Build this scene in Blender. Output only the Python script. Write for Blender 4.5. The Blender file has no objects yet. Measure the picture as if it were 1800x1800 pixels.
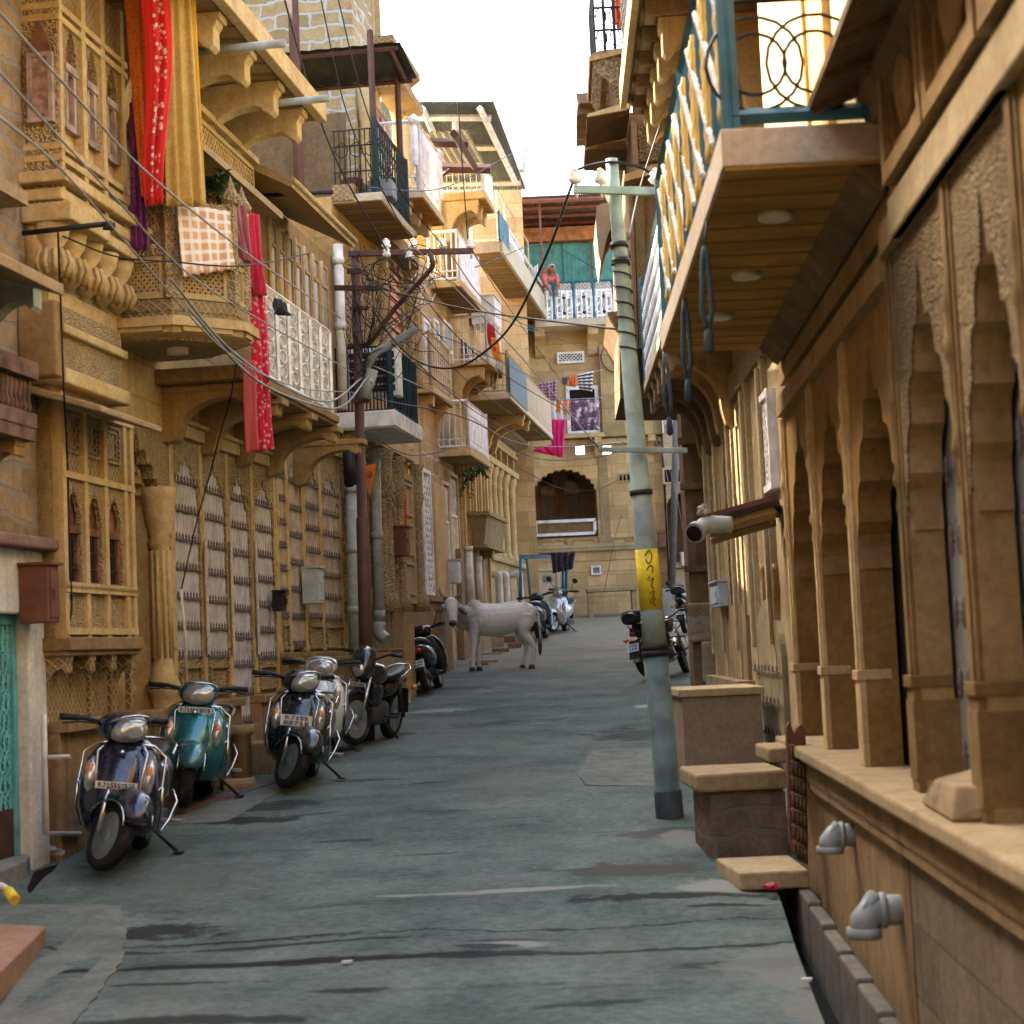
import bpy, bmesh, random
from math import sin, cos, tan, atan, atan2, pi, radians as R, sqrt, hypot, floor
from mathutils import Vector as V, Matrix
random.seed(7)
SC = bpy.context.scene
COL = SC.collection
# ------------------------------------------------------------------ camera
FPX, PITCH, ROLL, CZ = 3000.0, R(4.57), R(2.5), 1.5
cam = bpy.data.cameras.new('camera'); camo = bpy.data.objects.new('camera', cam); COL.objects.link(camo)
cam.sensor_width = 36; cam.sensor_height = 36; cam.lens = 36*FPX/1800
cam.clip_start = .1; cam.clip_end = 2000
UPL = V((0, -sin(PITCH), cos(PITCH))); FWD = V((0, cos(PITCH), sin(PITCH))); RTL = V((1, 0, 0))
CRT = RTL*cos(ROLL) - UPL*sin(ROLL); CUP = RTL*sin(ROLL) + UPL*cos(ROLL)
M = Matrix.Identity(4)
for i in range(3):
    M[i][0], M[i][1], M[i][2] = CRT[i], CUP[i], -FWD[i]
M[2][3] = CZ
camo.matrix_world = M
SC.camera = camo
cam.dof.use_dof = True; cam.dof.focus_distance = 24; cam.dof.aperture_fstop = 3.6
# ------------------------------------------------------------------ sky, sun, exposure
SUN_EL, SUN_AZ = R(40), R(-52)           # azimuth measured from +Y towards +X
w = bpy.data.worlds.new('World'); SC.world = w; w.use_nodes = True
nt = w.node_tree
sk = nt.nodes.new('ShaderNodeTexSky'); sk.sky_type = 'NISHITA'; sk.sun_disc = False
sk.sun_elevation = SUN_EL; sk.sun_rotation = SUN_AZ; sk.dust_density = 6.0; sk.air_density = 1.0; sk.ozone_density = .6
nt.links.new(sk.outputs[0], nt.nodes['Background'].inputs[0]); nt.nodes['Background'].inputs[1].default_value = .15
sl = bpy.data.lights.new('sun', 'SUN'); sl.energy = 4.0; sl.angle = R(.5); sl.color = (1, .9, .74)
so = bpy.data.objects.new('sun', sl); COL.objects.link(so)
sd = V((sin(SUN_AZ)*cos(SUN_EL), cos(SUN_AZ)*cos(SUN_EL), sin(SUN_EL)))
so.rotation_euler = sd.to_track_quat('Z', 'Y').to_euler(); so.location = (0, 0, 30)
vs = SC.view_settings; vs.view_transform = 'Standard'; vs.look = 'None'; vs.gamma = 1; vs.exposure = 3.2
SC.cycles.max_bounces = 8; SC.cycles.diffuse_bounces = 3; SC.cycles.glossy_bounces = 3
SC.cycles.transmission_bounces = 4; SC.cycles.transparent_max_bounces = 6
SC.cycles.use_denoising = True
# ------------------------------------------------------------------ pixel -> world helpers (1800 px frame of the photograph)
def ray(px, py):
    a = (px-900)/FPX; b = -(py-900)/FPX
    return FWD + CRT*a + CUP*b
def at(px, py, y):
    d = ray(px, py); t = y/d.y
    return V((d.x*t, y, CZ+d.z*t))
PROF = [(-20, -.9), (0, -.42), (7, -.15), (12, .06), (15, .25), (19.4, .46), (26.5, .82), (30, 1.07), (39.5, 1.72), (47, 2.35), (60, 3.0), (200, 4.0)]
def rz(y):
    P = PROF
    if y <= P[0][0]: return P[0][1]
    for i in range(len(P)-1):
        (a, za), (b, zb) = P[i], P[i+1]
        if y <= b:
            pa = P[i-1] if i else P[i]; pb = P[i+2] if i+2 < len(P) else P[i+1]
            ma = (zb-pa[1])/(b-pa[0]); mb = (pb[1]-za)/(pb[0]-a)
            t = (y-a)/(b-a); h = b-a
            return (2*t**3-3*t*t+1)*za + (t**3-2*t*t+t)*h*ma + (-2*t**3+3*t*t)*zb + (t**3-t*t)*h*mb
    return P[-1][1]
def road_at(px, py):
    d = ray(px, py); lo, hi = 2.0, 70.0; y = 3.0
    prev = None
    while y < 60:
        z = CZ + d.z*y/d.y - rz(y)
        if z <= 0: break
        y += .02
    return V((d.x*y/d.y, y, rz(y)))
class Wall:
    """vertical plane; s runs along it (away from the camera for side walls), n out towards the street, z up"""
    def __init__(s, x0, y0, deg, side):
        t = R(deg); s.o = V((x0, y0, 0)); s.d = V((sin(t), cos(t), 0))
        s.n = V((cos(t), -sin(t), 0)) if side == 'L' else V((-cos(t), sin(t), 0))
    def P(s, p):
        a, n, z = p
        return s.o + s.d*a + s.n*n + V((0, 0, z))
    def hit(s, px, py, n=0):
        d = ray(px, py); o = V((0, 0, CZ)); q = s.o + s.n*n
        t = (q-o).dot(s.n)/d.dot(s.n); p = o + d*t
        return (p-s.o).dot(s.d), p.z
    def S(s, px, py, n=0): return s.hit(px, py, n)[0]
    def Z(s, px, py, n=0): return s.hit(px, py, n)[1]
    def q(s, x0, yt, yb, x1, n=0):
        ym = (yt+yb)/2
        return s.S(x0, ym, n), s.S(x1, ym, n), s.Z(x0, yb, n), s.Z(x0, yt, n)
# ------------------------------------------------------------------ mesh builder
def ident(p): return V(p)
class MB:
    def __init__(s, T=ident): s.v = []; s.f = []; s.T = T; s.smooth = set()
    def add(s, vs, fs, sm=False, raw=False):
        b = len(s.v); s.v += [V(p) if raw else s.T(p) for p in vs]
        for f in fs:
            if sm: s.smooth.add(len(s.f))
            s.f.append([b+i for i in f])
    def box(s, a0, a1, b0, b1, c0, c1):
        s.add([(a0,b0,c0),(a1,b0,c0),(a1,b1,c0),(a0,b1,c0),(a0,b0,c1),(a1,b0,c1),(a1,b1,c1),(a0,b1,c1)],
              [(0,3,2,1),(4,5,6,7),(0,1,5,4),(1,2,6,5),(2,3,7,6),(3,0,4,7)])
    def hexa(s, p):  # 8 corners: bottom ring 4, top ring 4
        s.add(p, [(0,3,2,1),(4,5,6,7),(0,1,5,4),(1,2,6,5),(2,3,7,6),(3,0,4,7)])
    def poly(s, pts, n0, n1, ax=1):
        """closed outline extruded along axis ax (0,1,2); pts are the two other coordinates in order"""
        k = len(pts)
        def mk(p, e):
            l = list(p); l.insert(ax, e); return tuple(l)
        s.add([mk(p, n0) for p in pts]+[mk(p, n1) for p in pts],
              [tuple(range(k)), tuple(range(2*k-1, k-1, -1))]+[(i, (i+1) % k, k+(i+1) % k, k+i) for i in range(k)])
    def ring(s, rings, cap=True, sm=True, closed=True):
        k = len(rings[0]); vs = [p for r in rings for p in r]; fs = []
        for j in range(len(rings)-1):
            for i in range(k if closed else k-1):
                i2 = (i+1) % k
                fs.append((j*k+i, j*k+i2, (j+1)*k+i2, (j+1)*k+i))
        s.add(vs, fs, sm)
        if cap:
            b = len(s.v)-len(vs)
            s.f.append([b+i for i in range(k)][::-1]); s.f.append([b+(len(rings)-1)*k+i for i in range(k)])
    def tube(s, pts, r, seg=6, sm=True, cap=True):
        W = [s.T(p) for p in pts]; rings = []; n = len(W); up = None
        for i in range(n):
            d = (W[min(i+1, n-1)]-W[max(i-1, 0)])
            d = d.normalized() if d.length > 1e-9 else V((0, 0, 1))
            if up is None:
                up = V((0, 0, 1)) if abs(d.z) < .9 else V((1, 0, 0))
            a = d.cross(up)
            if a.length < 1e-4: a = d.cross(V((.3, .7, .2)))
            a.normalize(); b = a.cross(d).normalized(); up = b
            rr = r[i] if isinstance(r, (list, tuple)) else r
            rings.append([W[i]+a*(rr*cos(2*pi*k/seg))+b*(rr*sin(2*pi*k/seg)) for k in range(seg)])
        T = s.T; s.T = ident; s.ring(rings, cap, sm); s.T = T
    def lathe(s, c, prof, seg=12, axis='z', sm=True):
        """prof list of (radius, height)"""
        rings = []
        for r, h in prof:
            g = []
            for k in range(seg):
                x, y = r*cos(2*pi*k/seg), r*sin(2*pi*k/seg)
                o = (x, y, h) if axis == 'z' else ((h, x, y) if axis == 'x' else (x, h, y))
                g.append((c[0]+o[0], c[1]+o[1], c[2]+o[2]))
            rings.append(g)
        s.ring(rings, True, sm)
    def bar(s, p0, p1, w, h=None):
        """straight bar of rectangular section between two local points"""
        s.tube([p0, p1], (w if h is None else (w+h)/2)*.7071, 4, False)
    def lattice(s, a0, a1, c0, c1, n0, n1, p, w, q=None, axis=1):
        """diamond lattice of bars inside a rectangle"""
        q = q or p; W_, H_ = a1-a0, c1-c0; N = int((W_/p)+(H_/q))+1
        for k in range(1, N+1):
            for sg in (0, 1):
                pts = []
                t = k
                # line u/p + v/q = t
                u0, v0 = t*p, 0.0
                if u0 > W_: v0 = (t-W_/p)*q; u0 = W_
                u1, v1 = 0.0, t*q
                if v1 > H_: u1 = (t-H_/q)*p; v1 = H_
                if v0 >= H_ or u1 >= W_: continue
                if sg: u0, u1 = W_-u0, W_-u1
                s.bar2((a0+u0, c0+v0), (a0+u1, c0+v1), n0, n1, w)
    def bar2(s, p, q, n0, n1, w):
        """flat bar in the (s,z) plane"""
        dx, dz = q[0]-p[0], q[1]-p[1]; L = hypot(dx, dz) or 1; ox, oz = -dz/L*w/2, dx/L*w/2
        c = [(p[0]+ox, p[1]+oz), (p[0]-ox, p[1]-oz), (q[0]-ox, q[1]-oz), (q[0]+ox, q[1]+oz)]
        s.hexa([(x, n0, z) for x, z in c]+[(x, n1, z) for x, z in c])
    def frame(s, a0, a1, c0, c1, n0, n1, w, wb=None):
        wb = w if wb is None else wb
        s.box(a0, a0+w, n0, n1, c0, c1); s.box(a1-w, a1, n0, n1, c0, c1)
        s.box(a0+w, a1-w, n0, n1, c1-w, c1)
        if wb: s.box(a0+w, a1-w, n0, n1, c0, c0+wb)
    def arch(s, a0, a1, c0, c1, n0, n1, o0, o1, spring, apex, foils=7, pointed=.25, seg=6, depth=.12, ogee=True):
        """panel a0..a1 x c0..c1 with a cusped opening o0..o1 (open at the bottom), extruded n0..n1"""
        pts = arch_curve(o0, o1, spring, apex, foils, seg, depth, pointed, ogee)
        L = len(pts)
        for n in (n0, n1):
            vs = []; fs = []
            for x, z in pts: vs += [(x, n, z), (x, n, c1)]
            for i in range(L-1): fs.append((2*i, 2*i+2, 2*i+3, 2*i+1))
            s.add(vs, fs)
            if o0 > a0: s.add([(a0, n, c0), (o0, n, c0), (o0, n, spring), (o0, n, c1), (a0, n, c1)], [(0, 1, 2, 3, 4)])
            if a1 > o1: s.add([(o1, n, c0), (a1, n, c0), (a1, n, c1), (o1, n, c1), (o1, n, spring)], [(0, 1, 2, 3, 4)])
        path = [(o0, c0)]+pts+[(o1, c0)]
        vs = []; fs = []
        for x, z in path: vs += [(x, n0, z), (x, n1, z)]
        for i in range(len(path)-1): fs.append((2*i, 2*i+1, 2*i+3, 2*i+2))
        s.add(vs, fs)
        s.add([(a0, n0, c0), (a0, n1, c0), (a0, n1, c1), (a0, n0, c1)], [(0, 1, 2, 3)])
        s.add([(a1, n0, c0), (a1, n1, c0), (a1, n1, c1), (a1, n0, c1)], [(0, 1, 2, 3)])
        s.add([(a0, n0, c1), (a0, n1, c1), (a1, n1, c1), (a1, n0, c1)], [(0, 1, 2, 3)])
    def build(s, name, mat=None, parent=None, bevel=0, loc=None, merge=False):
        me = bpy.data.meshes.new(name)
        if parent is not None:
            off = V(); p = parent
            while p is not None: off += p.location; p = p.parent
        elif loc is not None: off = V(loc)
        elif s.T is ident and not s.v: off = V()
        else:
            xs = [v.x for v in s.v]; ys = [v.y for v in s.v]; zs = [v.z for v in s.v]
            off = V(((min(xs)+max(xs))/2, (min(ys)+max(ys))/2, min(zs)))
        me.from_pydata([v-off for v in s.v], [], s.f)
        if s.smooth:
            me.polygons.foreach_set('use_smooth', [i in s.smooth for i in range(len(s.f))])
        bm = bmesh.new(); bm.from_mesh(me)
        if merge: bmesh.ops.remove_doubles(bm, verts=bm.verts, dist=1e-4)
        bmesh.ops.recalc_face_normals(bm, faces=bm.faces); bm.to_mesh(me); bm.free()
        o = bpy.data.objects.new(name, me); COL.objects.link(o)
        if mat: me.materials.append(mat)
        if parent is not None: o.parent = parent
        else: o.location = off
        if bevel:
            b = o.modifiers.new('bevel', 'BEVEL'); b.width = bevel; b.segments = 2; b.limit_method = 'ANGLE'
        return o
def arch_curve(o0, o1, spring, apex, foils=7, seg=6, depth=.12, pointed=.25, ogee=True):
    """cusped mughal arch from (o0,spring) over the apex to (o1,spring)"""
    cx = (o0+o1)/2; hw = (o1-o0)/2; H = apex-spring; pts = []
    N = foils*seg
    for i in range(N+1):
        t = i/N; a = pi*(1-t)
        sc = 1 - depth*(1-abs(sin(pi*t*foils)))*(1 if 0 < i < N else 0)
        x = cos(a); y = sin(a)
        y = y*(1-pointed)+pointed*(1-abs(x))
        px, pz = x*sc, y*sc
        if ogee and abs(t-.5) < .5/foils*.999:
            k = 1-abs(t-.5)/(.5/foils); pz += .16*k*k
        pts.append((cx+px*hw, spring+pz*H))
    pts[0] = (o0, spring); pts[-1] = (o1, spring)
    for i in range(1, len(pts)):
        if pts[i][0] <= pts[i-1][0]: pts[i] = (pts[i-1][0]+1e-5, pts[i][1])
    return pts
def tag(o, label=None, cat=None, group=None, kind=None):
    if label: o['label'] = label
    if cat: o['category'] = cat
    if group: o['group'] = group
    if kind: o['kind'] = kind
    return o
def empty(name, loc, label=None, cat=None, group=None, rz_=0):
    o = bpy.data.objects.new(name, None); COL.objects.link(o); o.location = loc; o.rotation_euler = (0, 0, rz_)
    o.empty_display_size = .2
    return tag(o, label, cat, group)
def copy_tree(o, parent=None):
    c = o.copy(); COL.objects.link(c); c.parent = parent
    for ch in list(o.children): copy_tree(ch, c)
    return c
# ------------------------------------------------------------------ materials
def nodes(name):
    m = bpy.data.materials.new(name); m.use_nodes = True
    t = m.node_tree; return m, t, t.nodes['Principled BSDF']
def N(t, ty, **kw):
    n = t.nodes.new(ty)
    for k, v in kw.items():
        if k in n.inputs: n.inputs[k].default_value = v
        else: setattr(n, k, v)
    return n
def mathn(t, op, a, b=None, clamp=False):
    n = t.nodes.new('ShaderNodeMath'); n.operation = op; n.use_clamp = clamp
    for i, x in enumerate((a, b)):
        if x is None: continue
        if hasattr(x, 'links'): t.links.new(x, n.inputs[i])
        else: n.inputs[i].default_value = x
    return n.outputs[0]
def mixc(t, fac, a, b, mode='MIX'):
    n = t.nodes.new('ShaderNodeMix'); n.data_type = 'RGBA'; n.blend_type = mode
    for i, x in ((0, fac), (6, a), (7, b)):
        if hasattr(x, 'links'): t.links.new(x, n.inputs[i])
        else: n.inputs[i].default_value = (*x, 1) if isinstance(x, tuple) and len(x) == 3 else x
    return n.outputs[2]
def ramp(t, fac, lo, hi):
    n = t.nodes.new('ShaderNodeMapRange'); n.interpolation_type = 'SMOOTHSTEP'
    t.links.new(fac, n.inputs[0]); n.inputs[1].default_value = lo; n.inputs[2].default_value = hi
    return n.outputs[0]
def pos(t, sx=1, sy=1, sz=1, ob=False):
    if ob: src = t.nodes.new('ShaderNodeTexCoord').outputs['Object']
    else: src = t.nodes.new('ShaderNodeNewGeometry').outputs['Position']
    m = t.nodes.new('ShaderNodeMapping'); t.links.new(src, m.inputs[0]); m.inputs['Scale'].default_value = (sx, sy, sz)
    return m.outputs[0]
def noise(t, vec, scale, detail=4, rough=.55):
    n = t.nodes.new('ShaderNodeTexNoise'); n.inputs['Scale'].default_value = scale
    n.inputs['Detail'].default_value = detail; n.inputs['Roughness'].default_value = rough
    t.links.new(vec, n.inputs['Vector']); return n.outputs['Fac']
def bump(t, b, h, strength=.4, dist=.02):
    n = t.nodes.new('ShaderNodeBump'); n.inputs['Strength'].default_value = strength; n.inputs['Distance'].default_value = dist
    t.links.new(h, n.inputs['Height'])
    t.links.new(n.outputs[0], b.inputs['Normal'])
def simple(name, c, rough=.6, metal=0, var=.12, scale=6, dirt=0, coat=0, bs=.0, ob=True, spec=.22):
    m, t, b = nodes(name); p = pos(t, ob=ob)
    f = noise(t, p, scale, 5)
    dk = tuple(x*(1-var*2) for x in c); lt = tuple(min(1, x*(1+var)) for x in c)
    col = mixc(t, ramp(t, f, .3, .7), dk, lt)
    if dirt:
        d = ramp(t, noise(t, p, scale*.6, 8, .7), .52, .66)
        col = mixc(t, mathn(t, 'MULTIPLY', d, dirt), col, (.16, .12, .08))
        r = mathn(t, 'ADD', mathn(t, 'MULTIPLY', d, .4), rough, True); t.links.new(r, b.inputs['Roughness'])
    else: b.inputs['Roughness'].default_value = rough
    t.links.new(col, b.inputs['Base Color']); b.inputs['Metallic'].default_value = metal
    b.inputs['Specular IOR Level'].default_value = spec
    if coat: b.inputs['Coat Weight'].default_value = coat; b.inputs['Coat Roughness'].default_value = .06
    if bs: bump(t, b, noise(t, p, scale*9, 3), bs, .004)
    return m
SK_ = .72
def stone(name, c1, c2, carve=None, block=None, face='L', grime=.5, rough=.85, cs=16, cb=.8, dark=(.09, .06, .03), mortar=None, streak=.5, lines=None):
    c1 = tuple(x*SK_ for x in c1); c2 = tuple(x*SK_ for x in c2)
    m, t, b = nodes(name); p = pos(t)
    big = noise(t, p, .9, 5); mid = noise(t, p, 5, 6, .65); fine = noise(t, p, 60, 4, .7)
    col = mixc(t, ramp(t, mid, .32, .7), c1, c2)
    col = mixc(t, mathn(t, 'MULTIPLY', ramp(t, big, .45, .75), .45), col, tuple(x*.6 for x in c1))
    spk = noise(t, p, 24, 5, .75); col = mixc(t, .5, col, mixc(t, ramp(t, spk, .3, .7), (.68, .66, .62), (1.28, 1.28, 1.26)), 'MULTIPLY')
    st = noise(t, pos(t, 7, 7, .5), 1, 6, .65)
    col = mixc(t, mathn(t, 'MULTIPLY', ramp(t, st, .52, .72), streak*.7), col, tuple(x*.42 for x in c1))
    g = ramp(t, noise(t, p, 2.3, 9, .75), .55, .72)
    col = mixc(t, mathn(t, 'MULTIPLY', g, grime*.75), col, dark)
    h = mathn(t, 'MULTIPLY', fine, .25); h = mathn(t, 'ADD', h, mathn(t, 'MULTIPLY', mid, .8))
    bsx, bd = .6, .016
    if block:
        bw, bh, off = block
        sep = t.nodes.new('ShaderNodeSeparateXYZ'); t.links.new(pos(t), sep.inputs[0])
        cx = t.nodes.new('ShaderNodeCombineXYZ')
        t.links.new(sep.outputs[1 if face == 'L' else 0], cx.inputs[0]); t.links.new(sep.outputs[2], cx.inputs[1])
        nz = t.nodes.new('ShaderNodeTexNoise'); nz.inputs['Scale'].default_value = 2.5; nz.inputs['Detail'].default_value = 4
        t.links.new(pos(t), nz.inputs['Vector'])
        mx = t.nodes.new('ShaderNodeMix'); mx.data_type = 'RGBA'; mx.blend_type = 'LINEAR_LIGHT'
        mx.inputs[0].default_value = .13 if mortar else .006
        t.links.new(cx.outputs[0], mx.inputs[6]); t.links.new(nz.outputs['Color'], mx.inputs[7])
        br = N(t, 'ShaderNodeTexBrick', Scale=1.0); t.links.new(mx.outputs[2], br.inputs['Vector'])
        br.inputs['Brick Width'].default_value = bw; br.inputs['Row Height'].default_value = bh
        br.inputs['Mortar Size'].default_value = .022 if mortar else .006; br.inputs['Mortar Smooth'].default_value = .3
        br.inputs['Color1'].default_value = (.72, .72, .72, 1); br.inputs['Color2'].default_value = (1.1, 1.1, 1.1, 1)
        br.inputs['Mortar'].default_value = (.8, .8, .8, 1)
        col = mixc(t, .9, col, br.outputs['Color'], 'MULTIPLY')
        col = mixc(t, mathn(t, 'MULTIPLY', br.outputs['Fac'], .9 if mortar else .55), col, mortar or tuple(x*.4 for x in c1))
        h = mathn(t, 'SUBTRACT', h, mathn(t, 'MULTIPLY', br.outputs['Fac'], .8))
        bd = .015
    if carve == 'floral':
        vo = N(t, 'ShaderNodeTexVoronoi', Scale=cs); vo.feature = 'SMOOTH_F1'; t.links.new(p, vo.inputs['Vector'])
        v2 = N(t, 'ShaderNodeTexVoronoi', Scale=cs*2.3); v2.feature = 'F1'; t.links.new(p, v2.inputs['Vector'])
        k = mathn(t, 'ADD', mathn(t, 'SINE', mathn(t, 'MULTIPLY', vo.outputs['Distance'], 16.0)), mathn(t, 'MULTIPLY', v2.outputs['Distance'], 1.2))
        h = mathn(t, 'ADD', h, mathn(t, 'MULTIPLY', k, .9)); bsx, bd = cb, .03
        col = mixc(t, mathn(t, 'MULTIPLY', mathn(t, 'SUBTRACT', 1.0, ramp(t, k, -.6, .2)), .55), col, dark)  # shade of the carved hollows painted into the colour
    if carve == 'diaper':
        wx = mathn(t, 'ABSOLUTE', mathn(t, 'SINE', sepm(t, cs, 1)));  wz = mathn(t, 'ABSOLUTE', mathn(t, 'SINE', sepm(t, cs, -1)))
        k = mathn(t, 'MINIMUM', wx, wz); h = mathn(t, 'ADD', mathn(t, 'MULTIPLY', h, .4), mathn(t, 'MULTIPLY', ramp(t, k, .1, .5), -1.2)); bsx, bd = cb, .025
        col = mixc(t, mathn(t, 'MULTIPLY', ramp(t, k, .25, .6), .6), col, dark)  # sunk diamonds get the same painted shade in their colour
    if lines:
        sp_ = t.nodes.new('ShaderNodeSeparateXYZ'); t.links.new(pos(t), sp_.inputs[0])
        wv = mathn(t, 'SINE', mathn(t, 'ADD', mathn(t, 'MULTIPLY', sp_.outputs[1], float(lines)), mathn(t, 'MULTIPLY', big, 4.0)))
        col = mixc(t, mathn(t, 'MULTIPLY', mathn(t, 'SUBTRACT', 1.0, ramp(t, wv, -.98, -.75)), .7), col, tuple(x*.3 for x in c1))
        pl_ = noise(t, pos(t, .6, lines/6.283, .6), 1, 2); col = mixc(t, mathn(t, 'MULTIPLY', ramp(t, pl_, .4, .65), .5), col, tuple(x*.5 for x in c1)); h = mathn(t, 'ADD', h, mathn(t, 'MULTIPLY', wv, .8)); bsx, bd = .6, .012
    t.links.new(col, b.inputs['Base Color']); b.inputs['Roughness'].default_value = rough
    b.inputs['Specular IOR Level'].default_value = .12
    bump(t, b, h, bsx, bd)
    return m
def sepm(t, k, d):
    """k*(z + d*(x+y)) as a scalar; d=0 gives horizontal lines"""
    s = t.nodes.new('ShaderNodeSeparateXYZ'); t.links.new(pos(t), s.inputs[0])
    hz = mathn(t, 'ADD', mathn(t, 'MULTIPLY', s.outputs[0], 1.0), s.outputs[1])
    v = mathn(t, 'ADD', s.outputs[2], mathn(t, 'MULTIPLY', hz, float(d)))
    return mathn(t, 'MULTIPLY', v, float(k))
def cloth(name, c, c2=None, kind=None, sc=20, rough=.85, trans=.25):
    m, t, b = nodes(name); p = pos(t, ob=True)
    f = noise(t, p, 9, 5); col = mixc(t, ramp(t, f, .3, .7), tuple(x*.8 for x in c), c)
    if c2:
        if kind == 'dots':
            vo = N(t, 'ShaderNodeTexVoronoi', Scale=sc); t.links.new(p, vo.inputs['Vector'])
            col = mixc(t, ramp(t, vo.outputs['Distance'], .36, .3), col, c2)
        elif kind == 'check':
            s = t.nodes.new('ShaderNodeTexCoord'); q = t.nodes.new('ShaderNodeSeparateXYZ'); t.links.new(s.outputs['UV'], q.inputs[0])
            for ax in (0, 1):
                wv = mathn(t, 'SINE', mathn(t, 'MULTIPLY', q.outputs[ax], sc))
                col = mixc(t, mathn(t, 'MULTIPLY', ramp(t, wv, .3, .6), .75), col, c2)
        elif kind in ('vstripe', 'hstripe'):
            s = t.nodes.new('ShaderNodeTexCoord'); q = t.nodes.new('ShaderNodeSeparateXYZ'); t.links.new(s.outputs['UV'], q.inputs[0])
            wv = mathn(t, 'SINE', mathn(t, 'MULTIPLY', q.outputs[0 if kind == 'vstripe' else 1], sc))
            col = mixc(t, ramp(t, wv, .1, .4), col, c2)
        else:
            col = mixc(t, ramp(t, noise(t, p, sc, 5, .7), .5, .58), col, c2)
    t.links.new(col, b.inputs['Base Color']); b.inputs['Roughness'].default_value = rough
    b.inputs['Specular IOR Level'].default_value = .2
    bump(t, b, noise(t, p, 30, 4), .25, .01)
    if 'Sheen Weight' in b.inputs: b.inputs['Sheen Weight'].default_value = .15
    return m
# ------------------------------------------------------------------ palette
G1, G2 = (.62, .43, .18), (.74, .56, .28)
MS = stone('sandstone', G1, G2, grime=.35)
MSB = stone('sandstone_blocks', G1, G2, block=(.75, .32, 0), grime=.3)
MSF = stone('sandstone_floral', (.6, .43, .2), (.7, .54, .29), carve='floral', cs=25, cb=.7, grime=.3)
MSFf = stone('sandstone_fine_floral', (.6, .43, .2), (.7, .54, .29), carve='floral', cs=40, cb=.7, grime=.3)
MSD = stone('sandstone_diaper', (.6, .43, .2), (.7, .54, .29), carve='diaper', cs=38, grime=.3)
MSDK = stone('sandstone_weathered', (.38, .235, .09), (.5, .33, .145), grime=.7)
MSP = stone('sandstone_pale', (.52, .39, .2), (.6, .47, .26), grime=.35)
MCAP = stone('sandstone_slab', (.41, .29, .15), (.5, .37, .2), grime=.6)
MRW = stone('plinth_stone', (.31, .2, .095), (.42, .28, .14), grime=.6, streak=.9)
MRB = stone('rubble', (.36, .24, .12), (.5, .36, .2), block=(.42, .2, 0), mortar=(.24, .21, .17), grime=.6)
MGB = stone('grey_mortar_blocks', (.5, .36, .17), (.6, .46, .25), block=(.5, .22, 0), mortar=(.42, .44, .42), face='E', grime=.2)
MGBL = stone('grey_mortar_blocks_street', (.5, .36, .17), (.6, .46, .25), block=(.8, .3, 0), mortar=(.42, .44, .42), grime=.2)
MEND = stone('ochre_blocks', (.7, .46, .2), (.78, .55, .27), block=(.8, .38, 0), face='E', grime=.25, streak=.4)
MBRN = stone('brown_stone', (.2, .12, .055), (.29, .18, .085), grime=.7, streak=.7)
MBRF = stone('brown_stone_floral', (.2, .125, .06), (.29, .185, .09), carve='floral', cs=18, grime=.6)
MORA = stone('orange_soffit', (.56, .29, .05), (.66, .37, .08), grime=.4, lines=22)
MPLN = stone('plank_soffit', (.36, .23, .09), (.44, .29, .12), grime=.5, lines=20)
MWPL = stone('white_plaster', (.8, .77, .66), (.95, .92, .82), grime=.9, dark=(.3, .2, .11), streak=.7)
MCRM = stone('cream_paint', (.66, .54, .37), (.72, .6, .43), grime=.25, streak=.5)
MGREY = stone('grey_cement', (.27, .27, .25), (.36, .35, .32), grime=.5)
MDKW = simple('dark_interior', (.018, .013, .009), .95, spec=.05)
MWOOD = simple('carved_wood', (.2, .085, .045), .6, var=.3, bs=.5)
MWOODP = simple('pale_wood', (.36, .27, .22), .75, var=.25, dirt=.3)
MORD = simple('orange_wood', (.42, .15, .035), .5, var=.2, bs=.3)
MLIL = simple('lilac_metal', (.46, .43, .43), .6, var=.12, dirt=.3, ob=False)
MTAU = simple('taupe_shutter', (.42, .34, .26), .65, var=.15, dirt=.3, ob=False)
MSPK = simple('spike_metal', (.15, .11, .1), .6)
MWHT = simple('white_enamel', (.74, .72, .68), .45, dirt=.25)
MWSL = simple('white_slab', (.74, .73, .71), .7, dirt=.15)
MTEAL = simple('teal_paint', (.035, .13, .17), .4, dirt=.2)
MTLG = simple('turquoise_paint', (.13, .45, .46), .5, dirt=.5)
MDTL = simple('dark_teal_iron', (.012, .035, .042), .4)
MIRON = simple('black_iron', (.02, .018, .017), .5)
MRUST = simple('rusty_brown_steel', (.085, .04, .03), .6, dirt=.3)
MRPNT = simple('red_brown_paint', (.24, .085, .055), .55, dirt=.3)
MGPOLE = simple('grey_green_paint', (.24, .31, .265), .5, dirt=.55, scale=3, var=.2)
MPVC = simple('grey_pvc', (.3, .325, .3), .45, dirt=.3)
MPVCW = simple('pale_pvc', (.62, .58, .5), .5, dirt=.3)
MCER = simple('white_ceramic', (.75, .74, .7), .15, coat=.5)
MYEL = simple('yellow_paint', (.72, .55, .03), .5, dirt=.3)
MBLU = simple('blue_paint', (.03, .2, .34), .5)
MCABL = simple('black_cable', (.012, .012, .013), .6)
MCABG = simple('grey_cable', (.26, .28, .28), .6)
MCABB = simple('brown_cable', (.16, .12, .08), .7)
MCORR = simple('corrugated_steel', (.34, .37, .34), .5, metal=.3, dirt=.3)
MCORB = simple('brown_sheet', (.03, .03, .028), .6, dirt=.2)
MRED = simple('red_oxide_sheet', (.23, .11, .08), .6, dirt=.2)
MGRN = simple('sea_green_shutter', (.1, .3, .235), .6, dirt=.25)
MGLS = simple('window_glass', (.02, .025, .03), .12)
MACW = simple('white_plastic', (.6, .58, .53), .5, dirt=.25)
MLAMP = simple('lamp_cover', (.66, .56, .36), .4)
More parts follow.
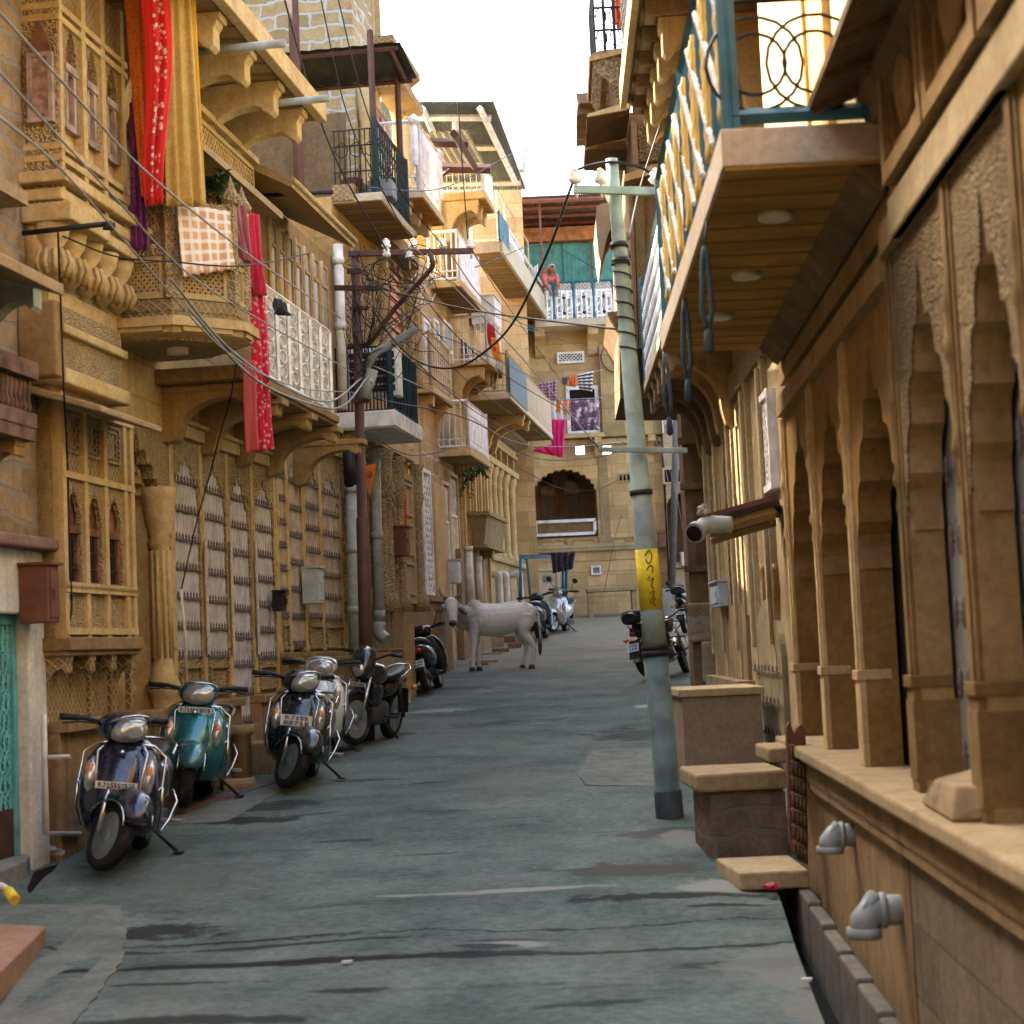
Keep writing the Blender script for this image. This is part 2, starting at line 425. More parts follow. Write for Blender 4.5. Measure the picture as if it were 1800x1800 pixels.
MMET = simple('grey_meter_box', (.42, .48, .47), .5, dirt=.3)
MBOX = simple('brown_meter_box', (.15, .062, .035), .55, dirt=.3)
MLEAF = simple('green_leaf', (.05, .09, .03), .6)
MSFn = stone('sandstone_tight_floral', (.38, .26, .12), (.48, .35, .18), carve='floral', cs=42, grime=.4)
MS2 = stone('pale_sandstone', (.62, .47, .25), (.7, .55, .32), block=(.7, .3, 0), grime=.4)
MS3 = stone('ochre_sandstone', (.56, .36, .13), (.66, .46, .2), block=(.6, .28, 0), grime=.45)
# ------------------------------------------------------------------ ground and road
def road_material():
    m, t, b = nodes('worn_asphalt'); p = pos(t)
    base = mixc(t, ramp(t, noise(t, p, 1.1, 7, .65), .3, .72), (.07, .1, .09), (.155, .19, .168))
    fine = noise(t, p, 85, 4, .75)
    base = mixc(t, ramp(t, fine, .3, .75), tuple(x*.62 for x in (1, 1, 1)), (1, 1, 1)) if 0 else mixc(t, .5, base, mixc(t, ramp(t, fine, .3, .7), (.5, .5, .5), (1.15, 1.12, 1.05)), 'MULTIPLY')
    md = noise(t, pos(t, 1, 1.5, 1), 16, 6, .75); base = mixc(t, .55, base, mixc(t, ramp(t, md, .32, .68), (.45, .45, .43), (1.5, 1.48, 1.4)), 'MULTIPLY')
    # pale dusty sweep
    du = ramp(t, noise(t, pos(t, .8, .35, 1), .9, 6, .6), .5, .75)
    base = mixc(t, mathn(t, 'MULTIPLY', du, .5), base, (.16, .15, .115))
    sy = t.nodes.new('ShaderNodeSeparateXYZ'); t.links.new(p, sy.inputs[0])
    base = mixc(t, mathn(t, 'MULTIPLY', ramp(t, mathn(t, 'ADD', sy.outputs[1], mathn(t, 'MULTIPLY', noise(t, p, .5, 5), 14.0)), 32, 48), .75), base, (.27, .225, .15))
    # thin cross-street cracks and dark damp patches
    st = ramp(t, noise(t, pos(t, .55, 2.6, 1), 1.15, 8, .72), .56, .68)
    base = mixc(t, mathn(t, 'MULTIPLY', st, .55), base, (.026, .026, .022))
    sp = ramp(t, noise(t, pos(t, 1, 1.6, 1), 3.4, 6, .7), .64, .74)
    base = mixc(t, mathn(t, 'MULTIPLY', sp, .8), base, (.02, .019, .016))
    # placed stains
    wob = t.nodes.new('ShaderNodeTexNoise'); wob.inputs['Scale'].default_value = 2.2; wob.inputs['Detail'].default_value = 8; wob.inputs['Roughness'].default_value = .7
    t.links.new(p, wob.inputs['Vector'])
    sp3 = t.nodes.new('ShaderNodeSeparateXYZ'); t.links.new(p, sp3.inputs[0])
    for (px, py, rx, ry, col, k) in STAINS:
        c = road_at(px, py)
        dx = mathn(t, 'DIVIDE', mathn(t, 'SUBTRACT', sp3.outputs[0], c.x), rx)
        dy = mathn(t, 'DIVIDE', mathn(t, 'SUBTRACT', sp3.outputs[1], c.y), ry)
        dd = mathn(t, 'SQRT', mathn(t, 'ADD', mathn(t, 'MULTIPLY', dx, dx), mathn(t, 'MULTIPLY', dy, dy)))
        dd = mathn(t, 'ADD', dd, mathn(t, 'MULTIPLY', mathn(t, 'SUBTRACT', wob.outputs['Fac'], .5), 3.2))
        base = mixc(t, mathn(t, 'MULTIPLY', mathn(t, 'SUBTRACT', 1.0, ramp(t, dd, .6, 1.0)), k), base, col)
    # joints across the street
    for (px, py, wdt, amp) in CRACKS:
        c = road_at(px, py)
        dy = mathn(t, 'SUBTRACT', sp3.outputs[1], c.y)
        dy = mathn(t, 'ADD', dy, mathn(t, 'MULTIPLY', mathn(t, 'SUBTRACT', wob.outputs['Fac'], .5), amp))
        dy = mathn(t, 'ABSOLUTE', dy)
        base = mixc(t, mathn(t, 'MULTIPLY', mathn(t, 'SUBTRACT', 1.0, ramp(t, dy, wdt*.3, wdt)), .85), base, (.015, .015, .012))
    t.links.new(base, b.inputs['Base Color'])
    b.inputs['Roughness'].default_value = .9; b.inputs['Specular IOR Level'].default_value = .12
    h = mathn(t, 'ADD', mathn(t, 'MULTIPLY', fine, .6), noise(t, p, 7, 6, .65))
    h = mathn(t, 'SUBTRACT', h, mathn(t, 'MULTIPLY', st, .5))
    bump(t, b, h, .55, .018)
    return m
DK = (.018, .018, .015)
STAINS = [(290, 1630, .42, .33, DK, .9), (430, 1665, .9, .05, DK, .85), (420, 1695, 1.1, .07, DK, .9), (300, 1733, .5, .04, DK, .8),
          (430, 1440, .5, .22, DK, .85), (480, 1415, .5, .3, DK, .7), (1090, 1530, .55, .3, (.07, .065, .05), .9), (1160, 1575, .75, .12, DK, .9),
          (880, 1655, .28, .07, (.04, .05, .05), .95), (1120, 1290, .6, .9, DK, .5), (300, 1800, .8, .1, DK, .8),
          (620, 1740, .25, .05, DK, .8), (1000, 1770, .35, .06, DK, .7), (1290, 1590, .3, .06, DK, .9), (1150, 1465, .5, .25, (.06, .06, .05), .7),
          (740, 1375, .35, .05, DK, .8), (600, 1480, .25, .06, DK, .6), (640, 1370, .4, .12, DK, .6), (560, 1430, .3, .05, DK, .5),
          (760, 1500, .3, .05, DK, .6), (690, 1290, .5, .25, DK, .5), (800, 1210, .7, .4, DK, .5), (1340, 1690, .45, .1, DK, .6), (900, 1270, .9, .5, DK, .35)]
PL = (.26, .26, .215)
STAINS += [(900, 1660, .3, .1, PL, .9), (880, 1567, .85, .06, PL, .8), (1000, 1563, .5, .05, PL, .7), (1265, 1555, .32, .28, PL, .85), (1210, 1480, .25, .4, (.2, .2, .165), .8), (1380, 1690, .35, .6, (.2, .2, .165), .6), (1480, 1770, .3, .4, (.2, .19, .15), .6), (760, 1250, .55, .35, PL, .85), (1130, 1243, .2, .35, (.4, .38, .32), .8), (130, 1480, .5, .6, (.12, .1, .075), .6), (560, 1300, .5, 1.0, (.11, .1, .08), .5), (850, 1665, .24, .07, (.03, .035, .035), .95), (640, 1690, 1.0, .05, DK, .9), (480, 1650, 1.1, .03, DK, .9)]
CRACKS = [(500, 1652, .03, .5), (500, 1693, .05, .35)]
MROAD = road_material()
def conc(name, c1, c2, dirt=.6):
    m = stone(name, c1, c2, grime=dirt, streak=.2); return m
MCON = conc('pale_concrete', (.16, .175, .148), (.24, .255, .215))
MCONW = conc('white_concrete', (.2, .2, .16), (.27, .265, .215), .8)
MTILE = stone('red_paving', (.2, .11, .095), (.27, .15, .125), grime=.4, lines=None)
YS = [-8+i*.6 for i in range(17)]+[2.2+i*.35 for i in range(50)]+[19.8+i*1.0 for i in range(33)]+[55, 65, 80, 110, 200]
def right_edge(y):
    """road edge beside the open drain (from the photo), then under the right-hand walls"""
    pts = [(-8, 1.25), (4, 1.18), (5.9, 1.16), (7.2, 1.22), (9, 1.36), (10.4, 1.5), (11.2, 1.55), (11.6, 3.2), (14, 6), (40, 12), (200, 30)]
    for (a, xa), (b, xb) in zip(pts, pts[1:]):
        if y <= b: return xa+(xb-xa)*max(0, (y-a))/(b-a)
    return 30
def left_edge(y):
    return -9 if y < 9 else -9+min(1, (y-9)/4)*0
NX = 28
m = MB(); rows = []
vs, fs = [], []
for y in YS:
    e = right_edge(y); l = -9 if y < 30 else -9
    for i in range(NX+1):
        u = i/NX; x = l+(e-l)*u
        zz = rz(y)+.012*sin(3.1*x+1.7*y)+.01*sin(1.3*y-2.2*x)
        if i == NX and y < 11.4: zz -= .02
        vs.append((x, y, zz))
for j in range(len(YS)-1):
    for i in range(NX):
        a = j*(NX+1)+i; fs.append((a, a+1, a+NX+2, a+NX+1))
m.add(vs, fs, True)
road = tag(m.build('road', MROAD, loc=(0, 0, 0)), kind='structure')
# drain beside the right-hand plinth
m = MB(); vs, fs = [], []
ys = [y for y in YS if -8 <= y <= 11.6]
for y in ys:
    e = right_edge(min(y, 11.2)); z = rz(y)
    vs += [(e, y, z-.03), (e+.03, y, z-.45), (e+.75, y, z-.47), (e+.76, y, z-.1)]
for j in range(len(ys)-1):
    for i in range(3): fs.append((j*4+i, j*4+i+1, j*4+i+5, j*4+i+4))
m.add(vs, fs)
m.add([(1.5, 11.6, .3), (2.8, 11.6, .3), (2.8, 11.6, -.8), (1.5, 11.6, -.8)], [(0, 1, 2, 3)])
drain = tag(m.build('drain', MGREY, loc=(0, 0, 0)), kind='structure')
m = MB(); vs = []; fs = []
for y in ys:
    e = right_edge(min(y, 11.2)); z = rz(y)-.4
    vs += [(e+.02, y, z), (e+.7, y, z)]
for j in range(len(ys)-1): fs.append((j*2, j*2+1, j*2+3, j*2+2))
m.add(vs, fs)
MWAT = simple('dark_water', (.012, .018, .017), .08)
tag(m.build('drain_water', MWAT, loc=(0, 0, 0)), kind='structure')
m = MB(); g = []
for y in (-300, -20, -8, 0, 7, 12, 20, 30, 40, 50, 60, 200, 600):
    g.append(y)
vs = []; fs = []
for y in g: vs += [(-400, y, rz(y)-.9), (400, y, rz(y)-.9)]
for j in range(len(g)-1): fs.append((2*j, 2*j+1, 2*j+3, 2*j+2))
m.add(vs, fs); tag(m.build('ground', MGREY, loc=(0, 0, 0)), kind='structure')
def sheet(name, pix, mat, th=.003, kind='structure', sub=12, jit=0):
    """a thin cast patch lying on the road; outline read from the photo, set in the plane of the road"""
    pts = [road_at(*p) for p in pix]; out = []
    for a, b in zip(pts, pts[1:]+pts[:1]):
        for k in range(sub):
            t_ = k/sub; q = a.lerp(b, t_)
            if jit and k: q += V((random.uniform(-jit, jit), random.uniform(-jit, jit), 0))
            out.append(q)
    bm = bmesh.new(); top = []
    for q in out: top.append(bm.verts.new((q.x, q.y, rz(q.y)+.012*sin(3.1*q.x+1.7*q.y)+.01*sin(1.3*q.y-2.2*q.x)+th+.004)))
    f = bm.faces.new(top); f.normal_update()
    if f.normal.z < 0: f.normal_flip()
    ret = bmesh.ops.extrude_face_region(bm, geom=[f])
    for v in [x for x in ret['geom'] if isinstance(x, bmesh.types.BMVert)]: pass
    for v in top: v.co.z -= .05
    bmesh.ops.recalc_face_normals(bm, faces=bm.faces)
    me = bpy.data.meshes.new(name); bm.to_mesh(me); bm.free(); me.materials.append(mat)
    o = bpy.data.objects.new(name, me); COL.objects.link(o); tag(o, kind=kind); return o
sheet('pavement', [(-60, 1600), (212, 1592), (222, 1640), (214, 1690), (180, 1745), (120, 1820), (-200, 1840)], MCON, jit=.012)
sheet('pavement', [(1040, 1322), (1160, 1317), (1170, 1378), (1030, 1382), (1015, 1362)], MCON, jit=.01)
sheet('pavement', [(300, 1440), (380, 1410), (480, 1385), (545, 1372), (480, 1400), (400, 1440), (300, 1452)], MCON, jit=.012)
sheet('pavement', [(220, 1470), (360, 1405), (440, 1378), (560, 1352), (480, 1382), (380, 1408), (300, 1438)], MTILE, jit=.01)
# ------------------------------------------------------------------ left side of the street
WL = Wall(-3.2, 15, 8.0, 'L')
def solve_n(W, inner, outer, n_in=0):
    """how far a corner stands off the wall if the face between both points is square to the wall"""
    s0 = W.S(*inner, n_in); lo, hi = n_in, n_in+4
    for _ in range(50):
        m_ = (lo+hi)/2
        if W.S(outer[0], outer[1], m_) < s0: hi = m_
        else: lo = m_
    return (lo+hi)/2
if 0: print(solve_n)
def slab_profile(m, s0, s1, prof):
    """moulding: outline in (n,z) run from s0 to s1"""
    m.poly(prof, s0, s1, 0)
def corbel(m, s, w, n0, n1, zt, h, scroll=True):
    L = n1-n0; p = [(n0, zt), (n1, zt), (n1, zt-.1*h), (n1-.03*L, zt-.14*h), (n1-.03*L, zt-.3*h), (n1-.07*L, zt-.34*h), (n1-.13*L, zt-.3*h), (n1-.16*L, zt-.26*h)]
    for k in range(9):
        a = k/8*pi/2
        p.append((n1-.2*L-(.58*L)*sin(a), zt-.24*h-.52*h*(1-cos(a))))
    p += [(n0+.2*L, zt-.84*h), (n0+.17*L, zt-.93*h), (n0+.09*L, zt-.99*h), (n0+.03*L, zt-.96*h), (n0, zt-.9*h)]
    m.poly(p, s-w/2, s+w/2, 0)
def chajja(m, s0, s1, n0, n1, zi, zo, th=.07):
    m.poly([(n0, zi), (n1, zo), (n1, zo-th), (n0, zi-th*1.2)], s0, s1, 0)
def leaf_ribs(m, s0, s1, z0, z1, n, bars):
    for i in range(bars):
        x = s0+(s1-s0)*(i+.5)/bars
        m.tube([(x, n-.004, z0), (x, n-.004, z1)], .012, 4, False, False)
def spiked_grille(m, s0, s1, z0, z1, n, rows, bars, tip=.04):
    for i in range(bars):
        x = s0+(s1-s0)*(i+.5)/bars
        for r in range(rows):
            z = z0+(z1-z0)*(r+.12)/rows
            m.lathe((x, n, z), [(.002, -tip*.5), (.01, -tip*.2), (.006, 0), (.012, .01), (.006, .025), (.011, .035), (.001, tip*1.7)], 4, sm=False)
    for r in range(rows):
        z = z0+(z1-z0)*(r+.12)/rows
        m.box(s0, s1, n-.008, n+.008, z-.009, z+.005)
def grille_bay(root, W, xa, xb, ya, yb, zt, z0, mat, n=0, rows=6, bars=8, ow=.72, foils=9, spring=.3, stone_m=None, back=-.026):
    """cusped stone arch with a spiked metal leaf behind; xa..xb bay, ya apex row, yb bottom row of the leaf (pixels)"""
    s0, s1 = W.S(xa, (ya+yb)/2, n), W.S(xb, (ya+yb)/2, n); c = (s0+s1)/2; hw = (s1-s0)*ow/2
    zap = W.Z((xa+xb)/2, ya, n); zb = W.Z((xa+xb)/2, yb, n)
    m = MB(W.P); m.arch(s0+.03, s1-.03, zb, zt, n-.022, n-.006, c-hw, c+hw, zap-(zap-zb)*spring*.75, zap, foils, .35, 5)
    m.build('arch', stone_m or MSF, root)
    f = MB(W.P); f.box(c-hw-.03, c+hw+.03, back-.1, back, zb, zap+.03); leaf_ribs(f, c-hw, c+hw, zb, zap, back, bars); lf = f.build('shutter', mat, root)
    g = MB(W.P); spiked_grille(g, c-hw, c+hw, zb, zap, back+.022, rows, bars); g.build('spiked_grille', MSPK, lf)
    return s0, s1, zb, zap
def rail_panel(m, s0, s1, n, z0, z1, style, near=None, T=None):
    """balcony railing on the front (n = const) and the near return (s = s0)"""
    runs = [((s0, n), (s1, n))]
    if near is not None: runs.append(((s0, near), (s0, n)))
    for (a, na), (b, nb) in runs:
        L = hypot(b-a, nb-na); ux, un = (b-a)/L, (nb-na)/L
        def pt(u, z): return (a+ux*u, na+un*u, z)
        H = z1-z0
        m.bar(pt(0, z1), pt(L, z1), .045); m.bar(pt(0, z0+.05), pt(L, z0+.05), .03)
        for u in (0, L): m.bar(pt(u, z0), pt(u, z1+.04), .05)
        if style == 'bars':
            k = max(2, int(L/.1))
            for i in range(1, k): m.bar(pt(L*i/k, z0+.05), pt(L*i/k, z1), .018)
            m.bar(pt(0, z0+.2*H), pt(L, z0+.2*H), .022)
        elif style == 'ornate':
            k = max(2, int(L/.15))
            for i in range(1, k):
                m.bar(pt(L*i/k, z0+.05), pt(L*i/k, z1), .02)
                for q in (.32, .5, .68):
                    m.bar(pt(L*i/k-.018, z0+q*H), pt(L*i/k+.018, z0+q*H), .03)
            for q in (.2, .45, .8): m.bar(pt(0, z0+q*H), pt(L, z0+q*H), .026)
        elif style == 'slats':
            k = max(2, int(L/.19))
            for i in range(k):
                m.bar(pt(L*(i+.5)/k, z0+.03), pt(L*(i+.5)/k, z1), .045, .045)
                if i % 2: m.bar(pt(L*(i+.5)/k, z0+.3*H), pt(L*(i+.5)/k, z0+.75*H), .06, .06)
        elif style == 'rings':
            k = max(2, int(L/.2))
            for i in range(k):
                u = L*(i+.5)/k
                for r_, zc in ((.075, .78), (.085, .5), (.075, .22)):
                    c = [pt(u+r_*cos(2*pi*j/10), z0+zc*H+r_*1.2*sin(2*pi*j/10)) for j in range(11)]
                    m.tube(c, .008, 4, False, False)
                m.bar(pt(L*i/k, z0), pt(L*i/k, z1), .018)
        elif style == 'wire':
            k = max(2, int(L/.12))
            for i in range(1, k): m.bar(pt(L*i/k, z0+.05), pt(L*i/k, z1), .012)
            for q in (.33, .66): m.bar(pt(0, z0+q*H), pt(L, z0+q*H), .012)
def balcony(root, W, inner, outer, far, th_py, rail_py, mat, rmat, style='bars', inset=.08, n=None, n_in=-.02, bracket=0, rail_in=None, label=None, rstyle2=None, bh=.45, smat=None):
    """slab + railing (+ corbels) from the pixels of the underside corners of the slab"""
    if n is None: n = solve_n(W, inner, outer)
    s0, z0 = W.hit(*outer, n); s1 = W.S(*far, n); zt = W.Z(outer[0], th_py, n); zr = W.Z(outer[0], rail_py, n-inset)
    m = MB(W.P); m.box(s0, s1, n_in, n, z0, zt); b = m.build('balcony', mat, root, bevel=.012)
    m = MB(W.P); m.box(s0+.03, s1-.03, n_in+.02, n-.03, z0-.012, z0+.01); m.build('soffit', smat or MPLN, b)
    m = MB(W.P); rail_panel(m, s0+inset, s1-inset, n-inset, zt+.01, zr, style, None if rstyle2 == 'none' else (rail_in if rail_in is not None else n_in))
    r = m.build('railing', rmat, b)
    if label: r['label'] = label
    for i in range(bracket):
        s = s0+(s1-s0)*(i+.25)/(bracket-.5) if bracket > 1 else (s0+s1)/2
        m = MB(W.P); corbel(m, s, .14, n_in, n*.82, z0-.013, bh); m.build('corbel', mat, b)
    return b, (s0, s1, n, z0, zt, zr)
def ground(W, px, n=0): 
    s = W.S(px, 1200, n); p = W.P((s, n, 0)); return rz(p.y)
def house(name, W, s0, label, cat='building'):
    p = W.P((s0, 0, 0)); return empty(name, (p.x, p.y, rz(p.y)-.3), label, cat)

# ---- A: rough stone house at the left edge
sA = WL.S(74, 1000)
HA = house('stone_house', WL, sA, 'rough rubble stone house with flaking white plaster and a turquoise gate at the left edge')
zc = WL.Z(60, 962); zg = rz(12)
m = MB(WL.P); m.box(-40, sA, -6, 0, zc-.02, 9.6); m.build('wall', MRB, HA)
m = MB(WL.P)
gx0, gx1, gz1 = WL.S(-30, 1200), WL.S(45, 1200), WL.Z(40, 1080)
m.box(gx1, sA-.02, -6, .03, -.5, zc-.03); m.box(-40, gx0, -6, .03, -.5, zc-.03); m.box(gx0, gx1, -6, .03, gz1, zc-.03); m.box(gx0, gx1, -6, -.6, -.5, gz1)
m.build('plastered_wall', MWPL, HA, bevel=.02)
m = MB(WL.P); m.box(-40, sA+.05, -.2, .16, zc-.03, zc+.06); m.build('ledge', stone('red_ledge', (.26, .15, .12), (.34, .22, .18)), HA, bevel=.02)
m = MB(WL.P); m.frame(gx0+.01, gx1-.01, zg, gz1-.01, -.12, -.06, .06); gate = m.build('gate', MTLG, HA)
m = MB(WL.P); zk = WL.Z(20, 1425); m.box(gx0+.07, gx1-.07, -.1, -.08, zg, zk); m.build('kick_plate', MRUST, gate)
m = MB(WL.P); m.lattice(gx0+.07, gx1-.07, zk, gz1-.07, -.1, -.085, .09, .012, .16)
for i in range(7):
    x = gx0+.07+(gx1-gx0-.14)*(i+.5)/7; m.bar((x, -.09, zk), (x, -.09, gz1-.07), .02)
for i in range(9):
    for k in range(6):
        x = gx0+.1+(gx1-gx0-.2)*(k+.5)/6; z = zk+(gz1-.1-zk)*(i+.5)/9
        m.tube([(x+.05*cos(j*.9)*(1-j/10), -.08, z+.07*sin(j*.9)*(1-j/10)) for j in range(8)], .007, 4, False, False)
m.build('scrollwork', MTLG, gate)
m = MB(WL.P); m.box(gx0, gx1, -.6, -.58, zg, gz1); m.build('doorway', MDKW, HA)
# carved timber balcony and stone eave of A
m = MB(WL.P); s1 = WL.S(62, 700, .35); z0 = WL.Z(40, 770, .35); z1 = WL.Z(58, 668, .35)
m.box(-6, s1, .0, .35, z0, z0+.09); m.box(-6, s1, .28, .36, z0+.09, z0+.19); m.box(-6, s1, .24, .38, z1, z1+.12)
for i in range(60):
    x = s1-.04-i*.07
    if x > -6: m.lathe((x, .31, z0+.19), [(.015, 0), (.03, .05), (.016, .1), (.028, .2), (.014, z1-z0-.19)], 6)
bA = m.build('timber_balcony', simple('weathered_timber', (.15, .085, .055), .75, var=.3, dirt=.4), HA)
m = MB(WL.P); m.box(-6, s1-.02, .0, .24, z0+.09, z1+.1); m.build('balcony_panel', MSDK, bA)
m = MB(WL.P)
for s_ in (s1-.15, s1-1.1): corbel(m, s_, .16, 0, .3, z0, .35)
m.build('corbel', MSDK, bA)
m = MB(WL.P); se = WL.S(108, 500, .7); zo = WL.Z(100, 512, .7); zi = WL.Z(40, 395, .15)
m.poly([(-.05, zo+.36), (.72, zo+.06), (.72, zo-.02), (-.05, zo+.24)], -6, se, 0); m.build('eave', MCAP, HA, bevel=.01)
m = MB(WL.P); corbel(m, WL.S(20, 480, .3), .14, 0, .5, zo+.15, .7); m.build('corbel', stone('pale_green_stone', (.4, .42, .3), (.5, .5, .36)), HA)
m = MB(WL.P); m.box(WL.S(52, 560, .1), WL.S(66, 560, .1), 0, .3, WL.Z(60, 655, .2), WL.Z(60, 520, .2)); m.build('beam_end', MSDK, HA, bevel=.02)
# upper rubble bit with a moulded coping, tucked against the bay
m = MB(WL.P); m.poly([(0, 0), (.22, .0), (.22, .1), (.1, .16), (0, .18)], -6, WL.S(45, 350, .2), 0)
for v in m.v: v.z += WL.Z(40, 360, .2)
m.build('coping', MCAP, HA)

# ---- B: the carved haveli
sB0, sB1 = sA+.02, WL.S(484, 950); sC1 = WL.S(603, 950)
HB = house('carved_haveli', WL, (sB0+sB1)/2, 'golden haveli with two carved bays, a lattice balcony and spiked lilac shutters')
zB = WL.Z(495, 125, 1.15)                       # eave level
zl = WL.Z(430, 1224); za = WL.Z(480, 822); zgB = rz(14)
zbal = WL.Z(463, 690, .8)                       # underside of the straight balcony
sDR0, sDR1 = WL.S(214, 1000), WL.S(300, 1000)
m = MB(WL.P); m.box(sB0, sDR0-.25, -7, -.02, -.5, zB+.3); m.box(sDR0-.25, sDR1, -7, -1.1, -.5, zB+.3); m.box(sDR1, sB1, -7, -.24, -.5, zB+.3)
m.build('wall', MS, HB)
m = MB(WL.P); m.box(sDR1, sB1, -.24, -.005, za+.02, zB); m.box(sDR0-.25, sDR1, -1.1, -.004, WL.Z(250, 742), zB+.1); m.build('upper_wall', MSB, HB)
# plinth + ledge
dr = (WL.S(407, 1200), WL.S(441, 1200))
m = MB(WL.P)
for a, b in ((sDR1+.02, dr[0]), (dr[1], sB1)):
    m.box(a, b, -.24, .1, zgB-.4, zl-.08); m.box(a, b, -.24, .15, zl-.08, zl)
m.box(dr[0], dr[1], -.24, .08, zgB-.4, WL.Z(425, 1275)); m.box(dr[0]-.03, dr[1]+.03, -.24, .4, zgB-.4, WL.Z(425, 1305))
m.build('plinth', MRW, HB, bevel=.012)
m = MB(WL.P); m.box(sDR1, sB1, -.24, .05, za-.02, za+.1); m.box(sDR1, sB1, -.24, .09, za+.1, za+.14); m.build('lintel', MS, HB, bevel=.008)
edges = [305, 357, 403, 446, 486]; apex = [806, 826, 838, 851]; bots = [1160, 1160, 1275, 1160]
for i in range(4):
    s0, s1, zb, zap = grille_bay(HB, WL, edges[i], edges[i+1], apex[i], bots[i], za-.03, zl, MLIL, rows=7 if i != 2 else 9, ow=.84)
    if i != 2:
        m = MB(WL.P); m.box(s0+.05, s1-.05, -.2, -.02, zl, zb); m.frame(s0+.12, s1-.12, zl+.05, zb-.05, -.03, .015, .03); m.build('dado_panel', MSF, HB)
for x in edges:
    s = WL.S(x, 1000)
    m = MB(WL.P); m.box(s-.05, s+.05, -.2, .003, zl, za-.03)
    for zz, r_ in ((zl+.02, .1), (zl+.5, .09), (za-.75, .1), (za-.5, .085)): m.box(s-r_*.7, s+r_*.7, -.2, .01, zz, zz+.06)
    m.lathe((s, .0, za-1.1), [(.01, 0), (.03, .08), (.015, .16), (.026, .25), (.03, .4), (.015, .5), (.026, .58), (.006, .7)], 8)
    m.build('pilaster', MS, HB)
for x in (345+12, 402, 446):   # faded printed borders beside the leaves
    s = WL.S(x, 1000)+.0; m = MB(WL.P); m.box(s-.035, s+.035, .031, .037, WL.Z(x, 1150), WL.Z(x, 950)); m.build('painted_border', cloth('faded_border', (.55, .42, .36), (.25, .28, .2), 'dots', 26), HB)
# arched doorway with paired columns seen through the reveal
z1 = WL.Z(250, 742); zsp = WL.Z(250, 880); zap = WL.Z(238, 768)
o0, o1 = WL.S(205, 1000), WL.S(287, 1000)
for k, (n0, n1, d) in enumerate(((-.1, 0, 0), (-.3, -.12, .05), (-.55, -.32, .1))):
    m = MB(WL.P); m.arch(sDR0-.25, sDR1, zl-.1, z1, n0, n1, o0-.05+d, o1-d, zsp-.1*k*0, zap-.1*k, 9, .4, 6, .14); m.build('doorway_arch', MSFf if k == 0 else MS, HB)
for nn in (-.02, -.42):
    for ds in (0,):
        s = o1-.02; m = MB(WL.P)
        m.lathe((s, nn, zl-.15), [(.13, 0), (.13, .1), (.1, .14), (.13, .22), (.16, .32), (.11, .42), (.1, .5), (.085, .55), (.08, 1.2), (.085, 1.55), (.11, 1.6), (.085, 1.66), (.12, 1.75), (.14, 1.9), (.16, 2.0), (.16, 2.1)], 16)
        for q in range(10): m.tube([(s+.088*cos(q*.628), nn+.088*sin(q*.628), zl+.42), (s+.084*cos(q*.628), nn+.084*sin(q*.628), zl+1.38)], .016, 5)
        m.build('column', MS, HB)
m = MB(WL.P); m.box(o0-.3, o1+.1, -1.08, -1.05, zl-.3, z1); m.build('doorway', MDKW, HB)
m = MB(WL.P); m.box(sDR0-.25, sDR1, -1.1, .12, zgB-.4, zl-.1); m.build('doorstep', MRW, HB, bevel=.01)
# lower bay window
nb = solve_n(WL, (67, 950), (111, 950))
b0 = WL.S(111, 950, nb); b1 = WL.S(236, 950, nb)
zb0, zb1 = WL.Z(111, 1120, nb), WL.Z(111, 690, nb)
m = MB(WL.P); m.box(b0, b1, -.05, nb-.07, zb0, zb1+.9); bay = m.build('bay_window', MS, HB)
def relief(m, s0, s1, z0, z1, n, w=.03, t=.025): m.frame(s0, s1, z0, z1, n, n+t, w)
rows = [(WL.Z(111, 1118, nb), WL.Z(111, 1040, nb)), (WL.Z(111, 830, nb), WL.Z(111, 812, nb)), (WL.Z(111, 805, nb), WL.Z(111, 715, nb))]
wz0, wz1, wap = WL.Z(122, 1028, nb), WL.Z(111, 838, nb), WL.Z(130, 858, nb)
cols = [(114, 152), (152, 187), (187, 222)]
m = MB(WL.P)
for z in (rows[0][1], wz0-.03, wz1, rows[2][1], zb0+.02): m.box(b0, b1, nb-.07, nb+.02, z, z+.05)
for x in (111, 152, 187, 222, 236):
    s = min(max(WL.S(x, 950, nb), b0+.03), b1-.03); m.box(s-.035, s+.035, nb-.07, nb+.012, zb0, zb1)
m.build('bay_frame', MS, bay)
m = MB(WL.P); m.box(b0+.01, b1-.01, nb-.075, nb-.02, rows[0][0], rows[0][1]); m.build('dado_panel', MSFf, bay)
m = MB(WL.P); m.box(b0-.0, b0+.01, 0, nb-.0, zb0, zb1); m.build('side_panel', MSF, bay)
m = MB(WL.P); m.box(b0+.01, b1-.01, nb-.075, nb-.035, wz1+.05, zb1)
for a, b in cols:
    s0, s1 = WL.S(a, 950, nb)+.05, WL.S(b, 950, nb)-.05; relief(m, s0, s1, rows[2][0]+.06, rows[2][1]-.02, nb-.035, .025)
    relief(m, s0+.05, s1-.05, rows[2][0]+.1, rows[2][1]-.06, nb-.035, .02, .015)
m.build('blind_panel', MSD, bay)
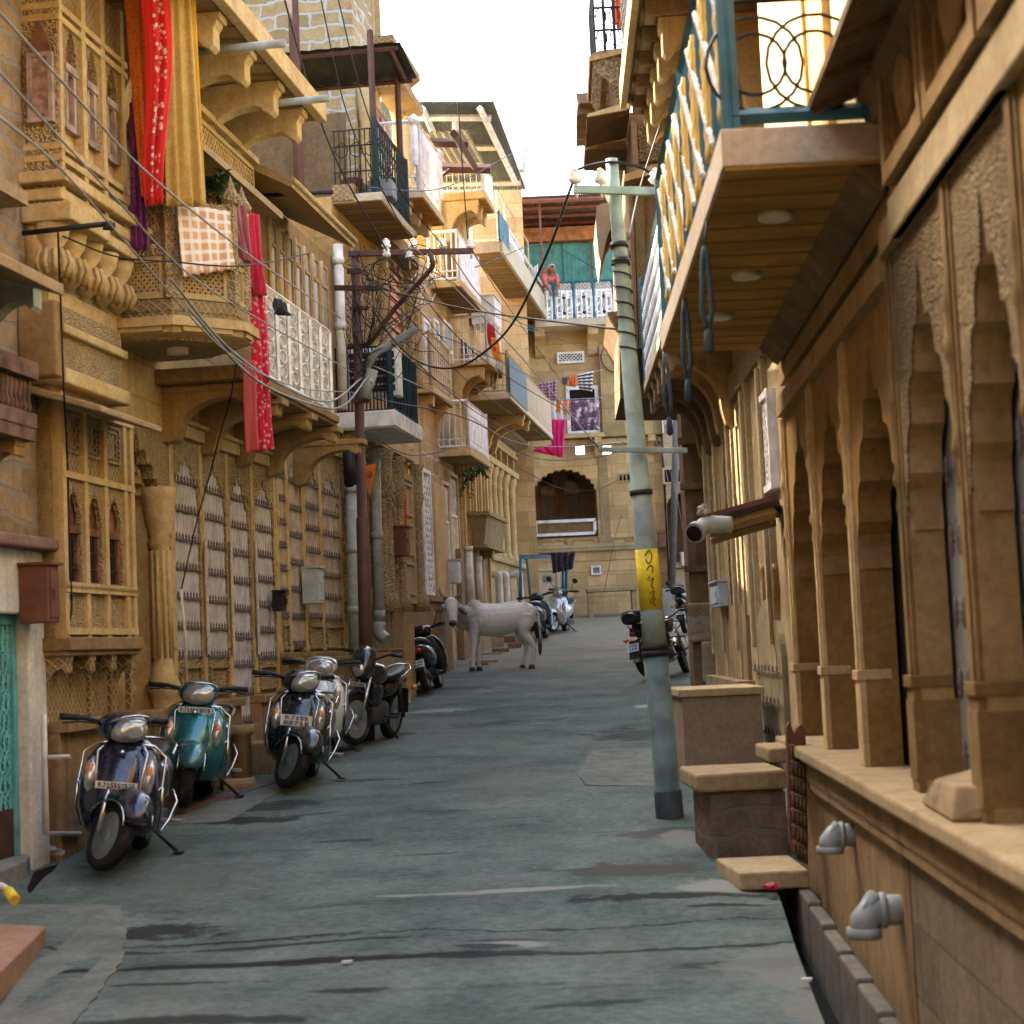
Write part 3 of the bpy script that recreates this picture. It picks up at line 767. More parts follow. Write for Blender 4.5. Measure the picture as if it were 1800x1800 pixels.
for a, b in cols:
    s0, s1 = WL.S(a, 950, nb)+.03, WL.S(b, 950, nb)-.03; c = (s0+s1)/2; hw = (s1-s0)*.36
    m = MB(WL.P); m.arch(s0, s1, wz0, wz1, nb-.05, nb-.01, c-hw, c+hw, wap-.22, wap, 7, .4, 4); m.build('arch', MSFf, bay)
    m = MB(WL.P); m.box(c-hw-.01, c+hw+.01, nb-.069, nb-.062, wap-.33, wap+.03); m.build('carved_tympanum', MWOOD, bay)
    m = MB(WL.P); m.frame(c-hw, c+hw, wz0, wap-.3, nb-.069, nb-.03, .035); m.box(c-hw, c+hw, nb-.069, nb-.02, wap-.34, wap-.28); w_ = m.build('window', MWOOD, bay)
    m = MB(WL.P); m.box(c-hw+.03, c+hw-.03, nb-.069, nb-.06, wz0+.03, wap-.33); m.build('pane', MGLS, w_)
    m = MB(WL.P)
    for k in range(3): m.bar((c-hw+.05+(2*hw-.1)*(k+.5)/3, nb-.045, wz0), (c-hw+.05+(2*hw-.1)*(k+.5)/3, nb-.045, wap-.34), .014)
    for k in range(2): m.bar((c-hw, nb-.042, wz0+(wap-.34-wz0)*(k+1)/3), (c+hw, nb-.042, wz0+(wap-.34-wz0)*(k+1)/3), .012)
    m.build('window_bars', MIRON, w_)
m = MB(WL.P); m.box(b0-.03, b1+.04, -.02, nb+.05, zb0-.1, zb0); m.box(b0-.01, b1+.02, -.02, nb+.02, zb0-.14, zb0-.1); m.build('sill', MRW, bay, bevel=.01)
for k in range(4):
    m = MB(WL.P); corbel(m, b0+.08+(b1-b0-.14)*k/3, .11, -.02, nb, zb0-.14, .38); m.build('corbel', MSD, bay)
m = MB(WL.P); m.box(b0, sDR0-.2, -.03, .02, zl-.05, zb0-.14)
for x in (150, 187, 222):
    s = WL.S(x, 1200, 0); m.box(s-.03, s+.03, .0, .05, zl, zb0-.2)
m.build('niche_panel', MSD, HB)
zp = WL.Z(150, 1262, .1); m = MB(WL.P); m.box(sB0, sDR1+.3, -.03, .18, zp-.09, zp); m.box(sB0, sDR1+.3, -.03, .1, zgB-.5, zp-.09)
m.build('base_course', MRW, HB, bevel=.01)
# block and sloping eave over the lower bay
zE = WL.Z(111, 668, nb+.1); zT = WL.Z(111, 540, nb)
m = MB(WL.P); b2 = WL.S(212, 620, nb+.02)
m.box(b0-.02, b2, -.03, nb+.02, zE+.12, zT); m.build('bay_crown', MSFf, bay)
m = MB(WL.P); m.box(b0-.06, b2+.05, -.03, nb+.08, zE, zE+.12); m.box(b0-.05, b2+.04, -.03, nb+.07, WL.Z(111, 590, nb), WL.Z(111, 590, nb)+.07); m.build('bay_moulding', MS, bay, bevel=.015)
m = MB(WL.P); se1 = WL.S(290, 720, nb+.45); chajja(m, b0-.25, se1, -.02, nb+.42, zE-.005, WL.Z(120, 692, nb+.42), .05); m.build('chajja', MCAP, bay, bevel=.012)
m = MB(WL.P); s5 = WL.S(186, 520, .1); m.box(sB0, s5, -.03, .1, zT, WL.Z(111, 470, .1)); m.box(sB0, s5, -.03, .13, WL.Z(111, 515, .1), WL.Z(111, 515, .1)+.05)
for i in range(5):
    a = b0+(s5-b0)*i/5; relief(m, a+.03, a+(s5-b0)/5-.03, WL.Z(111, 510, .1)+.06, WL.Z(111, 475, .1), .1, .02)
m.build('frieze', MSFf, HB)
# upper bay window
nu = solve_n(WL, (42, 200), (104, 200)); u0 = WL.S(104, 200, nu); u1 = WL.S(222, 200, nu)
zu0 = WL.Z(108, 372, nu); zu1 = zB+.2
m = MB(WL.P); m.box(u0, u1, -.05, nu-.07, zu0, zu1); ub = m.build('bay_window', MS, HB)
m = MB(WL.P)
for py in (262, 282, 40, 20): z = WL.Z(106, py, nu); m.box(u0-.015, u1, nu-.07, nu+.02, z, z+.05); m.box(u0-.02, u0, 0, nu+.02, z, z+.05)
for x in (106, 147, 181, 215): s = WL.S(x, 200, nu); m.box(max(u0, s-.04), s+.04, nu-.07, nu+.015, zu0, zu1)
m.build('bay_frame', MS, ub)
m = MB(WL.P); m.box(u0+.01, u1-.01, nu-.075, nu-.02, zu0, WL.Z(106, 262, nu)); m.build('dado_panel', MSFf, ub)
m = MB(WL.P); m.box(u0-.012, u0, .0, nu, zu0, zu1); m.build('side_panel', MSF, ub)
m = MB(WL.P); m.box(u0+.01, u1-.01, nu-.075, nu-.035, WL.Z(106, 50, nu), zu1); m.build('blind_panel', MSD, ub)
z0, z1, zap = WL.Z(110, 216, nu), WL.Z(106, 30, nu), WL.Z(122, 45, nu)
for a, b in ((110, 146), (148, 180), (182, 214)):
    s0, s1 = WL.S(a, 150, nu)+.03, WL.S(b, 150, nu)-.03; c = (s0+s1)/2; hw = (s1-s0)*.3
    m = MB(WL.P); m.arch(s0, s1, z0, z1, nu-.06, nu-.01, c-hw, c+hw, zap-.25, zap, 5, .5, 5); m.build('arch', MSFf, ub)
    m = MB(WL.P); m.box(c-hw, c+hw, nu-.069, nu-.06, zap-.36, zap+.03); m.build('carved_tympanum', MWOOD, ub)
    m = MB(WL.P); m.frame(c-hw, c+hw, z0, zap-.33, nu-.07, nu-.015, .05); m.box(c-hw-.02, c+hw+.02, nu-.07, nu, zap-.37, zap-.31); w_ = m.build('window', MWOODP, ub)
    m = MB(WL.P); m.box(c-hw+.05, c+hw-.05, nu-.069, nu-.05, z0+.05, zap-.37); m.build('shutter', MWOOD, w_)
# the window in the near side of the upper bay
def sideP(s0):  # plane facing the camera at s = s0, coordinates (n, depth, z)
    return lambda p: WL.P((s0-p[1], p[0], p[2]))
m = MB(sideP(u0-.012)); nc = nu*.55; z0, z1 = WL.Z(104, 215, nu), WL.Z(104, 95, nu)
m.frame(nc-.1, nc+.1, z0, z1, 0, .05, .035); w_ = m.build('window', MWOODP, ub)
m = MB(sideP(u0-.012)); m.box(nc-.065, nc+.065, 0, .03, z0+.035, z1-.035); m.build('shutter', simple('carved_pink_wood', (.36, .22, .17), .7, var=.3, bs=.6, scale=14), w_)
m = MB(sideP(u0-.012)); m.poly(arch_curve(nc-.08, nc+.08, z1, z1+.22, 3, 6, .05, .4), 0, .03); m.build('carved_tympanum', MWOOD, ub)
m = MB(WL.P)
for i, (py, e) in enumerate(((388, .06), (352, .03), (325, .09))): z = WL.Z(108, py, nu); m.box(u0-.02-e, u1+.02, -.03, nu+e, z, z+.09)
m.box(u0-.1, WL.S(190, 380, nu+.1), 0, nu+.12, WL.Z(108, 392, nu), WL.Z(108, 360, nu)); m.build('bay_moulding', MS, ub, bevel=.015)
for k in range(5):
    s = u0+.05+(u1-u0-.1)*k/4; z = WL.Z(108, 392, nu)
    m = MB(WL.P); m.lathe((s, nu-.1, z-.42), [(.02, 0), (.09, .05), (.13, .13), (.1, .22), (.07, .25), (.12, .32), (.14, .42)], 14); m.lathe((s, .06, z-.5), [(.02, 0), (.07, .06), (.09, .2), (.1, .5)], 10)
    for q in range(12): m.tube([(s+.1*cos(q*.524), nu-.1+.1*sin(q*.524), z-.38), (s+.145*cos(q*.524), nu-.1+.145*sin(q*.524), z-.29), (s+.11*cos(q*.524), nu-.1+.11*sin(q*.524), z-.2)], .02, 8)
    m.build('lotus_bracket', MS, ub)
m = MB(WL.P); m.box(u0+.02, u1, -.02, .06, WL.Z(150, 540, .06), WL.Z(150, 425, .06))
for i in range(4): relief(m, u0+.05+(u1-u0)*i/4, u0+(u1-u0)*(i+1)/4, WL.Z(150, 530, .06), WL.Z(150, 440, .06), .06, .025)
m.build('frieze', MSDK, HB)
# octagonal lattice balcony (jharokha)
nj = solve_n(WL, (185, 590), (304, 590)); j0, zj0 = WL.hit(304, 589, nj); dj = .44
zj1 = WL.Z(304, 352, nj); zjm = WL.Z(304, 548, nj); zjh = WL.Z(304, 448, nj)
def oct_plan(e):  # outline of the balcony at offset e
    return [(j0-e, 0), (j0-e, nj+e*.4), (j0+dj-e*.4, nj+dj+e), (j0+dj+.36+e*.4, nj+dj+e), (j0+2*dj+.36+e, nj+e*.4), (j0+2*dj+.36+e, 0)]
def oct_prism(m, e, z0, z1, e0=None):
    lo, hi = oct_plan(e if e0 is None else e0), oct_plan(e); k = len(hi)
    m.add([(a, b, z0) for a, b in lo]+[(a, b, z1) for a, b in hi], [tuple(range(k)), tuple(range(k, 2*k))]+[(i, (i+1) % k, k+(i+1) % k, k+i) for i in range(k)])
m = MB(WL.P); oct_prism(m, .0, zj0, zj0+.03, -.12); oct_prism(m, .02, zj0+.03, zjm-.12, .0); oct_prism(m, .06, zjm-.12, zjm-.04); jh = m.build('lattice_balcony', MS, HB)
m = MB(WL.P); oct_prism(m, -.04, zjm-.04, zjm+.02); oct_prism(m, -.03, zjm+.02, zjm+.12); m.build('balcony_moulding', MSD, jh)
m = MB(WL.P); oct_prism(m, -.1, zj0-.01, zj0+.02, -.12); m.build('soffit', MSF, jh)
# lattice faces between corner posts
P8 = oct_plan(-.05)
for i in range(5):
    (a, na), (b, nb_) = P8[i], P8[i+1]; L = hypot(b-a, nb_-na)
    T = (lambda a, na, b, nb_, L: (lambda p: WL.P((a+(b-a)*p[0]/L-(nb_-na)*p[1]/L, na+(nb_-na)*p[0]/L+(b-a)*p[1]/L, p[2]))))(a, na, b, nb_, L)
    m = MB(T); m.frame(.05, L-.05, zjm+.13, zjh, -.05, .015, .05); m.lattice(.1, L-.1, zjm+.18, zjh-.05, -.03, 0, .05, .02, .06)
    m.lattice(.1, L-.1, zjm+.18, zjh-.05, -.05, -.032, .025, .008, .12); m.build('lattice_panel', MS, jh)
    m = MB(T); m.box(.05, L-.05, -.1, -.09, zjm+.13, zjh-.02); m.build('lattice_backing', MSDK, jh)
    m = MB(T); m.box(0, L, -.06, .03, zjh, zjh+.06); m.box(0, L, -.06, .02, zj1-.07, zj1)
    if L > .5: m.arch(.07, L-.07, zjh+.06, zj1-.07, -.04, -.0, .12, L-.12, zj1-.35, zj1-.12, 7, .3, 4)
    m.build('parapet_rail', MSF, jh)
    m = MB(T); m.box(-.06, .06, -.07, .035, zjm+.12, zj1+.02); m.lathe((0, 0, zj1+.02), [(.07, 0), (.09, .06), (.05, .12), (.02, .2), (.004, .25)], 10); m.build('corner_post', MSF, jh)
    # pierced band
    m = MB(T); m.frame(.04, L-.04, zj0+.06, zjm-.14, .055, .085, .02); m.lattice(.06, L-.06, zj0+.08, zjm-.16, .055, .08, .1, .018, .1); m.build('pierced_band', MS, jh)
m = MB(WL.P); c = (j0+dj+.1, nj*.75, zj0); m.lathe(c, [(.09, -.06), (.09, -.01), (.1, -.012)], 16); jl = m.build('ceiling_lamp', MLAMP, jh)
# straight balcony with white sheet railing, on big corbels
n8 = .8; k0 = j0+2*dj+.3; k1 = WL.S(592, 738, n8); zk0 = WL.Z(500, 703, n8); zk1 = zk0+.13
bs1 = min(k1, sC1)
m = MB(WL.P); m.box(k0, k1, -.02, n8, zk0, zk1); m.box(k0, k1, n8-.04, n8+.03, zk0+.03, zk1-.02); sb = m.build('balcony', MRW, HB, bevel=.01)
r0, r1 = WL.S(463, 600, n8-.06), WL.S(578, 650, n8-.06); zr1 = WL.Z(466, 506, n8-.06)
m = MB(WL.P); m.box(r0, r1, n8-.065, n8-.055, zk1+.03, zr1-.02); rl = m.build('railing', simple('white_sheet', (.52, .48, .46), .5, var=.25, dirt=.35, scale=14), sb)
m = MB(WL.P); m.bar((r0, n8-.06, zr1), (r1, n8-.06, zr1), .06); m.bar((r0, n8-.05, zk1+.04), (r1, n8-.05, zk1+.04), .04)
for i in range(7):
    s = r0+(r1-r0)*i/6; m.bar((s, n8-.045, zk1), (s, n8-.045, zr1), .035)
    if i < 6:
        w_ = (r1-r0)/6
        for k in range(5):
            zc_ = zk1+.1+(zr1-zk1-.15)*(k+.5)/5
            m.tube([(s+w_/2+w_*.32*cos(2*pi*j/10), n8-.05, zc_+.06*sin(2*pi*j/10)) for j in range(11)], .007, 4, False, False)
m.build('railing_frame', MWHT, rl)
for x, py in ((330, 0), (392, 0), (450, 0), (500, 0), (548, 0)):
    s = WL.S(x, 760, .2); m = MB(WL.P); corbel(m, s, .2, -.02, .8, zk0-.005, .52); m.box(s-.12, s+.12, -.02, .84, zk0-.07, zk0-.004); m.build('corbel', MSDK, HB, bevel=.012)
# upper windows behind the railing
zw1 = WL.Z(480, 392); zw0 = zk1
xs = [472, 487, 501, 515, 530, 545, 560, 575]
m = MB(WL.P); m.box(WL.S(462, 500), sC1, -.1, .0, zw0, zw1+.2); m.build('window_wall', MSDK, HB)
for i in range(7):
    a, b = WL.S(xs[i], 480)+.05, WL.S(xs[i+1], 480)-.05
    m = MB(WL.P); m.frame(a, b, zw0+.3, zw1, 0, .025, .04); m.box(a+.05, b-.05, 0, .03, zw1-.3, zw1-.26); m.box(a+.05, b-.05, 0, .03, zw0+.9, zw0+.95); w_ = m.build('window', simple('ochre_wood', (.42, .26, .1), .6, dirt=.2), HB)
    m = MB(WL.P); m.box(a+.05, b-.05, 0, .012, zw0+.3, zw1-.05); m.build('pane', simple('frosted_pane', (.24, .23, .21), .3), w_)
    m = MB(WL.P); s = WL.S(xs[i], 480); m.lathe((s, .02, zw0), [(.035, 0), (.035, .9), (.045, .95), (.025, 1.0), (.022, zw1-zw0-.3), (.04, zw1-zw0-.2), (.04, zw1-zw0)], 10); m.build('column', MS, HB)
# frieze + chajja above those windows
nA = .75; sf0 = WL.S(352, 260, nA); sf1 = WL.S(497, 376, nA); zch = WL.Z(420, 318, nA)
m = MB(WL.P); chajja(m, sf0-.1, sf1, -.02, nA, zch+.3, zch+.07, .07); m.build('chajja', MCAP, HB)
m = MB(WL.P); m.box(sf0-.15, sf1+.25, -.02, .38, zch+.24, zch+.66); m.build('frieze', MSDK, HB)
m = MB(WL.P); m.frame(sf0-.1, sf1+.2, zch+.27, zch+.62, .38, .41, .04); m.lattice(sf0-.05, sf1+.15, zch+.31, zch+.58, .38, .4, .08, .018, .1); m.build('frieze_lattice', MS, HB)
m = MB(WL.P); m.box(sf0-.15, sf1+.25, -.02, .45, zch+.66, zch+.72); m.build('moulding', MS, HB)
# great corbelled eave at the top
sE0 = WL.S(335, 40, 1.15); sE1 = WL.S(566, 204, 1.15)
m = MB(WL.P); m.box(sE0-3, sE1, -.02, 1.16, zB, zB+.1); m.box(sE0-3, sE1, 1.1, 1.2, zB-.04, zB+.16); ev = m.build('eave', MS, HB, bevel=.01)
m = MB(WL.P); m.box(sE0-3, sE1-.02, 0, 1.09, zB-.02, zB-.004); m.build('soffit', MPLN, ev)
for px, py in ((378, 76), (432, 122), (482, 168), (523, 202)):
    s = WL.S(px, py, 1.0); m = MB(WL.P); corbel(m, s, .17, -.02, 1.05, zB-.02, .95); m.box(s-.1, s+.1, -.02, 1.08, zB-.09, zB-.021); m.build('corbel', MS, ev, bevel=.012)
m = MB(WL.P); s0, s1 = WL.S(556, 210, .3), WL.S(578, 230, .3); m.box(sE1-.25, sE1+.1, -.02, .6, WL.Z(560, 280, .5), zB); m.build('lattice_block', MSD, HB)
m = MB(WL.P); m.box(sB0, sC1+3, -9, -7.01, -.5, 16); m.build('unseen_sun_blocker', MSB, HB)  # unseen block added behind the roofline to keep sun off the opposite wall
# second sloping eave over the far windows
sc0, sc1 = WL.S(512, 302, .8), WL.S(624, 432, .8); zc0 = WL.Z(560, 362, .8)
m = MB(WL.P); chajja(m, sc0, sc1, -.02, .8, zc0+.45, zc0, .08); ch = m.build('chajja', MCAP, HB)
m = MB(WL.P); m.tube([(sc0, .81, zc0), (sc1, .81, zc0)], .03, 8); m.build('chajja_edge', MSP, ch)
m = MB(WL.P); m.box(sc0-.3, sc1, -.02, .12, zc0+.45, zB-.1); m.build('parapet_wall', MSP, HB)

# ---- C: the neighbour with taupe shutters
HC = house('shuttered_house', WL, (sB1+sC1)/2, 'sandstone house front with four carved arches of taupe spiked shutters beyond the lilac ones')
m = MB(WL.P); m.box(sB1+.01, sC1, -7, -.24, -.5, zB+.28); m.build('wall', MS3, HC)
zlc = WL.Z(550, 1146); zac = WL.Z(545, 782)
m = MB(WL.P); m.box(sB1+.01, sC1, -.24, -.005, zac+.02, zk0-.0); m.build('upper_wall', MSB, HC)
dC = (WL.S(509, 1100), WL.S(533, 1100))
m = MB(WL.P)
for a, b in ((sB1+.01, dC[0]), (dC[1], sC1)): m.box(a, b, -.24, .1, 0, zlc-.12); m.box(a, b, -.24, .16, zlc-.12, zlc-.06); m.box(a, b, -.24, .12, zlc-.06, zlc)
m.box(dC[0], dC[1], -.24, .06, 0, WL.Z(520, 1170)); m.build('plinth', MRW, HC, bevel=.012)
m = MB(WL.P); m.box(sB1+.01, sC1, -.24, .06, zac-.02, zac+.1)
for a, b in ((500, 548), (552, 598)): relief(m, WL.S(a, 750)+.1, WL.S(b, 750)-.1, zac+.2, zac+.62, -.01, .05)
m.build('lintel', MS, HC, bevel=.008)
ed = [487, 508, 536, 566, 601]; ap = [803, 809, 822, 838]; bo = [1088, 1140, 1090, 1092]
for i in range(4):
    s0, s1, zb, zap = grille_bay(HC, WL, ed[i], ed[i+1], ap[i], bo[i], zac-.03, zlc, MTAU, rows=7, ow=.84, bars=7)
    if i != 1:
        m = MB(WL.P); m.box(s0+.05, s1-.05, -.2, -.02, zlc, zb); m.frame(s0+.1, s1-.1, zlc+.04, zb-.05, -.03, .015, .03); m.build('dado_panel', MSF, HC)
for x in ed:
    s = min(max(WL.S(x, 1000), sB1+.09), sC1-.08)
    m = MB(WL.P); m.box(s-.05, s+.05, -.2, .003, zlc, zac-.03)
    for zz, r_ in ((zlc+.02, .1), (zac-.75, .1), (zac-.5, .085)): m.box(s-r_*.7, s+r_*.7, -.2, .01, zz, zz+.06)
    m.lathe((s, .0, zac-1.1), [(.01, 0), (.03, .08), (.015, .16), (.026, .25), (.03, .4), (.015, .5), (.026, .58), (.006, .7)], 8)
    m.build('pilaster', MS, HC)
# ------------------------------------------------------------------ further along the left side
W2 = Wall(-3.2-.6*cos(R(8)), 15+.6*sin(R(8)), 8.0, 'L')      # the far houses stand a little back
sD1, sD2, sD3, sD4 = WL.S(724, 1000), W2.S(803, 1000), W2.S(856, 1000), W2.S(926, 1000)
SD0 = sC1+.02
zD1 = 15.5; zD2 = W2.Z(742, 346, .9); zD3 = W2.Z(853, 347, .9); zD4 = W2.Z(880, 442, 1.1)
HD1 = house('tall_house', WL, (SD0+sD1)/2, 'tall ochre house with black railed balconies and grey mortared masonry on top')
HD2 = house('balcony_house', W2, (sD1+sD2)/2, 'ochre house behind the scooter, three white railed balconies stacked over pale doors')
HD3 = house('narrow_house', W2, (sD2+sD3)/2, 'narrow ochre house with a bracketed balcony hung with red and orange cloth')
HD4 = house('columned_house', W2, (sD3+sD4)/2, 'ochre house with a raised gallery of round columns and long cream balconies')
WU = Wall(-3.2-.3*cos(R(8)), 15+.3*sin(R(8)), 8.0, 'L')      # the upper storey of the tall house is set back behind a terrace
zT1 = WL.Z(668, 338, .66); sU = WU.S(621, 100); sD1u = WU.S(655, 60)
m = MB(WL.P); m.box(SD0, sD1, -7, 0, -.2, zT1); m.build('wall', MS3, HD1)
m = MB(WU.P); m.box(sU, sD1u, -6, -.0, zT1, zD1); m.build('masonry_wall', MGB, HD1)
m = MB(WU.P); m.box(sD1u, sD1+.3, -6, .02, zT1, zD1); m.build('upper_wall', MS, HD1)
zc = WU.Z(690, 42, .5)
m = MB(WU.P); m.box(sD1u-.1, sD1+.2, -.4, .35, zc, zc+.12); m.poly([(0, zc), (.5, zc-.1), (.5, zc-.2), (0, zc-.55)], sD1u-.1, WU.S(737, 100, .5), 0); m.box(sD1u-.1, WU.S(740, 100, .5), 0, .5, zc-.72, zc-.6); m.build('cornice', MSD, HD1)
m = MB(WU.P); m.box(sD1u+.1, sD1+.2, -.1, .1, zc+.2, zD1-.5); m.build('frieze', MSP, HD1)
a, b, z0, z1 = WU.q(642, 165, 225, 678)
m = MB(WU.P); m.box(a, b, 0, .04, z0, z1)
d1 = m.build('door', MWOOD, HD1)
m = MB(WU.P)
for i in range(2):
    for k in range(4): relief(m, a+.1+(b-a-.2)*i/2+.03, a+.1+(b-a-.2)*(i+1)/2-.03, z0+.1+(z1-z0-.2)*k/4+.03, z0+.1+(z1-z0-.2)*(k+1)/4-.03, .04, .05, .03)
m.build('door_panel', MORD, d1)
for px in (690, 703, 632):
    s = WU.S(px, 250); zz0, zz1 = max(zT1, WU.Z(px, 350)), WU.Z(px, 165); m = MB(WU.P)
    m.lathe((s, .1, zz0), [(.16, 0), (.16, .3), (.11, .4), (.14, .6), (.1, .8), (.09, zz1-zz0-.5), (.14, zz1-zz0-.3), (.16, zz1-zz0)], 12); m.build('column', MS, HD1)
m = MB(lambda p: WU.P((sU-p[1], p[0], p[2]))); m.box(-3.5, -.15, 0, .03, zT1, WU.Z(600, 165)); m.build('render_patch', stone('brown_render', (.22, .15, .08), (.3, .21, .12), grime=.7, face='E'), HD1)
b1, B1 = balcony(HD1, WL, (585, 357), (671, 351), (729, 417), 337, 229, MCRM, MDTL, 'ornate', label='dark teal cast railing', rail_in=None, rstyle2='none')
s0, s1, nb1, z0, zt, zr = B1
m = MB(WL.P)
for k in range(9):
    n_ = nb1-.08-(nb1-.1)*k/8; m.bar((s0+.1, n_, zt), (s0+.1, n_, zr-.1), .012)
for q in (0, .35, .75, 1): m.bar((s0+.1, 0, zt+.02+(zr-.12-zt)*q), (s0+.1, nb1-.1, zt+.02+(zr-.12-zt)*q), .016)
for k in range(4):
    c = (.12+k*.2)
    m.tube([(s0+.1, c+.085*cos(j*.63), zt+.62+.1*sin(j*.63)) for j in range(11)], .008, 4, False, False)
    m.tube([(s0+.1, c+.05*(1-abs(1-j/2)) if j < 3 else c-.05*(1-abs(3-j)), zt+.15+.13*(2-abs(j-2))) for j in range(5)], .008, 4, False, False)
m.build('wire_railing', MIRON, b1)
m = MB(WL.P); m.lathe((s0+.3, .2, zt), [(.12, 0), (.15, .25), (.16, .27)], 12); tag(m.build('flower_pot', simple('maroon_pot', (.16, .05, .05), .5)), 'maroon pot standing on the high dark railed balcony', 'pot')
m = MB(WL.P); m.box(s0+.25, s0+.6, .42, .75, zt, zt+.24); tag(m.build('crate', simple('grey_crate', (.16, .18, .18), .6), bevel=.02), 'grey crate standing on the high dark railed balcony', 'crate')
# dark sheet awning on thin posts over it
na = nb1+.15; sa0, za0 = WL.hit(703, 75, na); zlo = .0; sa1 = WL.S(733, 155, na); ni = -2.6
m = MB(WL.P); k = 14
vs = []; fs = []
for j in range(k*4+1):
    n_ = ni+(na-ni)*j/(k*4); dz = .007*sin(j*pi/2); vs += [(sa0, n_, za0+dz), (sa1, n_, za0-.12+dz), (sa0, n_, za0+dz+.012), (sa1, n_, za0-.108+dz)]
for j in range(k*4): fs += [(4*j, 4*j+1, 4*j+5, 4*j+4), (4*j+2, 4*j+6, 4*j+7, 4*j+3)]
m.add(vs, fs); aw = tag(m.build('awning', MCORB), 'dark corrugated sheet awning on brown posts above the high black balcony', 'awning')
m = MB(WL.P)
m.bar((sa0+.05, ni, za0-.05), (sa0+.05, na-.05, za0-.05), .05); m.bar((sa1-.05, ni, za0-.17), (sa1-.05, na-.05, za0-.17), .05)
m.bar((sa0+.05, na-.15, za0-.05), (sa1-.05, na-.15, za0-.17), .05)
m.build('awning_frame', MRUST, aw)
for (px, n_) in ((650, nb1-.1), (700, .55)):
    m = MB(WL.P); s_ = s0+.12 if px == 650 else sa1-.08; n_ = n_ if px == 650 else nb1-.12; m.bar((s_, n_, zt), (s_, n_, za0-.08), .06); m.build('post', MRUST, aw)
m = MB(WL.P); s_ = WL.S(517, 60, .2); m.bar((s_, .2, zB-.1), (s_, .2, zB+3), .09); tag(m.build('steel_post', MRUST), 'brown square steel post rising from the haveli roof', 'post')
m = MB(WL.P); s_ = WL.S(548, 130, .5); m.bar((s_, .3, zB-.1), (s_, .3, za0-.1), .07); tag(m.build('steel_post', MRUST), 'short brown post under the dark awning on the haveli roof', 'post')
for i, (x0, y0, x1, y1) in enumerate(((448, 74, 500, 76), (533, 171, 577, 173))):
    m = MB(WL.P); s_, z_ = WL.hit(x1, y1, 1.5); a_, c_ = WL.hit(x0, y0, 1.1); m.tube([(s_, .6, z_), (s_, 1.5, z_)], .036, 12); m.tube([(s_, .6, z_), (s_, 1.51, z_)], .03, 12)
    tag(m.build('waste_pipe', MPVC), ('stub of grey pipe sticking out of the haveli roof edge under the steel post', 'stub of grey pipe sticking out beside the lattice block of the haveli eave')[i], 'pipe')
# b4: black railing on the white slab, with an air conditioner
b4, B4 = balcony(HD1, WL, (589, 750), (695, 748), (744, 779), 720, 617, MWSL, MDTL, 'slats', label='dark slatted railing', rstyle2='none', smat=MWSL)
s0, s1, n4, z0, zt, zr = B4
m = MB(WL.P)
for k in range(15): n_ = n4-.1-(n4-.12)*k/14; m.bar((s0+.1, n_, zt), (s0+.1, n_, zr), .014)
for q in (0, .33, .66, 1): m.bar((s0+.1, 0, zt+.02+(zr-zt-.03)*q), (s0+.1, n4-.1, zt+.02+(zr-zt-.03)*q), .018)
m.build('wire_railing', MIRON, b4)
m = MB(WL.P); za_ = WL.Z(640, 690, .4); m.box(s0+.25, s0+.55, .12, .8, za_-.02, za_+.62)
ac = tag(m.build('air_conditioner', MACW, bevel=.015), 'white air conditioner unit behind the pole on the white balcony', 'air conditioner')
m = MB(WL.P)
for k in range(5): m.box(s0+.235, s0+.25, .16, .76, za_+.04+k*.11, za_+.12+k*.11)
m.build('vent_grille', MIRON, ac)
# tall carved doors above b4 and below b1
for px0, px1, yt, yb, mm in ((678, 700, 470, 650, MORD), (612, 630, 520, 690, MORD), (652, 672, 480, 640, MS)):
    a, b, z0, z1 = WL.q(px0, yt, yb, px1)
    m = MB(WL.P); m.frame(a-.12, b+.12, z0, z1+.15, 0, .08, .14); fr = m.build('door_frame', MSD, HD1)
    m = MB(WL.P); m.box(a, b, 0, .03, z0, z1); dl = m.build('door', mm, HD1); m = MB(WL.P)
    for k in range(5): relief(m, a+.06, b-.06, z0+(z1-z0)*k/5+.05, z0+(z1-z0)*(k+1)/5-.05, .03, .05, .03)
    m.build('door_panel', mm, dl)
for px in (660, 708, 718, 640):
    s = WL.S(px, 550); zz0, zz1 = WL.Z(px, 690), WL.Z(px, 440); m = MB(WL.P)
    m.box(s-.1, s+.1, 0, .07, zz0, zz1); m.lathe((s, .1, zz0+.1), [(.1, 0), (.07, .2), (.07, zz1-zz0-.6), (.11, zz1-zz0-.4), (.1, zz1-zz0-.2)], 10); m.build('pilaster', MSF, HD1)
m = MB(WL.P); zz = WL.Z(660, 432); m.box(SD0+.05, sD1, 0, .3, zz, zz+.22); m.poly([(0, zz+.5), (.55, zz+.25), (.55, zz+.17), (0, zz+.2)], WL.S(665, 425, .5), WL.S(728, 425, .5), 0); m.build('cornice', MSD, HD1)
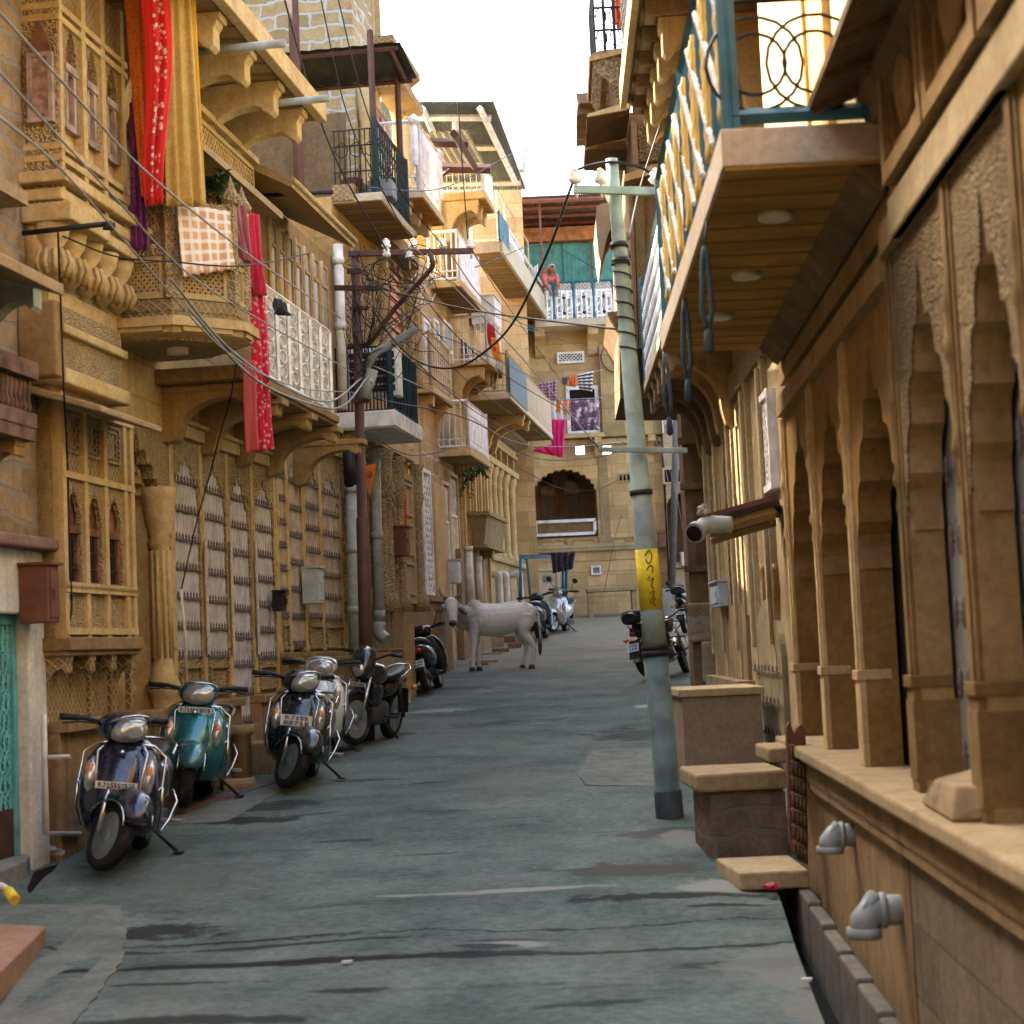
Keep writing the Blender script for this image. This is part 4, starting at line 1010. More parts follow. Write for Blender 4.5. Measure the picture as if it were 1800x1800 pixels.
# ground floor of D1
for px0, px1, yt, yb, mm in ((664, 671, 800, 1060, MSP), (676, 692, 860, 1080, MSF), (702, 722, 840, 1050, MSP)):
    a, b, z0, z1 = WL.q(px0, yt, yb, px1); m = MB(WL.P); m.box(a, b, 0, .03, z0, z1); m.frame(a-.08, b+.08, z0-.08, z1+.08, 0, .06, .09)
    for k in range(3): relief(m, a+.05, b-.05, z0+(z1-z0)*k/3+.05, z0+(z1-z0)*(k+1)/3-.05, .03, .05, .03)
    m.build('door_panel', mm, HD1)
for px in (605, 640, 662, 673, 695, 727):
    s = WL.S(px, 950); zz0, zz1 = WL.Z(px, 1075), WL.Z(px, 795); m = MB(WL.P)
    m.box(s-.11, s+.11, 0, .06, zz0, zz1); m.lathe((s, .08, zz0), [(.15, 0), (.12, .2), (.08, .3), (.07, 1.6), (.12, 1.8), (.09, 1.9), (.1, 2.2), (.14, 2.3)], 10); m.build('pilaster', MSF, HD1)
m = MB(WL.P); zz = WL.Z(690, 800); m.box(WL.S(655, 800), sD1, 0, .12, zz, zz+.15); m.build('lintel', MS, HD1)
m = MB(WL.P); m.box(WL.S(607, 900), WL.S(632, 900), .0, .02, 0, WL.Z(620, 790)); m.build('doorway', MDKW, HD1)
m = MB(WL.P)
for px0, px1, yt in ((664, 700, 1068), (702, 722, 1040)): a, b, z0, z1 = WL.q(px0, yt, yt+80, px1, .2); m.box(a, b, -.02, .09, .3, z1)
m.build('plinth', MRW, HD1, bevel=.01)
# white lattice window
a, b, z0, z1 = W2.q(737, 824, 1046, 752)
m = MB(W2.P); m.frame(a, b, z0, z1, .0, .1, .07); lw = m.build('window', MWHT, HD2)
m = MB(W2.P); m.box(a+.06, b-.06, .0, .02, z0+.05, z1-.05); m.build('pane', MDKW, lw)
m = MB(W2.P); m.lattice(a+.07, b-.07, z0+.07, z1-.07, .05, .08, .22, .035, .22); m.build('lattice', MWHT, lw)
# D2
zst = W2.Z(800, 1100); 
m = MB(W2.P); m.box(sD1+.01, sD2, -7, -.0, 0, zD2); m.build('wall', MS2, HD2)
a, b, z0, z1 = W2.q(738, 776, 850, 768); m = MB(W2.P); m.box(a, b, .0, .03, z0, z1); m.build('mortared_patch', MGBL, HD2); a, b, z0, z1 = W2.q(738, 505, 600, 775); m = MB(W2.P); m.box(a, b, 0, .03, z0, z1); m.build('mortared_patch', MGBL, HD2)
a, b, z0, z1 = W2.q(753, 850, 1055, 772); m = MB(W2.P); m.box(a, b, 0, .16, z0, z1); m.build('pilaster', MS, HD2, bevel=.02)
for px0, px1, yt, yb in ((775, 786, 855, 1065), (788, 801, 840, 1070)):
    a, b, z0, z1 = W2.q(px0, yt, yb, px1); m = MB(W2.P); m.box(a, b, 0, .04, z0, z1); m.frame(a-.06, b+.06, z0, z1+.1, 0, .09, .07)
    dr_ = m.build('door', simple('cream_door', (.5, .4, .22), .6, dirt=.3), HD2)
    m = MB(W2.P); zq = z0+(z1-z0)*.76; m.lattice(a+.05, b-.05, zq, z1-.05, .045, .06, .09, .012); relief(m, a+.05, b-.05, z0+.1, zq-.1, .04, .05, .03); m.build('door_panel', MWHT, dr_)
m = MB(W2.P); z_ = W2.Z(745, 1060); m.box(sD1, W2.S(765, 1050), 0, .3, .5, z_); m.box(sD1, W2.S(770, 1050), 0, .35, z_, z_+.1); m.build('plinth', MRW, HD2)
balcony(HD2, W2, (700, 345), (744, 346), (782, 395), 333, 232, MCRM, MWHT, 'bars', bracket=3, n=nb1+.5, smat=MORA, bh=.6)
b2 = HD2.children[-1]
for c in list(b2.children):
    if c.name.startswith('railing'): c['label'] = 'white barred railing with ball finials'
for px, py in ((727, 221), (771, 281)):
    m = MB(W2.P); s_, z_ = W2.hit(px, py, nb1+.42); m.bar((s_, nb1+.42, zD2+.1), (s_, nb1+.42, z_), .08); m.lathe((s_, nb1+.42, z_), [(.02, 0), (.09, .06), (.09, .12), (.02, .18)], 12); m.build('finial_post', MWHT, b2)
bb5, B5 = balcony(HD2, W2, (757, 505), (811, 503), (849, 544), 493, 417, MS, MWHT, 'bars', inset=.06, smat=MPLN)
s0, s1, n_, z0, zt, zr = B5; m = MB(W2.P); m.box(s0+.1, s1-.08, n_-.075, n_-.05, zt+.1, zr-.06); m.build('railing_sheet', MWHT, bb5)
bb7, B7 = balcony(HD2, W2, (733, 688), (762, 689), (798, 718), 677, 592, MS, MCRM, 'rings', bracket=2, inset=.05, smat=MORA, bh=.6)
bb6, B6 = balcony(HD2, W2, (771, 796), (828, 800), (863, 821), 788, 711, MS, MWHT, 'bars', inset=.06, smat=MPLN)
s0, s1, n_, z0, zt, zr = B6; m = MB(W2.P); m.box(s0+.1, s1-.08, n_-.075, n_-.05, zt+.1, zr-.03); m.build('railing_sheet', MWHT, bb6)
for px0, px1, yt, yb in ((760, 768, 560, 640), (775, 790, 560, 610), (742, 752, 560, 650)):
    a, b, z0, z1 = W2.q(px0, yt, yb, px1); m = MB(W2.P); m.frame(a, b, z0, z1, 0, .06, .06); m.box(a+.06, b-.06, 0, .03, z0+.06, z1-.06); w_ = m.build('window', MWHT, HD2)
    m = MB(W2.P); m.box(a+.07, b-.07, .03, .04, z0+.07, z1-.07); m.build('pane', simple('dim_pane', (.2, .2, .17), .3), w_)
# D3
m = MB(W2.P); m.box(sD2+.01, sD3, -7, -.01, 0, zD3); m.build('wall', MS3, HD3)
m = MB(W2.P); s_ = W2.S(760, 420, .3); m.box(W2.S(790, 420), W2.S(800, 420), 0, .3, W2.Z(795, 480), W2.Z(795, 395)); m.build('pilaster', MS, HD3)
b3, B3 = balcony(HD3, W2, (777, 347), (853, 347), (871, 393), 337, 297, MS, MWHT, 'wire', bracket=3, inset=.05, smat=MORA, bh=.85)
b10, B10 = balcony(HD3, W2, (796, 645), (861, 640), (885, 668), 634, 563, MS, MWHT, 'wire', bracket=3, inset=.05, smat=MORA, bh=.75)
a, b, z0, z1 = W2.q(812, 598, 640, 836); m = MB(W2.P); m.box(a, b, 0, .02, z0, z1); w_ = m.build('window', MDKW, HD3)
m = MB(W2.P)
for k in range(5): m.bar((a+(b-a)*k/4, .04, z0), (a+(b-a)*k/4, .04, z1), .03)
m.build('window_bars', MWHT, w_)
for px in (806, 815, 826, 836, 847):
    s = W2.S(px, 900); m = MB(W2.P); z0, z1 = W2.Z(px, 1060), W2.Z(px, 820); m.box(s-.14, s+.14, 0, .1, z0, z1); m.box(s-.07, s+.07, .1, .15, z0, z1); m.build('pilaster', MS, HD3)
m = MB(W2.P); a, b, z0, z1 = W2.q(808, 965, 1075, 856, .1); m.box(a, b, 0, .14, .6, z1); m.build('plinth', MRW, HD3)
# D4: gallery with columns
zl0, zl1, zl2 = W2.Z(900, 988), W2.Z(900, 838), W2.Z(900, 800)
zg0 = rz(36)-.5
m = MB(W2.P); m.box(sD3+.01, sD4, -7, -1.0, 0, zD4); m.build('wall', MSDK, HD4)
m = MB(W2.P); m.box(sD3+.01, sD4, -1.0, .05, zg0, zl0-.12); m.box(sD3+.01, sD4, -1, .14, zl0-.12, zl0); m.build('plinth', MSB, HD4, bevel=.01)
m = MB(W2.P); m.box(sD3+.01, sD4, -.25, .0, zl2, W2.Z(900, 745)); m.box(sD3+.01, sD4, -.28, .06, zl1, zl1+.14); m.box(sD3+.01, sD4, -.28, .04, zl2-.08, zl2); m.build('entablature', MS, HD4)
for px in (868, 877, 886, 897, 908, 918):
    s = W2.S(px, 920); m = MB(W2.P); h = zl1-zl0
    m.lathe((s, -.12, zl0), [(.16, 0), (.16, .12), (.125, .18), (.115, .25), (.115, h*.5), (.105, h-.5), (.13, h-.46), (.11, h-.42), (.12, h-.25), (.17, h-.12), (.17, h)], 14); m.build('column', MS, HD4)
    m = MB(W2.P); m.box(s-.05, s+.05, -.2, .0, zl1+.14, zl2-.08); m.build('mullion', MS, HD4)
b8, B8 = balcony(HD4, W2, (836, 430), (882, 442), (966, 582), 425, 385, MCRM, MWHT, 'none', n_in=-.1, inset=.05, smat=MPLN)
s0, s1, n_, z0, zt, zr = B8
m = MB(W2.P); m.box(s0, s1, n_-.04, n_+.03, z0-.02, zt); zpar = W2.Z(945, 500, n_); m.box(W2.S(900, 450, n_), s1, n_-.12, n_-.0, zt, max(zt+.1, zpar)); m.build('parapet', MCRM, b8)
m = MB(W2.P); m.box(W2.S(880, 450, n_), W2.S(897, 480, n_), n_-.03, n_+.01, zt, zr); m.build('railing_panel', MTEAL, b8)
m = MB(W2.P); m.box(W2.S(898, 430, n_), W2.S(926, 480, n_), n_-.1, n_-.06, zt, zr+.1); m.build('railing_sheet', MWHT, b8)
m = MB(W2.P)
for px in (875, 888, 905, 915, 925):
    s_ = W2.S(px, 380, n_-.4); m.bar((s_, n_-.4, zt), (s_, n_-.4, zt+1.9), .05)
for q in (.6, 1.2, 1.88): m.bar((W2.S(875, 380, n_-.4), n_-.4, zt+q), (W2.S(925, 380, n_-.4), n_-.4, zt+q), .05)
m.build('pipe_frame', MCRM, b8)
nc9 = 1.0
b9, B9 = balcony(HD4, W2, (820, 690), (897, 700), (973, 788), 690, 628, MCRM, MCRM, 'bars', n_in=-1.0, inset=.05, n=nc9, bracket=0, smat=MPLN)
s0, s1, n_, z0, zt, zr = B9
m = MB(W2.P); m.box(s0+.3, s1-.06, n_-.075, n_-.06, zt+.08, zr-.05); m.build('railing_sheet', MCRM, b9)
m = MB(W2.P); m.box(s0-.05, s0+(s1-s0)*.35, n_+.005, n_+.02, zt-.05, zr-.1); m.build('netting', cloth('teal_netting', (.05, .12, .13), (.2, .22, .2), 'x', 30), b9)
m = MB(W2.P); slab_profile(m, sD3, sD4+.1, [(-.02, z0-.25), (.35, z0-.12), (.35, z0-.02), (-.02, z0-.02)]); m.build('cornice', MSD, HD4)
for i in range(2):
    s = sD3+.3+i*.9; m = MB(W2.P); corbel(m, s, .16, -.05, .95, z0-.02, .75); m.build('corbel', MS, HD4)
# miniature bracketed box on the gallery plinth
a, z1 = W2.hit(856, 905, .5); b = W2.S(889, 905, .5); z0 = W2.Z(856, 955, .5); n_ = .5
m = MB(W2.P); m.hexa([(a+.1, 0, z0), (b-.1, 0, z0), (b-.1, n_-.1, z0), (a+.1, n_-.1, z0), (a, 0, z1), (b, 0, z1), (b, n_, z1), (a, n_, z1)]); m.box(a-.05, b+.05, 0, n_+.05, z1, z1+.08); m.box(a+.05, b-.05, 0, n_-.03, z0-.06, z0)
bx = m.build('bracketed_box', MSF, HD4)
m = MB(W2.P); corbel(m, (a+b)/2, .3, -.02, n_-.1, z0-.06, .55); m.build('corbel', MSD, bx)
# roofs of sheet metal seen from below, over the far left houses
def corr(name, c4, mat, amp=.02, k=30, th=.012, parent=None):
    """corrugated sheet between four world corners (a,b near edge; c,d far edge)"""
    a, b, c, d = [V(p) for p in c4]; m = MB(); vs = []; fs = []; N_ = k*4
    nn = (b-a).cross(c-a).normalized()
    for j in range(N_+1):
        t_ = j/N_; o = nn*(amp*sin(j*pi/2))
        p, q = a.lerp(b, t_)+o, d.lerp(c, t_)+o; vs += [p, q, p+nn*th, q+nn*th]
    for j in range(N_): fs += [(4*j, 4*j+1, 4*j+5, 4*j+4), (4*j+2, 4*j+6, 4*j+7, 4*j+3)]
    m.add(vs, fs); return m.build(name, mat, parent)
nR = B3[2]; zRA = W2.Z(820, 228, nR)
rA = corr('roof_canopy', [W2.P((W2.S(820, 228, nR), -2.5, zRA)), W2.P((W2.S(820, 228, nR), nR, zRA)), W2.P((W2.S(857, 297, nR), nR, zRA-.05)), W2.P((W2.S(857, 297, nR), -2.5, zRA-.05))], MCORR, k=24)
tag(rA, 'small corrugated canopy on red brown beams above the white railed top balconies', 'canopy')
def strut(nm, root, pts, w, mat):
    m = MB(); m.tube(pts, w*.7, 4, False); return m.build(nm, mat, root)
P = at
strut('beam', rA, [P(745, 250, 27.5), P(823, 252, 27.5)], .11, MRUST)
strut('beam', rA, [P(798, 235, 25.5), P(833, 293, 30)], .1, MRUST)
strut('beam', rA, [P(775, 295, 30.3), P(862, 297, 30.3)], .13, MRUST)
strut('beam', rA, [P(775, 310, 30.2), P(790, 298, 30.2)], .06, MRUST)
rB = corr('roof_canopy', [P(640, 178, 33), P(868, 178, 33), P(926, 334, 39.2), P(660, 338, 39.2)], MCORR, amp=.03, k=60)
tag(rB, 'large pale green corrugated canopy on white beams behind the smaller canopy', 'canopy')
for q in ([P(700, 197, 33.6), P(863, 197, 33.6)], [P(843, 180, 33), P(905, 310, 38)], [P(742, 180, 33), P(790, 290, 37)], [P(800, 200, 33.7), P(800, 232, 33.7)], [P(700, 250, 35.6), P(880, 250, 35.6)], [P(700, 315, 38.3), P(915, 312, 38.3)]):
    strut('beam', rB, [x-V((0, 0, .12)) for x in q], .1, MWHT)
strut('downpipe', rB, [P(895, 300, 38), P(917, 299, 38), P(921, 262, 38)], .14, MPVCW)
m = MB(); a = P(780, 470, 44); b = P(922, 470, 44); m.box(a.x-3, b.x, 43.2, 52, 2, P(900, 345, 44).z); hb = m.build('wall', MEND, None); 
# ------------------------------------------------------------------ house closing the street
YE = 47.0
WE = Wall(0, YE, 90, 'L')     # s = x, n towards the camera
HE = house('end_house', WE, 2, 'ochre house facing down the street with a cusped arch and sea green upper shutters')
hb.parent = HE; hb.location = hb.location-HE.location; hb.name = 'side_wing'
e0, e1 = WE.S(920, 900), WE.S(1168, 900); zeg = rz(YE)-.4
zE1 = WE.Z(1000, 572, 1.0)
ax0, ax1, azs, aza, azb = WE.S(936, 900), WE.S(1051, 900), WE.Z(936, 872), WE.Z(994, 824), WE.Z(990, 945)
m = MB(WE.P)
m.box(e0, ax0, -6, 0, zeg, WE.Z(1000, 800)); m.box(ax1, e1, -6, 0, zeg, WE.Z(1000, 800)); m.box(ax0, ax1, -6, 0, zeg, azb); m.box(ax0, ax1, -6, -1.6, azb, WE.Z(1000, 800))
m.box(e0, e1, -6, 0, WE.Z(1000, 800), zE1); m.build('wall', MEND, HE)
m = MB(WE.P); m.arch(ax0, ax1, azb, WE.Z(1000, 800), -.35, 0.0, ax0+.01, ax1-.01, azs, aza, 13, .05, 6, .07, False); m.build('arch', MEND, HE)
m = MB(WE.P); m.box(ax0, ax1, -1.6, -1.56, azb, aza+.4); m.build('loggia_back', MBRN, HE)
for px0, px1 in ((951, 976), (992, 1019)):
    a, b, z0, z1 = WE.q(px0, 850, 912, px1, -1.56); m = MB(WE.P); m.frame(a, b, z0, z1-.3, -1.56, -1.5, .07); w_ = m.build('window', MWOOD, HE)
    m = MB(WE.P); c = arch_curve(a, b, z1-.3, z1+.25, 1, 12, 0, .1, False); m.poly(c, -1.56, -1.5); m.build('fanlight', MGLS, w_)
    m = MB(WE.P); m.lattice(a+.06, b-.06, z0+.06, z1-.35, -1.52, -1.5, .1, .014); m.build('mesh', MGREY, w_)
a, b, z0, z1 = WE.q(937, 914, 946, 1051, .03)
m = MB(WE.P); m.frame(a, b, z0-.02, z1+.02, .0, .05, .06); pr = m.build('parapet_panel', MIRON, HE)
m = MB(WE.P); m.box(a+.06, b-.06, .0, .02, z0, z1); m.build('mesh', MBRN, pr)
m = MB(WE.P)
for i in range(46):
    x = a+.07+(b-a-.14)*(i+.5)/46; m.bar2((x-.03, z0+.03), (x+.03, z0+.11), .05, .065, .03); m.bar2((x-.03, z1-.11), (x+.03, z1-.03), .05, .065, .03)
for i in range(9):
    z = z0+.12+(z1-z0-.24)*(i+.5)/9; m.bar2((a+.04, z-.03), (a+.12, z+.03), .05, .065, .03); m.bar2((b-.12, z-.03), (b-.04, z+.03), .05, .065, .03)
m.build('rope_border', MWHT, pr)
zc = WE.Z(1050, 962)
m = MB(WE.P); m.box(e0+.1, e1-.02, 0, .12, zc, zc+.1); 
for i in range(48): x = e0+.15+(e1-e0-.3)*i/48; m.bar2((x, zc-.09), (x+.09, zc), .0, .1, .05)
m.build('rope_cornice', MSP, HE)
m = MB(WE.P)
for px0, px1, yt, yb in ((942, 1045, 952, 985-25), ): pass
for px0, px1, yt, yb in ((940, 1048, 950, 958), (1068, 1122, 945, 955)): pass
a, b, z0, z1 = WE.q(940, 949, 957, 1050)
for px0, px1 in ((942, 1048), (1075, 1120)): relief(m, WE.S(px0, 960), WE.S(px1, 960), WE.Z(1000, 958)-.05, WE.Z(1000, 948), 0, .05, .03)
for px in (1060, 928): s = WE.S(px, 930); m.box(s-.13, s+.13, 0, .06, WE.Z(px, 962), WE.Z(px, 943))
for px in (930, 1062, 1128): s = WE.S(px, 860); m.box(s-.12, s+.12, 0, .04, WE.Z(px, 960), WE.Z(px, 790))
for px in (1000, 1106): m.lathe((WE.S(px, 957), .03, WE.Z(px, 954)), [(.12, -.02), (.12, 0), (.06, .01)], 12, 'y')
m.build('carved_panel', MSF, HE)
# low door, vents, ledge
a, b, z0, z1 = WE.q(943, 999, 1060, 985)
m = MB(WE.P); m.frame(a, b, z0-.6, z1, 0, .08, .09); m.box(a+.09, b-.09, 0, .03, z0-.6, z1-.09); dd = m.build('door', MCRM, HE)
a, b, z0, z1 = WE.q(955, 1012, 1024, 971); m = MB(WE.P); m.frame(a, b, z0, z1, .03, .05, .03); m.box(a+.03, b-.03, .03, .04, z0+.03, z1-.03); m.build('vent', MGREY, dd)
a, b, z0, z1 = WE.q(1039, 995, 1011, 1057); m = MB(WE.P); m.frame(a, b, z0, z1, 0, .06, .05); w_ = m.build('window', MWHT, HE)
m = MB(WE.P); m.box(a+.05, b-.05, 0, .02, z0+.05, z1-.05); m.build('mesh', MGREY, w_)
m = MB(WE.P)
for py in (985, 1005, 1030, 1048): z = WE.Z(1050, py); m.box(e0+1, e1-.02, 0, .015, z, z+.02)
m.build('string_course', MSP, HE)
# three little slots
a, b, z0, z1 = WE.q(1088, 834, 846, 1108); m = MB(WE.P); m.frame(a-.03, b+.03, z0-.02, z1+.02, 0, .04, .03)
m.build('vent_frame', MSP, HE); m = MB(WE.P)
for i in range(3): s_ = a+(b-a)*i/3; m.poly(arch_curve(s_+.02, s_+(b-a)/3-.02, z0+.08, z1, 1, 6, 0, .5, False)+[(s_+(b-a)/3-.02, z0), (s_+.02, z0)], .0, .012)
m.build('vent_slot', MDKW, HE)
# white ventilator, projecting panel
a, b, z0, z1 = WE.q(979, 620, 640, 1027); m = MB(WE.P); m.frame(a, b, z0, z1, 0, .08, .06); w_ = m.build('ventilator', MWHT, HE)
m = MB(WE.P); m.lattice(a+.06, b-.06, z0+.06, z1-.06, .04, .06, .1, .025); m.build('mesh', MWHT, w_); m = MB(WE.P); m.box(a+.05, b-.05, 0, .02, z0+.05, z1-.05); m.build('pane', MDKW, w_)
a, b, z0, z1 = WE.q(1055, 609, 770, 1160); m = MB(WE.P); m.box(a, b, .0, .25, z0, z1); m.build('projecting_wall', stone('pale_ochre', (.54, .38, .17), (.6, .45, .22), block=(.8, .38, 0), face='E', grime=.2), HE, bevel=.02)
a, b, z0, z1 = WE.q(996, 680, 765, 1053); m = MB(WE.P); m.frame(a, b, z0, z1, 0, .07, .1); w_ = m.build('window', MWHT, HE)
m = MB(WE.P); m.box(a+.1, b-.1, 0, .02, z0+.1, z1-.1); m.build('pane', MDKW, w_)
m = MB(WE.P); m.box(a-.1, b+.1, 0, .35, z0-.12, z0); m.box(e0, e1, 0, .12, z0-.3, z0-.16); m.build('ledge', MS, HE)
for px in (1050, 1144): m = MB(WE.P); corbel(m, WE.S(px, 775), .2, 0, .4, z0-.14, .5); m.build('corbel', MS, HE)
# upper balcony
zs0, zs1, zsr = WE.Z(1000, 572, 1.0), WE.Z(1000, 560, 1.0), WE.Z(1000, 495, 1.0)
bx0, bx1 = WE.S(940, 560, 1.0), WE.S(1150, 550, 1.0)
m = MB(WE.P); m.box(bx0, bx1, 0, 1.0, zs0, zs1); be = m.build('balcony', MCRM, HE)
m = MB(WE.P); m.bar((bx0, .95, zsr), (bx1, .95, zsr), .06)
for i in range(7): x = bx0+(bx1-bx0)*i/6; m.bar((x, .95, zs1), (x, .95, zsr), .07)
m.build('rail_post', MTEAL, be)
m = MB(WE.P); H = zsr-zs1
for i in range(6):
    a = bx0+(bx1-bx0)*i/6+.07; b = bx0+(bx1-bx0)*(i+1)/6-.07
    m.box(a, b, .95, .97, zs1+.03, zs1+.1*H); m.box(a, b, .95, .97, zs1+.7*H, zs1+.78*H)
    for x in (a, (a+b)/2-.07, (a+b)/2+.07, b): m.bar((x, .96, zs1), (x, .96, zs1+.78*H), .05)
    for c in ((a*3+b)/4, (a+3*b)/4):
        m.frame(c-.18, c+.18, zs1+.14*H, zs1+.6*H, .95, .97, .05); m.bar2((c-.08, zs1+.34*H), (c, zs1+.44*H), .95, .97, .06); m.bar2((c+.08, zs1+.34*H), (c, zs1+.24*H), .95, .97, .06); m.bar2((c-.12, zs1+.66*H), (c+.12, zs1+.64*H), .95, .97, .07)
    m.lattice(a, b, zs1+.8*H, zsr-.03, .95, .96, .1, .012)
rw = m.build('railing', MWHT, be)
m = MB(WE.P); m.box(bx0, bx1, .93, .94, zs1, zsr-.03); m.build('mesh_screen', simple('tan_mesh', (.36, .3, .2), .8), be)
for px in (1040, 948): m = MB(WE.P); corbel(m, WE.S(px, 590), .28, 0, .85, zs0, .7); m.build('corbel', MS, HE)
# shutters and sheet roof
zg1 = WE.Z(1000, 425, -.5)
m = MB(WE.P); m.box(e0-2, WE.S(1180, 450), -6, -.6, zs0, zg1); m.build('upper_wall', MGRN, HE)
for a, b in ((905, 984), (990, 1038), (1041, 1085), (1088, 1130)):
    m = MB(WE.P); m.box(WE.S(a, 450, -.6), WE.S(b, 450, -.6), -.6, -.55, zs1, zg1-.05)
    for k in range(7): x = WE.S(a, 450, -.6)+(WE.S(b, 450, -.6)-WE.S(a, 450, -.6))*k/7; m.box(x, x+.02, -.55, -.535, zs1, zg1-.06)
    m.build('shutter', MGRN, HE)
m = MB(WE.P); m.box(e0-2, WE.S(1180, 450), -6.2, -.3, zg1, WE.Z(1000, 398, -.3)); m.build('fascia', MORD, HE)
m = MB(WE.P); m.box(WE.S(948, 400, .9), WE.S(952, 400, .9), .9, 1.0, zs1, WE.Z(950, 355, .9)); m.box(WE.S(1038, 450, -.4), WE.S(1040, 450, -.4), -.5, -.4, zs1, WE.Z(1039, 420, -.4)); m.build('post', MRPNT, HE)
zf, zbk = WE.Z(1000, 342, 1.3), WE.Z(1000, 396, -.6)
x0, x1 = WE.S(840, 350, 1.3), WE.S(1180, 350, 1.3)
rf = corr('sheet_roof', [(x0, YE-1.3, zf), (x1, YE-1.3, zf+.0), (x1, YE+3, zf-.3), (x0, YE+3, zf-.3)], simple('tan_corrugated', (.36, .31, .24), .6, dirt=.3), amp=.03, k=90, parent=HE)
m = MB(WE.P)
for n_, d in ((1.25, .12), (.6, .15), (-.1, .2), (-.8, .24), (-1.6, .3)): m.bar((x0, n_, zf-d), (x1, n_, zf-d), .09)
m.build('purlin', MRPNT, rf)
# bench slab, block steps by the end wall
def slab_bench(name, x0, x1, y, d, ztop, th, label, mat=MCAP):
    zg_ = rz(y); r = empty(name, (( x0+x1)/2, y, zg_), label, 'bench'); m = MB(); m.box(x0, x1, y-d, y+d, ztop-th, ztop); m.build('seat', mat, r, bevel=.01)
    for x in (x0+.1, x1-.1): m = MB(); m.box(x-.07, x+.07, y-d+.05, y+d-.05, zg_-.05, ztop-th); m.build('leg', mat, r, bevel=.01)
    return r
a = at(1030, 1035, 45.6); b = at(1120, 1032, 45.6); slab_bench('stone_bench', a.x, b.x, 45.6, .3, a.z, .1, 'long stone bench against the foot of the end house')
# right neighbour of the end house
HF = house('annex_house', WE, e1+2, 'pale ochre house with a small dark cusped arch at the far right corner')
fx0, fx1 = e1+.02, e1+5; f0 = .5
m = MB(WE.P); a0, a1 = WE.S(1171, 900, .5), WE.S(1222, 900, .5); zs_, zap_, zbb = WE.Z(1171, 890, .5), WE.Z(1200, 866, .5), WE.Z(1195, 1000, .5)
m.box(fx0, a0, -6, .5, zeg, zap_+.5); m.box(a1, fx1, -6, .5, zeg, zap_+.5); m.box(a0, a1, -6, .5, zeg, zbb); m.box(a0, a1, -6, -.6, zbb, zap_+.5); m.box(fx0, fx1, -6, .5, zap_+.5, WE.Z(1200, 690, .5)); m.build('wall', stone('pale_ochre_wall', (.52, .4, .24), (.58, .46, .3), block=(1.4, .3, 0), face='E', grime=.25), HF)
m = MB(WE.P); m.arch(a0, a1, zbb, zap_+.5, .2, .5, a0+.01, a1-.01, zs_, zap_, 9, .1, 6, .1, False); m.build('arch', MSF, HF)
m = MB(WE.P); m.box(a0, a1, -.6, -.55, zbb, zap_+.4); m.build('loggia_back', MBRN, HF)
a, b, z0, z1 = WE.q(1168, 826, 848, 1211, .5); m = MB(WE.P); m.box(a, b, .5, .52, z0, z1); w_ = m.build('window', MDKW, HF); m = MB(WE.P); m.frame(a-.05, b+.05, z0-.05, z1+.05, .5, .54, .05); m.build('window_frame', MSP, w_)
m = MB(WE.P); z_ = WE.Z(1190, 998, .6); m.box(fx0, fx1, .5, .65, z_, z_+.15); m.build('ledge', MSP, HF)
m = MB(WE.P); z_ = WE.Z(1190, 760, .6)
for k in range(14): m.bar((fx0+k*.2, .6, z_), (fx0+k*.2, .6, z_+1.0), .03)
m.bar((fx0, .6, z_+1), (fx0+2.8, .6, z_+1), .05); m.lattice(fx0, fx0+2.8, z_+.2, z_+.9, .6, .62, .2, .02); m.build('railing', MWHT, HF)
# ------------------------------------------------------------------ right side: the near colonnaded house
WR = Wall(1.73, 9.8, 2.9, 'R')
HR = empty('colonnade_house', WR.P((-2, -.5, -.5)), 'shaded sandstone house on a high plinth with cusped arches and carved piers', 'building')
zp = WR.Z(1400, 1345, .1); zp = WR.Z(1580, 1405, .12)
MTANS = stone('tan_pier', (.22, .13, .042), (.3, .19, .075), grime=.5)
rEnd = WR.S(1378, 900); rN = -34
zR1 = WR.Z(1500, 470); zbu = WR.Z(1555, 305)
zTop = 12.5
# plinth and ledge
m = MB(WR.P); m.box(rN, rEnd, -4, .0, -1.2, zp-.2); m.build('plinth', MRW, HR)
m = MB(WR.P); m.box(rN, rEnd+.02, -4, .14, zp-.07, zp); m.box(rN, rEnd+.01, -.3, .1, zp-.1, zp-.07)
m.build('ledge', MCAP, HR, bevel=.015)
m = MB(WR.P); m.box(rN, rEnd, -.2, .04, zp-.21, zp-.1)
k = int((rEnd-rN)/.05)
for i in range(k): s = rN+(rEnd-rN)*i/k; m.box(s+.008, s+.042, .04, .075, zp-.2, zp-.11)
m.box(rN, rEnd, -.2, .06, zp-.26, zp-.21); m.build('dentil_frieze', MRW, HR)
sq = WR.S(1602, 1600)
m = MB(WR.P); m.box(sq-.07, sq+.07, -.2, .014, -1.2, zp-.26); m.build('recess_shade_strip', MBRN, HR)  # dark strip painted in for the shade of an upright recess
m = MB(WR.P); m.box(rN, sq-.1, 0, .012, -1.2, zp-.27); m.build('block_facing', stone('plinth_blocks', (.21, .155, .095), (.28, .21, .14), block=(.7, .3, 0), grime=.7, streak=.9), HR)
m = MB(WR.P); m.box(-27, -25, -3.9, 14, -1.5, 12.4); m.build('unseen_light_blocker', MSDK, HR)  # added behind the camera, out of view, to darken the near street
# channel kerb of slabs between plinth and drain
m = MB(WR.P); 
for i in range(9):
    a = sq-1.0+i*.62; p = WR.P((a, .2, 0)); z = rz(p.y); m.box(a+.004, a+.616, .05, .13, z-.6, z-.01+random.uniform(-.012, .012))
m.build('drain_kerb', stone('kerb_stone', (.17, .15, .12), (.24, .21, .17), grime=.7), HR, bevel=.015)
